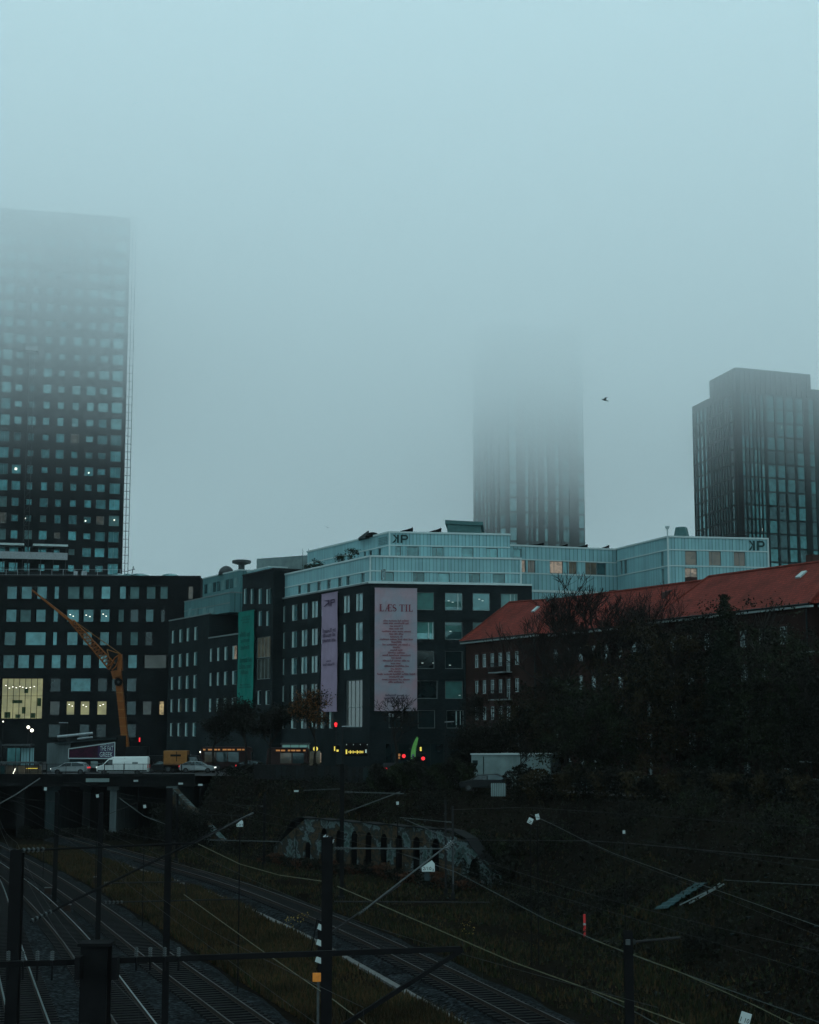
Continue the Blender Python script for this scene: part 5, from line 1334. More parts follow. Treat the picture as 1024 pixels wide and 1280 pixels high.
# ------------------------------------------------------------------ vehicles (built in their own space: x forward, z up)
def wheel(par, x, y, r, w=.22):
    mb = MB(); n = 18
    c0 = Vector((x, y - w / 2, r)); c1 = Vector((x, y + w / 2, r)); mb.tube(c0, c1, r, r, n); o = mb.build('wheel', 'tyre', par, local=True)
    sg = 1 if y > 0 else -1
    m2_ = MB(); m2_.tube((x, y + sg * (w / 2 - .02), r), (x, y + sg * (w / 2 + .012), r), r * .62, r * .55, 12); m2_.build('rim', 'steel_grey', o, local=True)
def profile_body(par, prof, half, mat, name='body', taper=None, bev=.06):
    """side profile swept across the width, roof narrower than the sills"""
    zs_ = [p[1] for p in prof]; zmn, zmx = min(zs_), max(zs_); mb = MB(); n = len(prof)
    hw = lambda z: half * (1 - (taper or .12) * max(0, (z - zmn) / (zmx - zmn) - .45) / .55)
    vs_ = [(x, -hw(z), z) for x, z in prof] + [(x, hw(z), z) for x, z in prof]
    mb.add(vs_, [tuple(range(n)), tuple(range(2 * n - 1, n - 1, -1))] + [(i, n + i, n + (i + 1) % n, (i + 1) % n) for i in range(n)])
    o = mb.build(name, mat, par, local=True, smooth=False); bevel(o, bev, 2, 25); return o, hw
def side_panel(par, pts, hw, mat, name, push=.012):
    for sg in (-1, 1):
        mb = MB(); n = len(pts); vs_ = [(x, sg * (hw(z) + push), z) for x, z in pts] + [(x, sg * (hw(z) - .05), z) for x, z in pts]
        mb.add(vs_, [tuple(range(n)), tuple(range(2 * n - 1, n - 1, -1))] + [(i, n + i, n + (i + 1) % n, (i + 1) % n) for i in range(n)]); mb.build(name, mat, par, local=True)
def make_car(label, loc, rz, mat, group='cars on the street', lights=True, estate=False, tail=True):
    t = thing('car', label, 'car', loc, rz, group)
    prof = [(-2.1, .32), (2.05, .30), (2.18, .55), (2.1, .78), (1.25, .95), (.55, 1.38), (-.9, 1.46), (-1.7 if estate else -1.45, 1.38 if estate else 1.25), (-2.1, .98), (-2.2, .6)]
    o, hw = profile_body(t, prof, .88, mat, taper=.2, bev=.08)
    side_panel(t, [(1.1, .97), (.5, 1.33), (-.2, 1.39), (-.2, .97)], hw, 'glass_dark', 'side_window'); side_panel(t, [(-.27, .97), (-.27, 1.39), (-.85, 1.40), (-1.6, 1.2), (-1.75, .99)], hw, 'glass_dark', 'side_window')
    mb = MB(); mb.add([(1.27, -.66, .97), (1.27, .66, .97), (.6, .58, 1.38), (.6, -.58, 1.38)], [(0, 1, 2, 3)]); mb.build('windscreen', 'glass_dark', t, local=True)
    for x in (1.35, -1.35):
        for y in (-.80, .80): wheel(t, x, y, .32)
    if lights:
        for y in (-.62, .62):
            mb = MB(); mb.box((2.10, y - .17, .60), (2.2, y + .17, .74)); mb.build('headlight', 'lamp_headlight', t, local=True)
            if tail: mb = MB(); mb.box((-2.22, y - .16, .72), (-2.12, y + .16, .9)); mb.build('tail_light', 'lamp_red', t, local=True)
    return t
def make_van(label, loc, rz):
    t = thing('delivery_van', label, 'van', loc, rz)
    prof = [(-3.35, .42), (2.9, .38), (3.35, .5), (3.42, .95), (3.28, 1.22), (2.55, 1.48), (1.75, 2.38), (1.2, 2.62), (-3.25, 2.66), (-3.4, 2.4)]
    o, hw = profile_body(t, prof, 1.0, 'van_white', taper=.08, bev=.1)
    side_panel(t, [(2.42, 1.5), (1.72, 2.22), (1.25, 2.22), (1.25, 1.42), (2.2, 1.42)], hw, 'glass_dark', 'cab_window')
    side_panel(t, [(-1.35, 1.62), (-1.35, 1.88), (-2.1, 1.88), (-2.1, 1.62)], hw, 'frame_grey', 'side_marking')
    side_panel(t, [(3.2, .5), (-3.3, .5), (-3.3, .72), (3.2, .72)], hw, 'frame_dark', 'sill_trim', .02)
    side_panel(t, [(1.12, .75), (1.15, .75), (1.15, 2.45), (1.12, 2.45)], hw, 'frame_dark', 'door_seam', .004); side_panel(t, [(-.35, .75), (-.32, .75), (-.32, 2.45), (-.35, 2.45)], hw, 'frame_dark', 'door_seam', .004)
    mb = MB(); mb.add([(2.6, -.82, 1.5), (2.6, .82, 1.5), (1.86, .76, 2.32), (1.86, -.76, 2.32)], [(0, 1, 2, 3)]); mb.build('windscreen', 'glass_dark', t, local=True)
    for x in (2.35, -2.05):
        for y in (-.9, .9): wheel(t, x, y, .38, .26)
    for y in (-.75, .75):
        MB().box((3.24, y - .16, .95), (3.44, y + .16, 1.2)).build('headlight', 'lamp_headlight', t, local=True)
        MB().box((-3.44, y - .12, 1.0), (-3.36, y + .12, 1.5)).build('tail_light', 'red_plastic', t, local=True)
        MB().box((1.9, y * 1.43 - .05, 1.5), (2.05, y * 1.43 + .14, 1.85)).build('mirror', 'frame_dark', t, local=True)
    MB().box((3.38, -.8, .45), (3.5, .8, .68)).build('bumper', 'frame_dark', t, local=True)
    return t
vq = P(154, 966, 190)
make_van('white high-roofed delivery van driving left over the road bridge', (vq.x, 190, .03), math.pi).scale = (.88, .9, .80)
cq = P(87, 966, 191); make_car('silver estate car with glowing red tail lights on the bridge ahead of the white van', (cq.x, 191.5, .03), math.pi, 'car_silver', estate=True)
cq = P(247, 966, 199); make_car('pale car with bright headlights just right of the orange truck', (cq.x, 199, .02), 0, 'car_silver')
cq = P(318, 966, 203); make_car('dark car with white headlights below the long orange-lit bus', (cq.x, 203, .02), R(-8), 'car_dark')
cq = P(487, 958, 188); make_car('dark car with red tail lights below the domed street lamp', (cq.x, 188, .02), R(95), 'car_dark')
cq = P(566, 958, 186); make_car('dark car with tail lights stopped right of the second red signal', (cq.x, 186, .02), R(80), 'car_dark')
cq = P(736, 990, 139); make_car('dark parked car with pale roof half hidden left of the big mast among the trees', (cq.x, 139, .02), R(150), 'car_teal', 'cars parked under the trees', lights=False)
cq = P(930, 985, 138); make_car('dark car parked below the ground-floor windows of the brick house', (cq.x, 138, .02), R(160), 'car_dark', 'cars parked under the trees', lights=False)
cq = P(1010, 985, 122); make_car('pale teal car roof showing at the right edge above the dark slope', (cq.x, 123, .02), R(172), 'car_teal', 'cars parked under the trees', lights=False)
cq = P(606, 985, 140); make_car('dark car parked in front of the white storage shed', (cq.x, 138, .02), R(170), 'car_dark', 'cars parked under the trees', lights=False)
# orange truck
t = thing('box_truck', 'small truck with an orange-brown box body behind red tail lights on the bridge', 'truck', (P(222, 960, 200).x, 200, .02), 0)
mb = MB(); mb.box((-1.6, -1.1, .95), (1.3, 1.1, 2.7)); bevel(mb.build('cargo_box', 'trunk_orange', t, local=True), .05)
mb = MB(); mb.box((-.75, -1.125, 2.0), (.55, -1.10, 2.25)); mb.box((-.03, -1.13, 1.4), (.05, -1.102, 2.6)); mb.build('box_marking', 'steel_black', t, local=True)
o, hw = profile_body(t, [(1.36, .6), (2.9, .6), (3.0, 1.2), (2.6, 2.1), (1.36, 2.2)], 1.0, 'car_dark', 'cab', .05)
side_panel(t, [(1.6, 1.3), (2.7, 1.3), (2.45, 1.95), (1.6, 1.95)], hw, 'glass_dark', 'cab_window')
for x in (-1.0, 2.1):
    for y in (-.95, .95): wheel(t, x, y, .42, .26)
MB().box((-1.6, -.4, .55), (2.9, .4, .92)).build('chassis', 'steel_black', t, local=True)
# vehicle with red lights just left of it
cq = P(204, 965, 201); make_car('dark car showing only red tail lights between the white van and the orange truck', (cq.x, 201, .02), math.pi, 'car_dark')
for c in list(COL.objects):
    pass
# buses
def make_bus(label, loc, rz, L):
    t = thing('city_bus', label, 'bus', loc, rz, 'buses waiting behind the bare trees')
    o, hw = profile_body(t, [(-L / 2, .35), (L / 2, .35), (L / 2 + .1, 1.2), (L / 2 - .05, 2.95), (L / 2 - .4, 3.1), (-L / 2 + .2, 3.1), (-L / 2 - .02, 2.9)], 1.25, 'bus_body', taper=.05, bev=.08)
    for sg in (-1, 1):
        mb = MB(); yb = sg * 1.235; [mb.box((-L / 2 + .3 + q_ * .62, yb - .02, 2.66), (-L / 2 + .3 + q_ * .62 + (.5 if q_ % 3 else .28), yb + .03, 2.84)) for q_ in range(int((L - .8) / .62))]; mb.build('lit_roof_band', 'lamp_orange', t, local=True)
        k = -L / 2 + .5
        while k < L / 2 - 1.6: MB().box((k, sg * 1.25 - .02, 1.2), (k + 1.35, sg * 1.25 + .02, 2.45)).build('window', 'lit_brown' if int(k * 7) % 3 == 0 else 'glass_dark', t, local=True); k += 1.5
    MB().box((L / 2 + .03, -1.05, 1.1), (L / 2 + .08, 1.05, 2.4)).build('windscreen', 'glass_dark', t, local=True)
    for x in (-L / 2 + 2.2, L / 2 - 2.4):
        for y in (-1.12, 1.12): wheel(t, x, y, .48, .28)
    for y in (-.9, .9): MB().box((L / 2 + .05, y - .13, .6), (L / 2 + .13, y + .13, .8)).build('headlight', 'lamp_headlight', t, local=True)
q = P(283, 960, 207); make_bus('long dark bus with an orange lit roof band left of the autumn tree', (q.x, 207.5, .02), 0, 6.4)
q = P(360, 960, 205); make_bus('dark red bus end with a short orange roof band beside the teal kiosk', (q.x + .5, 198.5, .02), R(180), 5.0)

# ------------------------------------------------------------------ orange mobile crane
YC = 236
b0 = P(158, 940, YC); b0.z = max(b0.z, 2.2)
cr_ = thing('mobile_crane', 'orange mobile crane with upright telescopic mast and long luffing jib pointing up left', 'crane', (b0.x, YC, .02))
def bx_tap(mb, a, b, wa, wb, ha, hb_):
    a, b = Vector(a), Vector(b); d = (b - a).normalized(); u = Vector((d.z, 0, -d.x)); v = Vector((0, 1, 0))
    vs_ = [a + u * i * wa / 2 + v * j * ha / 2 for i, j in ((-1, -1), (1, -1), (1, 1), (-1, 1))] + [b + u * i * wb / 2 + v * j * hb_ / 2 for i, j in ((-1, -1), (1, -1), (1, 1), (-1, 1))]
    mb.add(vs_, [(0, 3, 2, 1), (4, 5, 6, 7), (0, 1, 5, 4), (1, 2, 6, 5), (2, 3, 7, 6), (3, 0, 4, 7)])
b1 = P(148, 845, YC); b2 = P(149.5, 817, YC)
mb = MB(); bx_tap(mb, b0, b1, .95, .95, .9, .9); bevel(mb.build('main_boom', 'crane_orange', cr_), .05)
mb = MB()
n = 9
for k in range(1, n): c = b0 + (b1 - b0) * k / n; mb.obox(c, ((b1 - b0).normalized() * .06), (.5, 0, 0), (0, .48, 0))
mb.build('boom_collars', 'trunk_orange', cr_)
mb = MB(); bx_tap(mb, P(147, 848, YC), P(145.5, 838, YC), 1.2, 1.5, .9, .9); bx_tap(mb, P(150.3, 838, YC), P(150.5, 818, YC), .75, .55, .8, .8); mb.build('boom_head', 'crane_orange', cr_)
mb = MB(); c = P(148, 852.5, YC - .7); mb.tube((c.x, c.y - .05, c.z), (c.x, c.y + .25, c.z), .58, .58, 18); mb.build('winch_drum', 'steel_black', cr_)
mb = MB(); c = P(148, 852.5, YC - .8); mb.tube((c.x, c.y - .03, c.z), (c.x, c.y + .05, c.z), .2, .2, 10); mb.build('drum_hub', 'steel_grey', cr_)
j0 = P(136.5, 837, YC); j1 = P(88, 778, YC); j2 = P(40, 737.5, YC); k0 = P(143.5, 829, YC); k1_ = P(92, 775, YC)
mb = MB()
def lattice(mb, a0, a1, c0, c1, n, r):
    for yo in (-.35, .35):
        o = Vector((0, yo, 0)); mb.tube(a0 + o, a1 + o, r, r, 4); mb.tube(c0 + o, c1 + o, r, r, 4)
        for k in range(n):
            p = a0 + (a1 - a0) * k / n; q = c0 + (c1 - c0) * (k + .5) / n; p2 = a0 + (a1 - a0) * (k + 1) / n; mb.tube(p + o, q + o, r * .6, r * .6, 4); mb.tube(q + o, p2 + o, r * .6, r * .6, 4)
    for k in range(n + 1):
        for A_, B_ in ((a0, a1), (c0, c1)): p = A_ + (B_ - A_) * k / n; mb.tube(p + Vector((0, -.35, 0)), p + Vector((0, .35, 0)), r * .6, r * .6, 4)
lattice(mb, j0, j1, k0, k1_, 16, .075); mb.build('jib_lattice', 'crane_orange', cr_)
mb = MB(); bx_tap(mb, (j1 + k1_) / 2 + (j0 - j1) * .05, j2, .42, .2, .5, .3); mb.build('jib_tip_section', 'crane_orange', cr_)
mb = MB(); mb.tube(P(151, 817.5, YC), P(89, 773.5, YC), .05, .05, 4); mb.tube(P(151, 817.5, YC), P(134, 812, YC), .07, .07, 4); mb.tube(P(134, 812, YC), P(138, 828, YC), .07, .07, 4)
mb.tube(P(40, 737.5, YC), P(40, 745, YC), .03, .03, 4); mb.build('guy_ropes', 'trunk_orange', cr_)
mb = MB()
pts = [P(138, 836, YC - .5), P(140, 828, YC - .5), P(144, 822, YC - .5), P(150, 818, YC - .5)]; mb.path(pts, .1, 5); pts = [P(140, 838, YC - .5), P(145, 833, YC - .5), P(149, 824, YC - .5)]; mb.path(pts, .09, 5); mb.build('link_arms', 'crane_orange', cr_)
q = b0
mb = MB(); mb.box((q.x - 3.5, YC - 1.3, .9), (q.x + 5.5, YC + 1.3, 1.6)); mb.box((q.x - 1.2, YC - 1.25, 1.6), (q.x + 3.2, YC + 1.2, 2.9)); mb.build('carrier', 'car_dark', cr_)
mb = MB()
for k in (-2.6, -1, 1.6, 3.2, 4.8):
    for y in (-1.2, 1.2): mb.tube((q.x + k, YC + y - .2, .55), (q.x + k, YC + y + .2, .55), .55, .55, 14)
mb.build('wheels', 'tyre', cr_)
MB().box((q.x - 5.2, YC - 1.25, .8), (q.x - 3.52, YC + 1.25, 2.7)).build('cab', 'glass_dark', cr_)

# ------------------------------------------------------------------ kiosk with billboard, shelters
kq = thing('takeaway_building', 'low grey building with pipes on its roof and a long dark advertising board', 'building', (P(74, 960, 207).x, 207, 0))
x0 = P(58.5, 945, 207).x; x1 = P(88, 945, 207).x; x2 = P(145, 945, 205).x; zt = P(70, 928, 207).z
mb = MB(); mb.prism([(x0, 207), (x1, 206.6), (x1, 214), (x0, 214)], 0, [zt - .1, zt + .1, zt + .1, zt - .1]); mb.build('side_wall', 'concrete_pale', kq)
mb = MB(); mb.prism([(x1, 206.9), (x2, 205.3), (x2, 212), (x1, 213)], 0, [zt - .1, zt + .85, zt + .85, zt]); mb.build('front_wall', 'steel_dark', kq)
mb = MB(); mb.tube(P(72, 921, 208), P(116, 916.5, 208), .17, .17, 8); mb.tube(P(97, 923.5, 208), P(116, 921.5, 208), .11, .11, 8); mb.build('roof_pipes', 'steel_light', kq)
mb = MB(); mb.tube(P(73, 921, 208), (P(73, 921, 208).x, 208, zt), .08, .08, 5); mb.tube(P(112, 917, 208), (P(112, 917, 208).x, 208, zt), .08, .08, 5); mb.build('pipe_posts', 'steel_dark', kq)
mb = MB(); a = P(70, 929, 206.5); b = P(146, 923, 205); mb.beam(tuple(a), tuple(b), .8, .15); mb.build('roof_edge', 'concrete', kq)
A = P(86.5, 960, 206.6); B = P(144, 960, 205); fa = Fac((A.x, 206.55), (B.x, 205.0)); fa = fa.off(.1)
zb0, zb1 = fa.hit(116, 948)[1], fa.hit(116, 932)[1]; zl = fa.hit(88, 936)[1]; zr_ = fa.hit(144, 928)[1]
bb = thing('billboard', 'dark purple advertising board with pale frame reading THE FAT GREEK', 'billboard', tuple(fa.p(5, zb0, .1)))
mb = MB(); vs_ = [fa.p(s, z, o) for o in (0, .12) for (s, z) in ((0, zb0), (fa.L, zb0), (fa.L, zr_), (0, zl))]; mb.add(vs_, [(0, 3, 2, 1), (4, 5, 6, 7), (0, 1, 5, 4), (1, 2, 6, 5), (2, 3, 7, 6), (3, 0, 4, 7)]); mb.build('panel', 'billboard_dark', bb)
sq = fa.hit(123, 940)[0]; mb = MB(); zq = zl + (zr_ - zl) * sq / fa.L; vs_ = [fa.p(s, z, .13) for (s, z) in ((sq, zb0), (fa.L, zb0), (fa.L, zr_), (sq, zq))]; mb.add(vs_, [(0, 1, 2, 3)]); mb.build('purple_field', 'billboard_purple', bb)
mb = MB()
def fb(p, q, w_): mb.beam(fa.p(p[0], p[1], .16), fa.p(q[0], q[1], .16), .1, w_)
fb((0, zb0), (fa.L, zb0), .13); fb((0, zl), (fa.L, zr_), .13); fb((0, zb0), (0, zl), .1); fb((fa.L, zb0), (fa.L, zr_), .16); mb.build('frame', 'sign_white', bb)
mb = MB(); fnb = lambda s, z: fa.p(s, z, .15); wL = fa.L - sq - .5
letter(mb, fnb, 'THE FAT', sq + .3, zb0 + (zr_ - zb0) * .47, wL, (zr_ - zb0) * .30, .012); letter(mb, fnb, 'GREEK', sq + .25, zb0 + (zr_ - zb0) * .09, wL, (zr_ - zb0) * .32, .015)
scribble(mb, fnb, sq + .3 + wL / 2, zr_ - (zr_ - zb0) * .19, wL * .95, .16, random.Random(2)); mb.build('lettering', 'sign_white', bb)
mb = MB(); s = fa.hit(118, 950)[0]; fa.box(mb, s - .45, s + .5, zb0 - 1.2, zb0 - .35, .02, .08); mb.build('lower_sign', 'pale_render', bb)
mb = MB(); s = fa.hit(128, 950)[0]; scribble(mb, fnb, s, zb0 - .75, 1.3, .22, random.Random(4)); scribble(mb, fnb, s, zb0 - 1.15, 1.3, .22, random.Random(5)); mb.build('lower_lettering', 'pale_render', bb)
for px in (97,): A = fa.hit(px, 955); mb = MB(); fa.box(mb, .1, A[0] + .3, .6, zb0 - .15, .02, .05); mb.build('dark_window', 'glass_dark', bb)

def shelter(label, x0, x1, Y, z0, z1, dep, lit, grp='glass shelters at the left end of the bridge'):
    xa = P(x0, 950, Y).x; xb = P(x1, 950, Y).x; t = thing('glass_shelter', label, 'shelter', (xa, Y, z0), group=grp)
    mb = MB(); mb.box((xa, Y, z1 - .12), (xb, Y + dep, z1 + .05)); mb.build('roof', 'steel_grey', t)
    mb = MB(); n = max(2, int((xb - xa) / 1.4))
    for k in range(n + 1):
        for yy_ in (Y, Y + dep): xx = xa + (xb - xa) * k / n; MB().tube((xx, yy_, z0), (xx, yy_, z1 - .12), .05, .05, 4).build('post', 'steel_dark', t)
    for zz in (z0 + .1, z1 - .35): MB().tube((xa, Y, zz), (xb, Y, zz), .04, .04, 4).build('rail', 'steel_dark', t)
    for k in range(n):
        xx = xa + (xb - xa) * k / n; xe = xa + (xb - xa) * (k + 1) / n; MB().box((xx + .07, Y + dep - .04, z0 + .15), (xe - .07, Y + dep, z1 - .4)).build('pane', lit if (lit != 'glass' and k != 0) else 'glass_curtain', t)
    return t
shelter('upper ribbed metal shelter at the far left behind the lit glass shelter', 2, 37, 196, .1, P(10, 931, 196).z, 2.5, 'channel_glass') 
sh = shelter('low glass shelter with warm light strips at the far left edge of the bridge', -14, 48, 186.5, .03, P(10, 953, 186.5).z, 2.2, 'lit_dim')
mb = MB(); a = P(14, 973, 186); b = P(19.5, 960.5, 186); mb.tube(a, b, .05, .05, 5); mb.build('slanting_light_strip', 'lamp_white', sh)
mb = MB(); mb.tube(P(32, 960.5, 188), P(47, 960.5, 188), .04, .04, 5); mb.build('light_strip', 'lamp_yellow', sh)

# ------------------------------------------------------------------ street lamps, signals and signs
def street_lamp(label, px, ptop, Y, kind='dome', zb=0.0, lit=False):
    q = P(px, ptop, Y); t = thing('street_lamp', label, 'street lamp', (q.x, Y, zb), group='street lamps')
    mb = MB(); mb.tube((q.x, Y, zb), (q.x, Y, q.z - .2), .085, .055, 6); mb.build('pole', 'steel_dark', t)
    m_ = 'lamp_white' if lit else 'sign_white'
    if kind == 'dome': mb = MB(); mb.lathe([(.42, -.28), (.40, -.1), (.28, .08), (.08, .16)], q, 12); mb.build('lamp_shade', 'steel_light', t, smooth=True); MB().lathe([(.36, -.31), (.36, -.285)], q, 12).build('lamp_glass', m_, t)
    elif kind == 'arm': mb = MB(); mb.beam((q.x - .1, Y, q.z), (q.x + 1.0, Y, q.z + .05), .25, .1); mb.build('lamp_head', 'steel_light', t)
    elif kind == 'armL': mb = MB(); mb.beam((q.x + .1, Y, q.z), (q.x - 1.1, Y, q.z + .03), .25, .1); mb.build('lamp_head', 'steel_light', t)
    elif kind == 'ball': rb = .24 if 'brightest' in label else .11; mb = MB(); mb.lathe([(rb * math.sin(a * math.pi / 8) + .002, -rb * math.cos(a * math.pi / 8)) for a in range(9)], q, 12); mb.build('lamp_globe', m_, t, smooth=True)
    return t
street_lamp('street lamp with a pale domed shade just below the wide grey-pink banner', 489.5, 893, 190)
street_lamp('street lamp with a flat wide head right of the green flag', 557, 902.5, 188, 'arm')
street_lamp('street lamp with a flat head standing beside the red pedestrian signal', 428.5, 908, 176, 'arm')
street_lamp('bare street lamp with flat head in front of the long black block', 84, 903.5, 222, 'armL')
street_lamp('brightest round white lamp left of the takeaway building', 40, 913, 222, 'ball', lit=True)
street_lamp('small white lamp just up left of the brightest round lamp', 35.5, 909, 236, 'ball', lit=True)
street_lamp('small white lamp at the far left below the lit hall window', 4, 902, 236, 'ball', lit=True)
street_lamp('small pale lamp behind the white car headlights left of the long bus', 250.5, 940, 214, 'ball', lit=True)
street_lamp('small pale lamp between the two buses', 345, 943, 214, 'ball', lit=True)
street_lamp('pale lamp under the right-hand red tail lights near the domed lamp', 477.5, 941, 205, 'ball', lit=True)
def signal(label, px, py, Y, lights):
    q = P(px, py, Y); t = thing('traffic_light', label, 'traffic light', (q.x, Y, 0), group='traffic signals at the crossing')
    MB().tube((q.x, Y, 0), (q.x, Y, q.z + .5), .06, .06, 6).build('pole', 'steel_dark', t)
    MB().box((q.x - .22, Y - .28, q.z - .5), (q.x + .22, Y - .08, q.z + .5)).build('signal_box', 'steel_black', t)
    for dx, dz, m_, r in lights:
        MB().tube((q.x + dx, Y - .33, q.z + dz), (q.x + dx, Y - .285, q.z + dz), r, r, 12).build('signal_lens', m_, t)
    return t
signal('tall signal showing a red light high beside the mauve banner foot', 420, 905, 196, [(0, .0, 'lamp_red', .2), (0, -.22, 'lamp_red', .14)])
signal('signal showing amber and red side by side left of the green flag', 503, 945, 192, [(.18, 0, 'lamp_red', .22), (-.38, .12, 'lamp_orange', .17), (-.38, -.22, 'lamp_orange', .11)])
signal('signal showing one large red light right of the green flag', 529, 948, 192, [(0, 0, 'lamp_red', .22)])
signal('small amber signal above the red one right of the green flag', 526, 936, 200, [(0, .1, 'lamp_yellow', .13), (0, -.15, 'lamp_yellow', .13)])
signal('slim red light glowing behind the crane foot', 175, 926, 226, [(0, .35, 'lamp_red', .1), (0, .15, 'lamp_red', .1), (0, -.05, 'lamp_red', .1)])
# round yellow sign and shop lights under the black building
q = P(394.5, 936, 203); t = thing('round_sign', 'round glowing yellow ring sign above the pavement by the teal kiosk', 'sign', tuple(q))
MB().tube((q.x, 203, q.z), (q.x, 203.2, q.z), .3, .3, 18).build('disc', 'lamp_yellow', t); MB().tube((q.x, 202.9, q.z), (q.x, 202.99, q.z), .1, .1, 10).build('centre', 'steel_dark', t)
MB().beam((q.x, 203.1, q.z), (q.x + .8, 204.5, q.z), .05, .05).build('bracket', 'steel_dark', t)
q = P(445, 940, 199); t = thing('shop_sign', 'row of glowing yellow shapes over a dark shop front at the street corner', 'shop sign', tuple(q))
mb = MB(); rr = random.Random(8)
for k in range(11): x = q.x - .9 + k * .17; h_ = rr.uniform(.12, .42); mb.box((x, 199, q.z - h_ / 2 + .0), (x + .1, 199.1, q.z + h_ / 2))
mb.box((q.x - 1.25, 199, q.z - .25), (q.x - 1.08, 199.1, q.z + .3)); mb.build('lit_letters', 'lamp_yellow', t)
mb = MB(); mb.box((q.x + 1.15, 199, q.z - .1), (q.x + 1.32, 199.1, q.z + .3)); [mb.box((q.x - 1.2 + k * .85, 199, q.z + .85), (q.x - 1.12 + k * .85, 199.1, q.z + .95)) for k in range(4)]; mb.build('lit_spots', 'lamp_soft', t)
MB().box((q.x - 1.4, 199.12, q.z - .5), (q.x + 1.45, 199.3, q.z + 1.1)).build('board', 'steel_black', t)
q = P(420, 936, 204.3); t = thing('shop_sign', 'small pair of pale yellow lights left of the row of glowing shop shapes', 'shop sign', tuple(q))
mb = MB(); mb.box((q.x - .22, 204, q.z - .25), (q.x - .08, 204.1, q.z + .3)); mb.box((q.x + .1, 204, q.z - .35), (q.x + .35, 204.1, q.z - .1)); mb.build('lit_letters', 'lamp_yellow', t); MB().box((q.x - .4, 204.12, q.z - .5), (q.x + .5, 204.3, q.z + .5)).build('board', 'steel_black', t)
# green feather flag
q = P(517, 951, 186); t = thing('feather_flag', 'tall green feather flag curving to a point between the red signals', 'flag', (q.x, 186, 0))
mb = MB(); N_ = 12; pr = []
for k in range(N_ + 1):
    u = k / N_; z = q.z + .15 + u * 2.65; xl = q.x - .32 + .75 * u ** 2.4; wd = .58 * math.sqrt(max(0, 1 - u ** 2.2)) + .01; pr.append((xl, xl + wd, z))
for (a0, b0_, z0), (a1, b1_, z1) in zip(pr[:-1], pr[1:]): mb.add([(a0, 185.98 + .04 * math.sin(z0 * 3), z0), (b0_, 186.02, z0), (b1_, 186.02, z1), (a1, 185.98 + .04 * math.sin(z1 * 3), z1)], [(0, 1, 2, 3)])
mb.build('cloth', 'cloth_flag', t)
mb = MB(); mb.path([(q.x + .26, 186.03, 0), (q.x + .27, 186.03, q.z + 1.2), (q.x + .36, 186.03, q.z + 2.2), (q.x + .46, 186.03, q.z + 2.85)], .03, 5); mb.build('pole', 'steel_dark', t)
MB().box((q.x - .2, 185.9, q.z + .3), (q.x + .1, 185.96, q.z + .75)).build('pale_print', 'pale_render', t)
# teal-lit kiosk
q = P(368, 955, 207); t = thing('street_kiosk', 'pale teal lit kiosk behind the autumn tree', 'kiosk', (q.x, 207, 0)); zt = P(368, 929, 207).z
mb = MB(); mb.box((q.x - 1.6, 207, 0), (q.x + 1.7, 210, zt - .2)); mb.build('walls', 'shop_teal', t); MB().box((q.x - 1.8, 206.7, zt - .2), (q.x + 1.9, 210.2, zt)).build('roof', 'steel_grey', t)
mb = MB(); [mb.box((q.x - 1.62 + k * 1.08, 206.93, 0), (q.x - 1.52 + k * 1.08, 206.99, zt - .2)) for k in range(4)]; mb.build('door_frames', 'frame_grey', t)
MB().box((q.x + 1.95, 206.9, .4), (q.x + 3.3, 207.1, 2.6)).build('poster_case', 'lit_dim', t)
q = P(401, 945, 205); t = thing('light_column', 'slim upright glowing pink-white light beside the ring sign', 'light', (q.x, 205, 0)); MB().box((q.x - .08, 204.9, 0), (q.x + .08, 205.05, P(401, 941, 205).z)).build('column', 'steel_dark', t); MB().box((q.x - .07, 204.8, 1.2), (q.x + .07, 204.89, P(401, 941, 205).z)).build('tube_light', 'lit_amber', t)

# fence panels and light shed on the right of the hedge
matte('ornament_board', (.012, .026, .026), .85, .5, 1.5)
t = thing('mesh_fence', 'long green-grey slatted fence along the top of the embankment', 'fence', (-12, 166, 0))
railing('slats', t, [(P(318, 975, 172).x, 172, 0), (P(470, 980, 156).x, 156, 0)], 1.6, 'steel_dark', .10, 2.5, .022)
mb = MB(); a = Vector((P(345, 975, 170).x, 170.1, 0)); b = Vector((P(465, 980, 156).x, 156.4, 0)); k = 0.0; L = (b - a).length; dd = (b - a) / L; rr = random.Random(4)
while k < L - .6:
    if rr.random() < .72: MB().obox(a + dd * (k + .3) + Vector((0, 0, .9)), dd * .27, (0, .02, 0), (0, 0, rr.uniform(.55, .8))).build('board', 'ornament_board', t)
    k += .6

t = thing('storage_shed', 'white flat-roofed storage shed with a panelled door behind the dark ivy tree', 'shed', (P(600, 985, 149).x, 149, 0))
zt = P(600, 943.5, 149).z; xa = P(589.5, 960, 149).x; xb = P(686, 960, 149).x
mb = MB(); mb.prism([(xa, 149), (xb, 147), (xb + 1.5, 153), (xa + 1.5, 155)], 0, zt); mb.build('walls', 'pale_render', t); mb = MB(); mb.prism([(xa - .1, 148.85), (xb + .1, 146.8), (xb + 1.6, 153.2), (xa + 1.5, 155.2)], zt, zt + .13); mb.build('roof_edge', 'sign_white', t)
fsd = Fac((xa, 149), (xb, 147)); mb = MB(); fsd.box(mb, 1.1, 1.18, .2, zt - .15, .002, .03); fsd.box(mb, .1, .6, zt - .9, zt - .5, .002, .04); mb.build('door_seams', 'frame_dark', t)
mb = MB(); 
for k in range(8): fsd.box(mb, 3.3 + k * .5, 3.34 + k * .5, .1, zt - .1, .002, .03)
mb.build('panel_ribs', 'frame_grey', t)
t = thing('ribbed_panel', 'short upright ribbed light panel standing in front of the white shed', 'fence panel', (P(623, 1003, 126).x, 126, 0))
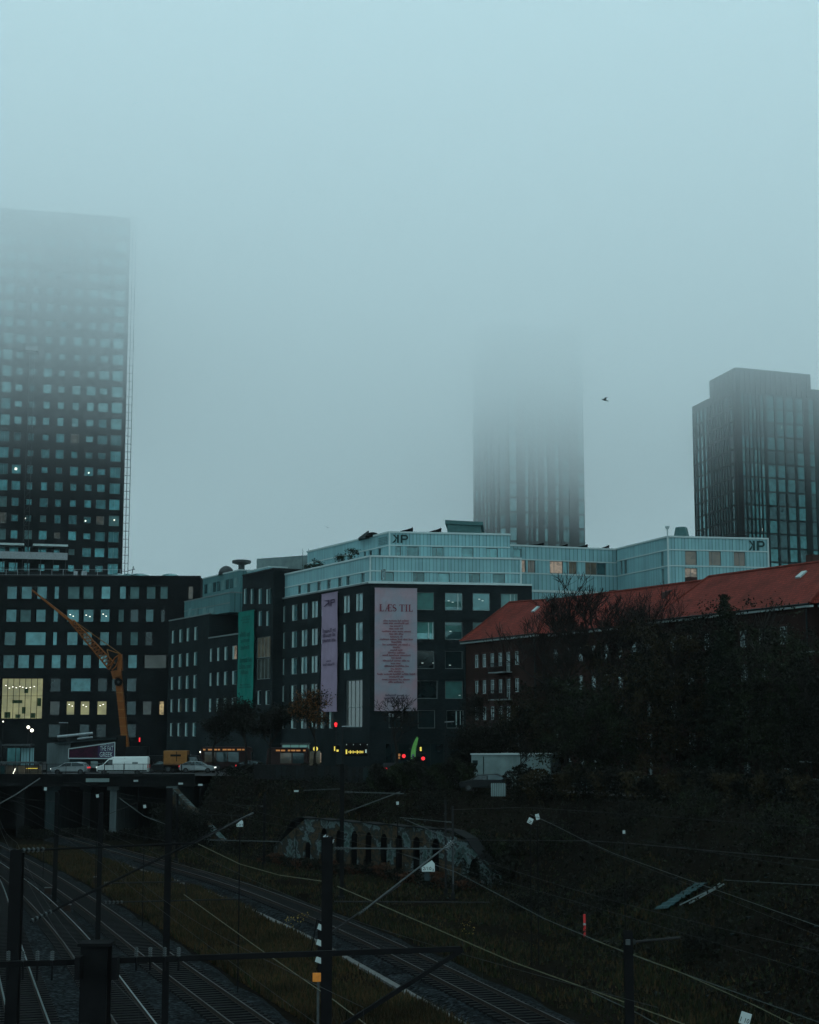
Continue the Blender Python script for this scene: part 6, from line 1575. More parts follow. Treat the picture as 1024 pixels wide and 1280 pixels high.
xa = P(614, 990, 126).x; xb = P(632.5, 990, 126).x; mb = MB(); n = 8
for k in range(n): a = xa + (xb - xa) * k / n; b = xa + (xb - xa) * (k + .7) / n; mb.box((a, 126, .05), (b, 126.06, P(623, 979, 126).z))
mb.build('ribs', 'pale_render', t); MB().box((xa, 126.07, .1), (xb, 126.12, P(623, 980, 126).z)).build('backing', 'steel_grey', t)
t = thing('parked_trailer', 'pale horizontal trailer edge half hidden behind the big dark mast among the trees', 'trailer', (P(808, 985, 135).x, 135, 0))
q = P(812, 972, 135); MB().box((q.x - 1.0, 135, q.z - .15), (q.x + 1.0, 137, q.z + .03)).build('cover', 'car_teal', t); MB().box((q.x - .95, 135.1, .35), (q.x + .95, 136.9, q.z - .16)).build('body', 'car_dark', t)
for y in (135.1, 136.9): MB().tube((q.x, y - .1, .33), (q.x, y + .1, .33), .33, .33, 12).build('wheel', 'tyre', t)
# sheet lying on the slope
a = G(822, 1138, -5.0); t = thing('corrugated_sheet', 'long weathered teal sheet with loose battens lying on the dark slope', 'sheet', (15.5, 88, -4.3))
def slope_pt(px, py):
    lo, hi = 60.0, 140.0
    for _ in range(40):
        mid = (lo + hi) / 2; q = P(px, py, mid)
        if q.z > ground_z(q.x, q.y) + .25: lo = mid
        else: hi = mid
    return P(px, py, lo)
p0, p1, p2, p3 = slope_pt(818, 1137), slope_pt(835, 1136), slope_pt(884, 1104), slope_pt(872, 1104)
mb = MB(); n = 14; rr = random.Random(6)
for k in range(n):
    u0, u1 = k / n, (k + 1) / n; up = Vector((0, 0, .10 if k % 2 else .03)); A = p0.lerp(p3, u0); B = p1.lerp(p2, u0); C_ = p1.lerp(p2, u1); D_2 = p0.lerp(p3, u1)
    mb.add([A + up, B + up, C_ + Vector((0, 0, .03 if k % 2 else .1)), D_2 + Vector((0, 0, .03 if k % 2 else .1))], [(0, 1, 2, 3)])
o = mb.build('sheet', 'tarp', t); sm_ = o.modifiers.new('thick', 'SOLIDIFY'); sm_.thickness = .03
mb = MB(); mb.beam(slope_pt(862, 1129), slope_pt(905, 1105), .1, .08); mb.beam(slope_pt(850, 1131), slope_pt(895, 1109), .08, .06); mb.beam(slope_pt(878, 1120), slope_pt(900, 1104), .08, .06); mb.build('battens', 'frame_grey', t)
# red and white marker post
q = slope_pt(731, 1168); t = thing('marker_post', 'short red and white marker post on the green slope', 'post', tuple(q)); zt = q.z + 1.15
MB().tube(q - Vector((0, 0, .1)), (q.x, q.y, zt), .07, .07, 8).build('post', 'red_plastic', t); MB().tube((q.x, q.y, zt - .62), (q.x, q.y, zt - .5), .078, .078, 8).build('white_band', 'sign_white', t)
# ------------------------------------------------------------------ catenary masts and gantries
GM = 'catenary masts along the tracks'
def h_mast(mb, x, y, z0, z1, w, tw=.0):
    """H-section upright"""
    t = w * .14
    mb.box((x - w / 2, y - w / 2, z0), (x + w / 2, y - w / 2 + t, z1)); mb.box((x - w / 2, y + w / 2 - t, z0), (x + w / 2, y + w / 2, z1)); mb.box((x - t / 2, y - w / 2 + t, z0), (x + t / 2, y + w / 2 - t, z1))
def insulator(mb, a, b, r=.075, n=5):
    a, b = Vector(a), Vector(b); d = (b - a) / n; mb.tube(a, b, r * .4, r * .4, 6)
    for k in range(n): c = a + d * (k + .5); mb.tube(c - d * .22, c + d * .22, r, r * .7, 8)
def mast(label, px, ptop, Y, w, zb=-7.0, mat='steel_black', cap=False, ins=True):
    q = P(px, ptop, Y); t = thing('catenary_mast', label, 'mast', (q.x, Y, zb), group=GM)
    mb = MB(); h_mast(mb, q.x, Y, zb, q.z, w); mb.build('column', mat, t)
    if cap: MB().box((q.x - w * .6, Y - w * .6, q.z), (q.x + w * .6, Y + w * .6, q.z + .06)).build('cap', mat, t)
    MB().box((q.x - w * .9, Y - w * .9, zb), (q.x + w * .9, Y + w * .9, zb + .5)).build('footing', 'concrete_dark', t)
    return t, q
def bracket(t, a, b, c, d, mat='steel_dark', r=.035, tip=True):
    """top tube a-b, stay c-d, with insulators at the mast end"""
    if a: MB().tube(a, b, r, r, 6).build('bracket_tube', mat, t)
    if c: MB().tube(c, d, r, r, 6).build('stay_tube', mat, t)
    mb = MB()
    if a: insulator(mb, a, Vector(a).lerp(Vector(b), .13), r * 2.1)
    if c: insulator(mb, c, Vector(c).lerp(Vector(d), .09), r * 2.1)
    mb.build('insulator', 'steel_grey', t)
# near square mast carrying the long beam
t2, q2 = mast('thick capped near mast crossed by the long insulator beam', 121, 1181, 32, .52, cap=True)
t1, q1 = mast('tall heavy mast nearest the left edge', 22, 1062, 45, .33)
t3, q3 = mast('slender mast rising between the grass and the tracks right of the capped mast', 212, 985, 60, .22)
t4, q4 = mast('thin mast between the two left tracks ending behind the capped mast', 127, 990, 92, .24)
t5, q5 = mast('thin far mast beside the bridge pier left of centre', 72, 990, 112, .27)
t6, q6 = mast('thick mast in the middle with striped marker boards behind its left side', 409.5, 1046, 43, .28)
t7, q7 = mast('far slim mast directly behind the thick middle mast', 428, 955, 116, .28)
t8, q8 = mast('short dark mast at lower right with a small grey plate', 785, 1163, 38, .20)
t9, q9 = mast('thin pale-edged mast beside the right end of the arched wall', 566, 1008, 118, .16, mat='steel_dark')
t10, q10 = mast('thin mast just left of the right arched wall end, slightly taller', 557, 1000, 121, .14, mat='steel_dark')
t11, q11 = mast('far thin mast between the bridge and the arched wall', 331, 990, 146, .2)
t12, q12 = mast('far mast close to the right bridge abutment', 222, 992, 150, .2)
q = P(785, 1176, 37.85); MB().box((q.x - .05, 37.8, q.z - .09), (q.x + .05, 37.86, q.z + .03)).build('number_plate', 'steel_grey', t8)
# long beam with standing insulators
YB = 31.6; bl = P(-30, 1206.5, YB); br = P(575, 1186, YB + 4)
bm = thing('gantry_beam', 'long thin beam crossing the lower left with upright insulators, carried by the capped mast', 'beam', (q2.x, 31.6, 0))
MB().beam(tuple(bl), tuple(br), .10, .11).build('beam', 'steel_black', bm)
mb2 = MB()
for px in (10.5, 29, 47, 65.5): 
    q = P(px, 1202, YB); mb = MB(); insulator(mb, (q.x, q.y, q.z + .02), (q.x, q.y, q.z + .2), .045); mb.build('insulator', 'steel_grey', bm)
    mb2.tube((q.x, q.y, q.z), (q.x, q.y, q.z - .35), .02, .02, 4)
for px in (170.5, 188, 206, 223.5):
    q = P(px, 1197, YB + 1.0); mb = MB(); insulator(mb, (q.x, q.y, q.z + .02), (q.x, q.y, q.z + .2), .045); mb.build('insulator', 'steel_grey', bm)
    mb2.tube((q.x, q.y, q.z), (q.x, q.y, q.z - .25), .02, .02, 4)
mb2.build('drop_rods', 'steel_black', bm)
MB().beam(tuple(P(400, 1300, YB + 3)), tuple(P(578, 1187, YB + 4)), .09, .09).build('diagonal_brace', 'steel_black', bm)
for px in (98, 144): q = P(px, 1204, YB - .1); MB().box((q.x - .05, YB - .2, q.z - .3), (q.x + .05, YB + .1, q.z + .12)).build('clamp', 'steel_black', bm)
# brackets
bracket(t1, P(27, 1063, 45), P(243, 1054, 48), P(38, 1152, 45), P(317, 1016, 50), 'steel_black', .035)
MB().tube(P(243, 1054, 48), P(317, 1016, 50) - Vector((0, 0, 0)), .02, .02, 5).build('tie_rod', 'steel_dark', t1)
mb = MB(); a_, b_ = P(225, 1062, 48.3), P(317, 1016, 50); mb.tube(a_ + Vector((0, -.05, .0)), b_ + Vector((0, -.05, .0)), .028, .028, 6); mb.build('pale_stay_end', 'steel_grey', t1)
bracket(t4, P(130, 1128, 92), P(315, 1123.5, 96), P(130, 1104, 92), P(240, 1102, 94), 'steel_dark', .045)
MB().tube(P(232, 1103, 93.8), P(234, 1122, 94), .04, .04, 5).build('drop_rod', 'steel_dark', t4)
bracket(t6, P(417, 1060.5, 43), P(560, 1061, 46), P(448, 1143, 43.5), P(568, 1050, 46), 'steel_grey', .022)
mb = MB(); mb.tube(P(415, 1165, 43), P(500, 1106, 44.5), .028, .028, 6); mb.build('dark_stay', 'steel_dark', t6)
MB().tube(P(417, 1127, 43), P(612, 1128, 47), .022, .022, 6).build('lower_tube', 'steel_dark', t6)
MB().tube(P(566.5, 1050, 46), P(566.5, 1105, 46), .015, .015, 4).build('drop_rod', 'steel_grey', t6)
mb = MB(); insulator(mb, P(417, 1053, 43), P(404, 1046, 43), .09); insulator(mb, P(566, 1052, 46), P(556, 1062, 46), .08); mb.build('insulator', 'steel_light', t6)
bracket(t7, P(431, 990, 116), P(505, 992, 118), P(431, 1016, 116), P(500, 990, 118), 'steel_grey', .04)
bracket(t9, P(566, 1028, 118), P(500, 1022, 120), P(566, 1050, 118), P(505, 1024, 120), 'steel_grey', .03)
bracket(t8, P(785, 1178, 38), P(850, 1172, 40), None, None, 'steel_dark', .03)
bracket(t11, P(332, 1008, 146), P(285, 1006, 148), None, None, 'steel_dark', .04)
# pale crossing tubes at the right
def span(label, pts, r, mat, name='cross_span', cat='wire', grp=None):
    t = MB().path([Vector(p) for p in pts], r, 5).build(name, mat); tag(t, label, cat, grp); return t
GW = 'overhead wires'
# contact and messenger wires over each track, with droppers
for (k, pts, lab), nm in zip(TRACKS, ('right-hand track past the arched wall', 'track beside the brown grass', 'track right of the capped mast', 'polished track', 'leftmost track')):
    ln = [(x, y) for x, y in LN[k] if y < 190]; t = thing('overhead_line', 'messenger and contact wire hung over the ' + nm, 'overhead line', (ln[0][0], ln[0][1], -1.4), group='overhead lines above the tracks')
    MB().path([Vector((x, y, -1.4 + .03 * math.sin(y * .1))) for x, y in ln], .008, 4).build('contact_wire', 'steel_dark', t)
    ms = [Vector((x, y, -.45 - .55 * math.sin(math.pi * ((y - 33) % 48) / 48))) for x, y in ln]; MB().path(ms, .008, 4).build('messenger_wire', 'steel_dark', t)
    mb = MB(); [mb.tube(v, (v.x, v.y, -1.4), .006, .006, 3) for v in ms[::3]]; mb.build('droppers', 'steel_dark', t)
W_ = [([P(248, 1055, 60), P(300, 1080, 57), P(350, 1094, 55), P(407, 1102, 52)], 'pale sagging wire running down to the thick middle mast', .013, 'wire_tan'),
 ([P(230, 1118, 60), P(330, 1190, 52), P(420, 1252, 46), P(470, 1290, 43)], 'thin wire descending steeply through the brown grass to the lower edge', .012, 'wire_tan'),
 ([P(422, 1108, 52), P(520, 1150, 48), P(640, 1202, 45), P(760, 1245, 42), P(1030, 1345, 38)], 'tan wire sloping down right across the green track side', .014, 'wire_tan'),
 ([P(505, 1068, 62), P(570, 1090, 60), P(680, 1148, 56), P(780, 1190, 52), P(1030, 1280, 45)], 'long thin wire sloping past the red marker post to the right edge', .014, 'steel_grey'),
 ([P(740, 1174, 46), P(850, 1215, 44), P(940, 1255, 42), P(1030, 1300, 40)], 'pair-like thin wire above the green slope at the lower right', .011, 'wire_tan'),
 ([P(663, 1018, 84), P(690, 1030, 80), P(730, 1050, 77), P(768, 1067, 74), P(1030, 1160, 52)], 'short pale wire leaving the folded number sign', .011, 'steel_grey'),
 ([P(672, 1021, 84), P(696, 1032, 82), P(736, 1054, 79), P(766, 1068, 76), P(1030, 1172, 53)], 'second short pale wire just under the first by the folded sign', .009, 'steel_dark'),
 ([P(800, 1050, 70), P(900, 1067, 68), P(1030, 1088, 64)], 'faint wire crossing the darkest slope at the right', .014, 'steel_dark'),
 ([P(566, 1012, 118), P(655, 1009, 100), P(765, 1016, 90), P(1030, 1036, 76)], 'faint level wire right of the ribbed light panel', .014, 'steel_dark'),
 ([P(566, 1050, 118), P(735, 1051, 90), P(785, 1054, 84), P(1030, 1076, 60)], 'faint level wire below the folded sign', .022, 'steel_dark'),
 ([P(-10, 1010, 70), P(20, 993, 72), P(50, 973, 75)], 'pale slanting wire under the left end of the bridge', .025, 'steel_grey'),
 ([P(380, 988, 120), P(425, 986, 120)], 'short level wire under the hedge fence', .03, 'steel_grey'),
 ([P(240, 1017, 100), P(317, 1021, 100)], 'faint level wire over the bridge wing wall', .025, 'steel_dark'),
 ([P(262, 1050, 100), P(350, 1052, 100)], 'faint level wire in front of the low wall left of the arches', .03, 'steel_grey'),
 ([P(150, 998, 90), P(180, 1020, 88), P(212, 1032, 86)], 'sagging dark wire under the bridge', .02, 'steel_grey'),
 ([P(130, 1020, 120), P(190, 996, 120)], 'short dark wire rising under the bridge deck', .02, 'steel_dark'),
 ([P(905, 1100, 70), P(1030, 1107, 70)], 'thin pale wire at the right edge beyond the teal sheet', .014, 'steel_grey'),
 ([P(740, 1240, 40), P(800, 1268, 38), P(830, 1285, 37)], 'dark thin wire crossing the short dark mast near the lower edge', .011, 'steel_grey')]
matte('wire_tan', (.07, .072, .045), .5, .2, 3, metal=.2)
for pts, lab, r, m_ in W_: span(lab, pts, r, m_, 'overhead_wire', 'wire', GW)
# number signs
def plate(label, px, py, Y, w, h, txt, rot=0.0, cut=True, post=None, small=None, carrier=True):
    q = P(px, py, Y); t = thing('number_sign', label, 'sign', tuple(q), group='white number signs by the track')
    fn = lambda s, z, o=0.0: Vector((q.x + (s * math.cos(rot) - z * math.sin(rot)), q.y - o, q.z + (s * math.sin(rot) + z * math.cos(rot))))
    out_ = [(-w / 2, -h / 2), (w / 2, -h / 2), (w / 2, h / 2 * .8), (w * .28, h * .8), (-w / 2, 0.0)] if cut else [(-w / 2, -h / 2), (w / 2, -h / 2), (w / 2, h / 2), (-w / 2, h / 2)]
    mb = MB(); n = len(out_); mb.add([fn(a, b, .03) for a, b in out_] + [fn(a, b, 0) for a, b in out_], [tuple(range(n)), tuple(range(2 * n - 1, n - 1, -1))] + [(i, (i + 1) % n, n + (i + 1) % n, n + i) for i in range(n)]); mb.build('plate', 'sign_white', t)
    if txt: mb = MB(); letter(mb, lambda s, z: fn(s, z, .036), txt, -w * .42, -h * .34, w * (.66 if small else .84), h * .4, .008); 
    if small: letter(mb, lambda s, z: fn(s, z, .036), small, w * .30, -h * .42, w * .12, h * .26, .008)
    if txt: mb.build('digits', 'sign_black', t)
    if carrier and not post:
        g_ = ground_z(q.x, q.y + .06); MB().tube((q.x, q.y + .06, g_ - .1), (q.x, q.y + .06, q.z + h * .4), .035, .03, 5).build('post', 'steel_black', t)
    if post: MB().beam((q.x - w * .1, q.y + .05, q.z - h * .5), (q.x - w * .1, q.y + .05, post), w * .4, .05).build('stem', 'concrete', t)
    return t
s_ = plate('white number sign reading 2/10 with a small 3, right of the thick middle mast', 535.5, 1084, 58, .46, .30, '2/10', 0, True, P(535, 1101, 58).z, '3')
plate('small white sign hanging under the long dark stay, left of centre', 300, 1030, 75, .30, .24, '101', 0, True)
plate('tilted white number sign at the very bottom right edge', 931.5, 1273, 42, .27, .30, '1 10', R(-18), False)
plate('left plate with a digit of the folded pair on the dark slope', 663, 1026, 85, .26, .30, '2', R(-25), False)
plate('right-hand plain white plate of the folded pair on the dark slope', 672, 1021, 85, .2, .3, None, R(15), False)
for px, py, Y, lab in ((250.5, 981, 150, 'tiny white plate under the middle of the fence, upper left'), (370.5, 988.8, 140, 'tiny white plate under the hedge left of the slim far mast'), (122, 995, 120, 'tiny white leaning plate under the bridge'), (181, 1008, 100, 'small bent white plate right of the pale bridge pier'), (57, 986, 130, 'tiny white plate under the left end of the bridge'),
    (497, 1004, 118, 'tiny pale plate on the wire left of the thin masts'), (780, 1040, 80, 'tiny bright plate on the dark slope beside the big trees'), (170, 976, 184.3, 'tiny white plate on the bridge parapet below the white van'), (226, 979.5, 184.3, 'tiny white plate on the bridge parapet at its right end')):
    r_ = random.Random(px); plate(lab, px, py, Y, (5.5 if px in (250.5, 370.5, 170, 226) else 3.2) * Y / 2000, 2.2 * Y / 2000 * (1 if px in (250.5, 370.5, 170, 226) else 1.8), None, r_.uniform(-.1, .4) if px not in (250.5, 370.5, 170, 226) else 0, False, carrier=px not in (170, 226))
q = P(122, 975, 184.3); MB().box((q.x - 1.3, 184.2, q.z - .22), (q.x + 1.3, 184.5, q.z + .18)).build('parapet_panel', 'pale_render', bz)
# striped marker boards
Ys = 62
q = P(398, 1185, Ys); t = thing('striped_marker', 'tall marker of three slanted white stripes behind the thick middle mast', 'sign', (q.x, Ys, -7))
a_ = P(389, 1196, Ys); MB().beam((q.x - .30, Ys + .05, P(390, 1196, Ys).z), (q.x - .05, Ys + .05, P(398, 1148, Ys).z), .05, .05).build('edge_rod', 'steel_black', t)
for k, yc in enumerate((1160, 1179.5, 1201)):
    L_, R_ = (396.5 - k * 1.4), 405.5; pts = [P(L_, yc + 1, Ys), P(R_ + 2, yc + 6, Ys), P(R_ + 2, yc - 1, Ys), P(L_ + 2, yc - 5.5, Ys)]
    mb = MB(); mb.add([p for p in pts] + [p + Vector((0, .04, 0)) for p in pts], [(0, 1, 2, 3), (7, 6, 5, 4), (0, 4, 5, 1), (1, 5, 6, 2), (2, 6, 7, 3), (3, 7, 4, 0)]); mb.build('white_stripe', 'sign_white', t)
MB().box((P(391, 1221, Ys).x, Ys - .04, P(391, 1227, Ys).z), (P(404, 1221, Ys).x, Ys, P(404, 1216, Ys).z)).build('orange_plate', 'orange_plate', t)
MB().box((P(396, 1270, Ys).x, Ys, -7.1), (P(399, 1270, Ys).x, Ys + .06, P(398, 1228, Ys).z)).build('post', 'steel_grey', t)
MB().box((P(397, 1190, Ys).x, Ys + .05, P(397, 1228, Ys).z), (P(407, 1190, Ys).x, Ys + .08, P(397, 1150, Ys).z)).build('backboard', 'steel_black', t)
# small equipment beside the tracks
for px, py, lab in ((60, 1118, 'small rusty track-side box left of the thin mast'), (84, 1140, 'pale bottle-shaped point machine between the left tracks'), (121, 1104, 'reddish relay stump beside the thin mast')):
    q = G(px, py, -6.7); t = thing('relay_box', lab, 'relay box', tuple(q), group='small track-side boxes'); bevel(MB().box((q.x - .22, q.y - .2, -6.72), (q.x + .22, q.y + .2, -6.25)).build('box', 'rust', t), .03); MB().box((q.x - .25, q.y - .23, -6.25), (q.x + .25, q.y + .23, -6.2)).build('lid', 'steel_grey', t)
# cable trough along the bed
matte('trough', (.07, .072, .07), .9, .3, 2)
mb = MB(); pl = [(x - 2.6, y) for x, y in LN['A'] if 60 < y < 150]
for (xa, ya), (xb, yb) in zip(pl[:-1], pl[1:]): mb.beam((xa, ya, -6.93), (xb, yb, -6.93), .35, .12)
tag(mb.build('cable_trough', 'trough'), 'narrow concrete cable trough running beside the track past the arched wall', 'cable trough')
# ------------------------------------------------------------------ birds
def gull(label, px, py, Y, span_, bank, up):
    q = P(px, py, Y); t = thing('gull', label, 'bird', tuple(q), bank, 'birds in the sky'); h_ = span_ / 2
    mb = MB(); n = 8; rings = [(-.34, .02), (-.24, .05), (-.1, .08), (.05, .085), (.16, .06), (.24, .05), (.32, .035), (.40, .01)]
    vs_ = [(r * math.cos(2 * math.pi * i / n) * .9, y, r * math.sin(2 * math.pi * i / n)) for y, r in rings for i in range(n)]
    mb.add(vs_, [(j * n + i, j * n + (i + 1) % n, (j + 1) * n + (i + 1) % n, (j + 1) * n + i) for j in range(len(rings) - 1) for i in range(n)])
    for sg in (-1, 1):
        k1_ = (sg * h_ * .45, .10, up * h_ * .5); tp = (sg * h_, -.12, up * h_ * .42)
        for th in (0, .02): pass
        mb.add([(sg * .05, .12, .05), k1_, (k1_[0], k1_[1] - .22, k1_[2] - .01), (sg * .05, -.12, .04)], [(0, 1, 2, 3)]); mb.add([k1_, tp, (tp[0] * .97, tp[1] - .06, tp[2] - .01), (k1_[0], k1_[1] - .22, k1_[2] - .01)], [(0, 1, 2, 3)])
    mb.add([(-.05, -.3, 0), (.05, -.3, 0), (.1, -.48, 0), (-.1, -.48, 0)], [(0, 1, 2, 3)])
    o = mb.build('body', 'frame_dark', t, local=True); s_m = o.modifiers.new('thick', 'SOLIDIFY'); s_m.thickness = .015; return t
g_ = gull('dark gull with raised wings flying right of the foggy middle tower', 756, 500, 190, .95, R(50), .9); g_.rotation_euler = (R(25), R(-35), R(60))
g_ = gull('faint distant gull low in the sky left of the glass penthouse', 409, 659, 380, 1.6, R(10), .15); g_.rotation_euler = (R(5), R(12), R(15))
# ------------------------------------------------------------------ trees
def branches(mb, rnd, p, d, L, r, depth, tips, spread=.55, minr=.012, up=.12, n=5, kids=(2, 3)):
    segs = 3; q = Vector(p); dd = Vector(d)
    for i in range(segs):
        nd = (dd + Vector((rnd.uniform(-1, 1), rnd.uniform(-1, 1), rnd.uniform(-.6, 1))) * .16 + Vector((0, 0, up * .3))).normalized()
        q2 = q + nd * L / segs; r2 = max(minr, r * (1 - .28 * (i + 1) / segs * 1.1)); ra = max(minr, r * (1 - .28 * i / segs * 1.1))
        mb.tube(q, q2, ra, r2, max(3, n), cap=False); q = q2; dd = nd
        if depth > 0 and i > 0 and rnd.random() < .5:
            sd = (dd + Vector((rnd.uniform(-1, 1), rnd.uniform(-1, 1), rnd.uniform(-.4, .8))).normalized() * spread * 1.5).normalized()
            branches(mb, rnd, q, sd, L * rnd.uniform(.45, .7), r * .5, depth - 1, tips, spread, minr, up, n - 1, kids)
    tips.append((q.copy(), dd.copy(), depth))
    if depth <= 0: return
    for k in range(rnd.choice(kids)):
        sd = (dd + Vector((rnd.uniform(-1, 1), rnd.uniform(-1, 1), rnd.uniform(-.5, .9))).normalized() * spread).normalized(); sd.z += up; sd.normalize()
        branches(mb, rnd, q, sd, L * rnd.uniform(.62, .88), r * rnd.uniform(.55, .72), depth - 1, tips, spread, minr, up, n - 1, kids)
def leaf(mb, rnd, c, s):
    a = Vector((rnd.gauss(0, 1), rnd.gauss(0, 1), rnd.gauss(0, 1))).normalized(); b = a.cross(Vector((rnd.gauss(0, 1), rnd.gauss(0, 1), rnd.gauss(0, 1)))).normalized()
    mb.v += [tuple(c - a * s), tuple(c + b * s * .5), tuple(c + a * s), tuple(c - b * s * .5)]; n = len(mb.v); mb.f.append((n - 4, n - 3, n - 2, n - 1)); mb.mi.append(mb.cur)
def crown_leaves(rnd, cen, rx, ry, rz_, n_clump, per, size, mats_n=2, shell=.55, csize=.9):
    mb = MB()
    for k in range(n_clump):
        while True:
            v = Vector((rnd.uniform(-1, 1), rnd.uniform(-1, 1), rnd.uniform(-1, 1)))
            if shell * rnd.random() < v.length < 1: break
        lump = 1 + .22 * math.sin(v.x * 5 + v.z * 4 + k % 3)
        c = Vector(cen) + Vector((v.x * rx * lump, v.y * ry * lump, v.z * rz_ * lump)); cs = csize * rnd.uniform(.5, 1.3); mb.cur = rnd.choice(range(mats_n))
        for i in range(int(per * rnd.uniform(.5, 1.4))): leaf(mb, rnd, c + Vector((rnd.gauss(0, .5), rnd.gauss(0, .5), rnd.gauss(0, .42))) * cs, size * rnd.uniform(.6, 1.3))
    return mb
def leafy_tree(name, label, x, y, z0, top, rx, seed, mats, n_clump=95, per=42, size=.17, low=.18, group='trees in front of the brick house', ry=None):
    rnd = random.Random(seed); t = thing(name, label, 'tree', (x, y, z0), group=group); Ht = top - z0; mb = MB(); tips = []
    mb.tube((x, y, z0 - .2), (x, y, z0 + Ht * .25), .3, .24, 7, cap=False)
    branches(mb, rnd, (x, y, z0 + Ht * .24), (0, 0, 1), Ht * .25, .22, 3, tips, .6, .02, .15, 5); mb.build('trunk', 'bark', t)
    zc = z0 + Ht * (low + 1) / 2; c = crown_leaves(rnd, (x, y, zc), rx, ry or rx, Ht * (1 - low) / 2 * .92, n_clump, per, size, len(mats)); c.build('crown', mats, t); return t
spec = [ # px, py top, Y, radius, mats, label
 (598, 905, 152, 2.3, ['leaf_dark', 'shrub_leaf'], 'small dark ivy-clad tree over the left end of the white shed'),
 (650, 872, 156, 2.6, ['leaf_dark', 'leaf_olive'], 'dark rounded tree in front of the left wing of the brick house'),
 (694, 828, 153, 3.4, ['leaf_dark', 'leaf_olive', 'leaf_dark'], 'dense dark tree left of and below the big bare crown'),
 (738, 838, 142, 3.8, ['leaf_dark', 'leaf_green'], 'broad dark tree straight below the big bare crown'),
 (790, 796, 146, 3.5, ['leaf_dark', 'leaf_olive', 'shrub_leaf'], 'dark olive tree right of the big bare crown'),
 (838, 788, 138, 3.5, ['leaf_olive', 'leaf_dark'], 'olive tree between the bare crown and the pointed conifer'),
 (874, 764, 141, 2.5, ['leaf_dark', 'shrub_leaf'], 'dark tree pressed against the left side of the pointed conifer'),
 (948, 766, 130, 3.1, ['leaf_green', 'leaf_dark'], 'greener tree just right of the pointed conifer'),
 (990, 796, 122, 3.0, ['leaf_dark', 'leaf_green'], 'dark tree below the right-hand roof corner'),
 (1034, 850, 118, 2.8, ['leaf_dark', 'shrub_leaf'], 'dark tree cut by the right edge of the view')]
for i, (px, py, Y, r, ms, lab) in enumerate(spec):
    q = P(px, py, Y); leafy_tree('broadleaf_tree', lab, q.x, Y, 0, q.z + (1.5 if i > 3 else 0), r * (1.22 if i else 1), 100 + i, ms, n_clump=int(130 + r * 34), per=60, size=.13, low=.0 if i else .3)
# big bare tree
def bare_tree(name, label, px, ptop, Y, pbase_z, L, r, depth, seed, mat='bark', group=None, spread=.6, leaves=None, lean=(0, 0, 1), minr=.018, fit=None):
    q = P(px, ptop, Y); rnd = random.Random(seed); t = thing(name, label, 'tree', (q.x, Y, pbase_z), group=group); mb = MB(); tips = []
    mb.tube((q.x, Y, pbase_z - .2), (q.x, Y, pbase_z + L), r, r * .85, 7, cap=False)
    branches(mb, rnd, (q.x, Y, pbase_z + L), lean, L, r * .85, depth, tips, spread, minr, .12, 6)
    top = max(v[2] for v in mb.v); k = (q.z - pbase_z) / (top - pbase_z)
    mb.v = [(q.x + (v[0] - q.x) * k * (fit or 1), Y + (v[1] - Y) * k, pbase_z + (v[2] - pbase_z) * k) for v in mb.v]; mb.build('trunk', mat, t)
    if leaves:
        lm = MB(); n, size, mm = leaves
        for c, d, dp in tips:
            if dp > 2: continue
            c = Vector((q.x + (c.x - q.x) * k * (fit or 1), Y + (c.y - Y) * k, pbase_z + (c.z - pbase_z) * k)); lm.cur = rnd.choice(range(len(mm)))
            for i in range(n): leaf(lm, rnd, c + Vector((rnd.gauss(0, .35), rnd.gauss(0, .35), rnd.gauss(0, .3))), size * rnd.uniform(.6, 1.3))
        lm.build('crown', mm, t)
    return t
bare_tree('bare_tree', 'largest leafless tree, its twigs spread against the red roof and the glass storey', 752, 709, 150, 0, 3.9, .42, 7, 5, spread=.75, minr=.013, fit=1.25, group='leafless trees')
bare_tree('bare_tree', 'smaller leafless tree left of the largest bare crown', 705, 742, 149, 0, 4.0, .28, 6, 17, spread=.7, minr=.02, fit=1.1, group='leafless trees')
bare_tree('bare_tree', 'leafless tree right of the largest bare crown, against the long red roof', 787, 733, 151, 0, 4.4, .26, 6, 41, spread=.68, minr=.014, fit=1.1, group='leafless trees')
bare_tree('bare_tree', 'dark twiggy tree standing before the green banner foot', 309, 868, 196, 0, 2.2, .18, 6, 8, spread=.7, minr=.022, group='leafless trees', leaves=(2, .12, ['leaf_dark']), fit=1.3)
bare_tree('bare_tree', 'dark twiggy tree between the green banner and the autumn tree', 338, 880, 188, 0, 2.2, .16, 6, 9, spread=.75, minr=.022, group='leafless trees', leaves=(2, .12, ['leaf_dark']), fit=1.3)
bare_tree('bare_tree', 'thin-twigged tree in front of the bottom of the wide grey-pink banner', 496, 868, 189, 0, 2.0, .14, 5, 12, spread=.8, minr=.018, group='leafless trees', fit=1.5)
bare_tree('bare_tree', 'low dark twiggy tree at the left corner of the black building', 268, 895, 200, 0, 1.8, .14, 5, 14, spread=.8, minr=.02, group='leafless trees', leaves=(3, .12, ['leaf_dark']), fit=1.5)
bare_tree('autumn_tree', 'autumn tree with thinning orange-brown leaves below the mauve banner', 394, 864, 186, 0, 2.2, .15, 5, 23, 'bark', None, .75, (7, .12, ['leaf_autumn', 'leaf_olive', 'leaf_dark']), fit=1.1)
bare_tree('bare_tree', 'slim bare tree in front of the white storage shed', 651, 925, 143, 0, 1.3, .11, 5, 31, spread=.7, minr=.016, group='leafless trees', fit=1.2)
bare_tree('bare_tree', 'thin twiggy tree in front of the left end of the brick house', 590, 868, 172, 0, 2.4, .13, 5, 33, spread=.6, minr=.016, group='leafless trees', leaves=(2, .1, ['leaf_dark']), fit=.9)
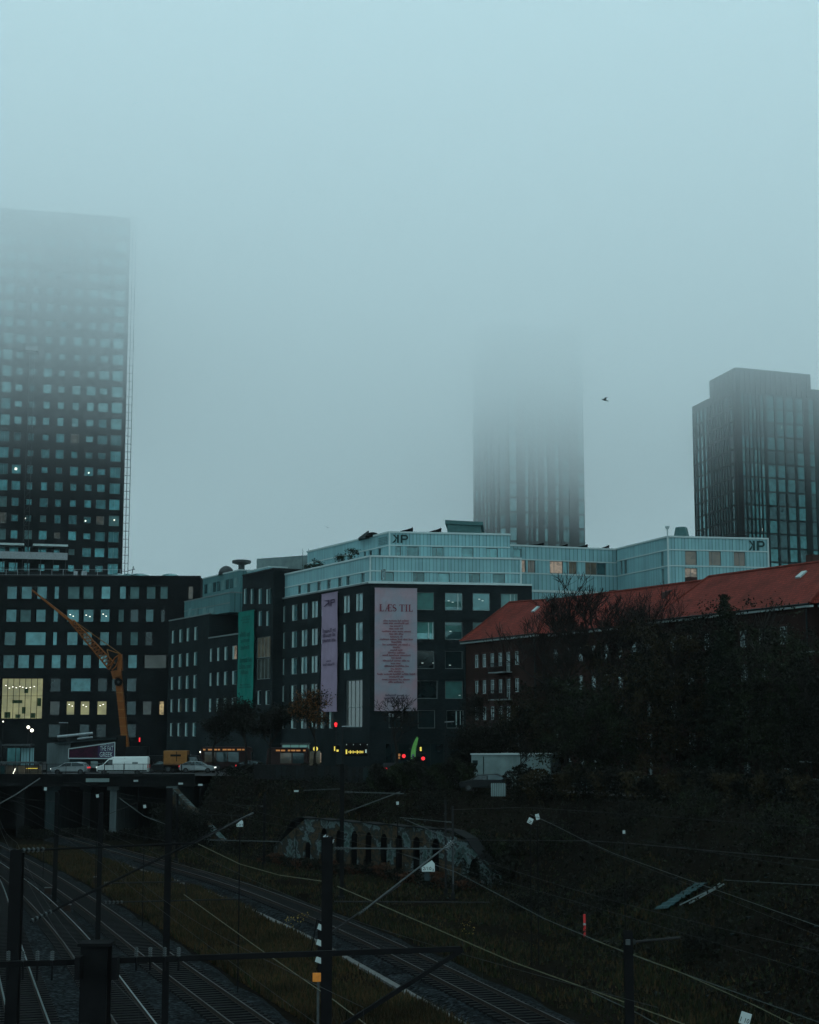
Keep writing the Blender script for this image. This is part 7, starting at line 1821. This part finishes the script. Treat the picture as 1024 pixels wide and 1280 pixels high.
# conifer
q = P(905, 744, 134); t = thing('conifer', 'tall pointed dark conifer in front of the right-hand red roof', 'tree', (q.x, 134, 0)); rnd = random.Random(44)
MB().tube((q.x, 134, -.2), (q.x, 134, q.z), .22, .03, 6).build('trunk', 'bark', t); mb = MB()
nb = 210
for k in range(nb):
    u = (k + .5) / nb; z = q.z * (1 - u * .92); Lb = (.15 + 4.2 * u) * rnd.uniform(.55, 1.1); a = rnd.uniform(0, 6.28); n = 34 + int(50 * u)
    for i in range(n):
        w = rnd.random() ** .7; c = Vector((q.x + math.cos(a) * Lb * w, 134 + math.sin(a) * Lb * w, z - w * Lb * .22)); leaf(mb, rnd, c + Vector((rnd.gauss(0, .16), rnd.gauss(0, .16), rnd.gauss(0, .10))) * (1 + u), .13 * rnd.uniform(.6, 1.2))
mb.build('crown', 'leaf_conifer', t)
# hedges and undergrowth
def leaf_bank(name, label, cat, pts, h, d, n, seed, mats, size=.13, kind=None, group=None):
    rnd = random.Random(seed); t = thing(name, label, cat, (pts[0][0], pts[0][1], ground_z(*pts[0])), group=group, kind=kind); mb = MB(); ws = [(Vector(a), Vector(b)) for a, b in zip(pts[:-1], pts[1:])]; tot = sum((b - a).length for a, b in ws)
    for a, b in ws:
        L = (b - a).length; dd = (b - a) / L; nn = Vector((-dd.y, dd.x))
        for i in range(int(n * L / tot)):
            s = rnd.random() * L; hh = h * (1 + .18 * math.sin(s * .9 + seed) + .1 * math.sin(s * 2.7)); v = rnd.random() ** .6; w = rnd.uniform(-.5, .5) * d * (1 - .3 * v); q_ = a + dd * s + nn * w
            mb.cur = 0 if math.sin(s * 1.7 + v * 3) + rnd.uniform(-.6, .6) < .2 else (len(mats) - 1); leaf(mb, rnd, Vector((q_.x, q_.y, ground_z(q_.x, q_.y) + v * hh)), size * rnd.uniform(.6, 1.4))
    mb.build('foliage', mats, t)
    return t
leaf_bank('hedge', 'long dark clipped hedge between the signals and the arched wall', 'hedge', [(P(462, 985, 148).x, 150), (P(520, 985, 144).x, 147), (P(592, 988, 140).x, 141)], 2.2, 1.6, 14000, 3, ['leaf_dark', 'leaf_green'])
leaf_bank('hedge', 'low dark hedge behind the slatted fence near the kiosk', 'hedge', [(P(300, 970, 182).x, 182), (P(385, 975, 176).x, 176), (P(462, 978, 160).x, 160)], 1.3, 1.4, 8000, 5, ['shrub_leaf', 'leaf_dark'])
leaf_bank('hedge', 'overgrown dark hedge along the top of the slope under the trees', 'hedge', [(P(640, 995, 132).x, 134), (P(760, 1000, 124).x, 126), (P(880, 1003, 118).x, 119), (P(1040, 1010, 108).x, 108)], 1.9, 3.4, 22000, 7, ['shrub_leaf', 'leaf_dark', 'leaf_olive'])
leaf_bank('hedge', 'dark hedge along the top of the bank right of the bridge', 'hedge', [(-21, 186), (-16, 180), (-9, 173)], 1.0, 1.5, 4000, 9, ['shrub_leaf', 'leaf_dark'])
# rough ground cover: one object for the slope, one for grass
rnd = random.Random(77); mb = MB(); cnt = 0
while cnt < 42000:
    y = 36 + 150 * rnd.random() ** 1.1; toe = poly_at(TOE, y); x = toe + rnd.uniform(-1.0, 30 if y < 140 else 12); z = ground_z(x, y)
    if z > -.15 and rnd.random() < .75: continue
    den = .5 + .5 * math.sin(x * .5 + math.sin(y * .3) * 2) * math.cos(y * .21 + x * .13)
    if rnd.random() > .25 + .75 * den: continue
    hgt_ = rnd.random() ** 1.5 * (.35 + .9 * den); mb.cur = 0 if rnd.random() < .6 else (1 if rnd.random() < .7 else 2)
    leaf(mb, rnd, Vector((x, y, z + hgt_)), rnd.uniform(.07, .17)); cnt += 1
tag(mb.build('undergrowth', ['shrub_leaf', 'leaf_dark', 'leaf_green']), kind='stuff')
def blade_field(name, n, region, mats, hmin, hmax, seed, dens):
    rnd = random.Random(seed); mb = MB(); k = 0; tries = 0
    while k < n and tries < n * 6:
        tries += 1; y = 40 + 130 * rnd.random() ** 1.25; lo, hi = region(y)
        if hi <= lo: continue
        x = rnd.uniform(lo, hi); dn = dens(x, y)
        if rnd.random() > dn: continue
        z = ground_z(x, y); h = rnd.uniform(hmin, hmax) * (.5 + .8 * dn); a = rnd.uniform(0, 6.28); w = .035 * (1 + y / 90); lean = Vector((rnd.gauss(0, .25), rnd.gauss(0, .25), 1)) * h; b = Vector((math.cos(a), math.sin(a), 0)) * w
        c = Vector((x, y, z)); mb.cur = rnd.choice(range(len(mats))); mb.add([c - b, c + b, c + lean], [(0, 1, 2)]); k += 1
    return tag(mb.build(name, mats), kind='stuff')
bl = LN['B']; al = LN['A']
d1 = lambda x, y: max(.08, .55 + .45 * math.sin(x * .45 + math.sin(y * .17) * 3) * math.cos(y * .13 + x * .2))
blade_field('grass', 60000, lambda y: (poly_at(bl, y) + 3.0, poly_at(al, y) - 2.9), ['grass_dry', 'grass_dry', 'leaf_olive', 'grass_green'], .2, .55, 5, d1)
blade_field('grass', 45000, lambda y: (poly_at(al, y) + 2.9, poly_at(TOE, y) + 7), ['grass_green', 'grass_green', 'leaf_olive', 'leaf_dark', 'grass_dry'], .12, .4, 6, lambda x, y: max(.05, .5 + .5 * math.sin(x * .6 + 2 + math.sin(y * .25) * 2) * math.cos(y * .19)))
# a few bright yellow seedlings in the brown grass
rnd = random.Random(15)
for px, py in ((363, 1162), (377, 1158), (585, 1168)):
    q = G(px, py, -6.9); t = thing('seedling', {363: 'lower yellow-leaved seedling standing in the brown grass', 377: 'upper yellow-leaved seedling standing in the brown grass', 585: 'faint yellow-leaved seedling in the green verge right of the single track'}[px], 'seedling', (q.x, q.y, -7), group='yellow seedlings')
    MB().tube((q.x, q.y, -7), (q.x, q.y, -6.3), .015, .01, 4).build('stem', 'bark', t); mb = MB()
    for i in range(26): leaf(mb, rnd, q + Vector((rnd.gauss(0, .22), rnd.gauss(0, .22), rnd.uniform(.05, .8))), .06)
    mb.build('leaves', 'leaf_yellow' if 'leaf_yellow' in MATS else matte('leaf_yellow', (.24, .17, .04), .8, .3, 5), t)
# roof garden shrubs on the black building's terrace
tb = []
for px, py, Y, r in ((438.5, 694, 209, .9), (426, 697, 212, .6), (398, 703, 222, .85), (385, 706, 226, .55), (392, 704, 224, .7)):
    q = P(px, py, Y); t = thing('terrace_shrub', {438.5: 'largest round shrub on the penthouse terrace beside the upper glass storey', 426: 'small pointed shrub on the terrace left of the largest round one', 398: 'middle wide shrub on the left part of the terrace', 385: 'leftmost small shrub on the terrace', 392: 'shrub squeezed between the leftmost and the wide terrace shrub'}[px], 'shrub', (q.x, Y, ZL1), group='shrubs on the penthouse terrace'); r_ = random.Random(int(px))
    mb = MB(); mb.lathe([(.3, 0), (.4, .5)], (q.x, Y, ZL1 - .05), 10); mb.build('planter', 'concrete_dark', t); mb = crown_leaves(r_, (q.x, Y, ZL1 + .5 + r * .6), r, r, r * .75, 16, 40, .1, 1, .3, .4); mb.build('foliage', 'ivy', t)
# scrub growing over the wall top, along its foot and round the bridge wing
leaf_bank('scrub', 'dark scrub hanging over the top of the arched graffiti wall', 'scrub', [tuple(fw_.p(s, 0, -1.6).xy) for s in (1, 9, 17, 25, 34)], 1.5, 2.4, 12000, 11, ['shrub_leaf', 'leaf_dark', 'leaf_green'])
leaf_bank('scrub', 'thin dark scrub growing over the right-hand end of the arched wall', 'scrub', [tuple(fw_.p(s, 0, -.3).xy) for s in (29, 31.5, 35.5)], 1.9, 1.6, 1800, 21, ['shrub_leaf', 'leaf_dark'])
leaf_bank('scrub', 'low rusty brown scrub along the foot of the arched wall', 'scrub', [tuple(fw_.p(s, 0, 1.3).xy) for s in (0, 9, 17, 25, 33)], .9, 1.5, 8000, 12, ['leaf_dark', 'leaf_rust'] if 'leaf_rust' in MATS else ['leaf_dark', matte('leaf_rust', (.030, .014, .008), .85, .5, 1)])
leaf_bank('scrub', 'dark scrub covering the sloping wing wall right of the bridge', 'scrub', [(-28.3, 182), (-25, 174.5), (-20.8, 166)], 3.4, 2.2, 12000, 13, ['shrub_leaf', 'leaf_dark'])
leaf_bank('scrub', 'low scrub growing between the bridge piers at track level', 'scrub', [(-44, 184), (-37, 183), (-29, 181)], 1.2, 2.5, 5000, 14, ['shrub_leaf', 'leaf_dark'])
# separate bushes scattered down the dark slope
rnd = random.Random(91)
spots = [(15, 84, 1.5), (21, 92, 1.9), (12.5, 101, 1.3), (19, 108, 1.8), (8.5, 112, 1.4), (26, 98, 1.7), (24, 78, 1.6), (18.5, 72, 1.2), (28, 86, 1.8), (2, 140, 1.6), (-4, 148, 1.7), (-9, 158, 1.5), (11, 122, 1.7), (16, 117, 1.6)]
words = ['lowest of the bushes near the teal sheet', 'bush right above the teal sheet', 'bush on the slope right of the arched wall end', 'bush below the big dark trees', 'bush beside the right end of the arched wall', 'bush high on the slope at the right', 'bush on the near slope at the right edge', 'smallest bush above the tilted number sign', 'bush highest on the right edge of the slope', 'bush above the middle of the arched wall', 'bush above the left end of the arched wall', 'bush between the wall and the bridge', 'bush under the ribbed light panel', 'bush just below the hedge on the slope']
for (x, y, r), wd_ in zip(spots, words):
    z = ground_z(x, y); t = thing('bush', 'dark rounded ' + wd_, 'bush', (x, y, z), group='bushes on the embankment'); mb = crown_leaves(rnd, (x, y, z + r * .4), r, r, r * .62, 46, 42, .09, 2, .3, .5); mb.build('foliage', ['shrub_leaf', 'leaf_green' if r > 1.6 else 'leaf_dark'], t)
    mb = MB(); [mb.tube((x, y, z - .1), (x + rnd.uniform(-.5, .5) * r, y + rnd.uniform(-.5, .5) * r, z + r * .6), .03, .015, 4) for k in range(5)]; mb.build('twigs', 'bark', t)
# litter: pale stones and scraps in the verge
rnd = random.Random(33); mb = MB()
for k in range(170):
    y = rnd.uniform(58, 150); x = poly_at(TOE, y) + rnd.uniform(-5, 9); z = ground_z(x, y) + .03; s = rnd.uniform(.03, .11); mb.obox((x, y, z), (s, s * .3, 0), (-s * .2, s * .7, 0), (0, 0, s * .4))
tag(mb.build('stones', 'concrete'), kind='stuff')
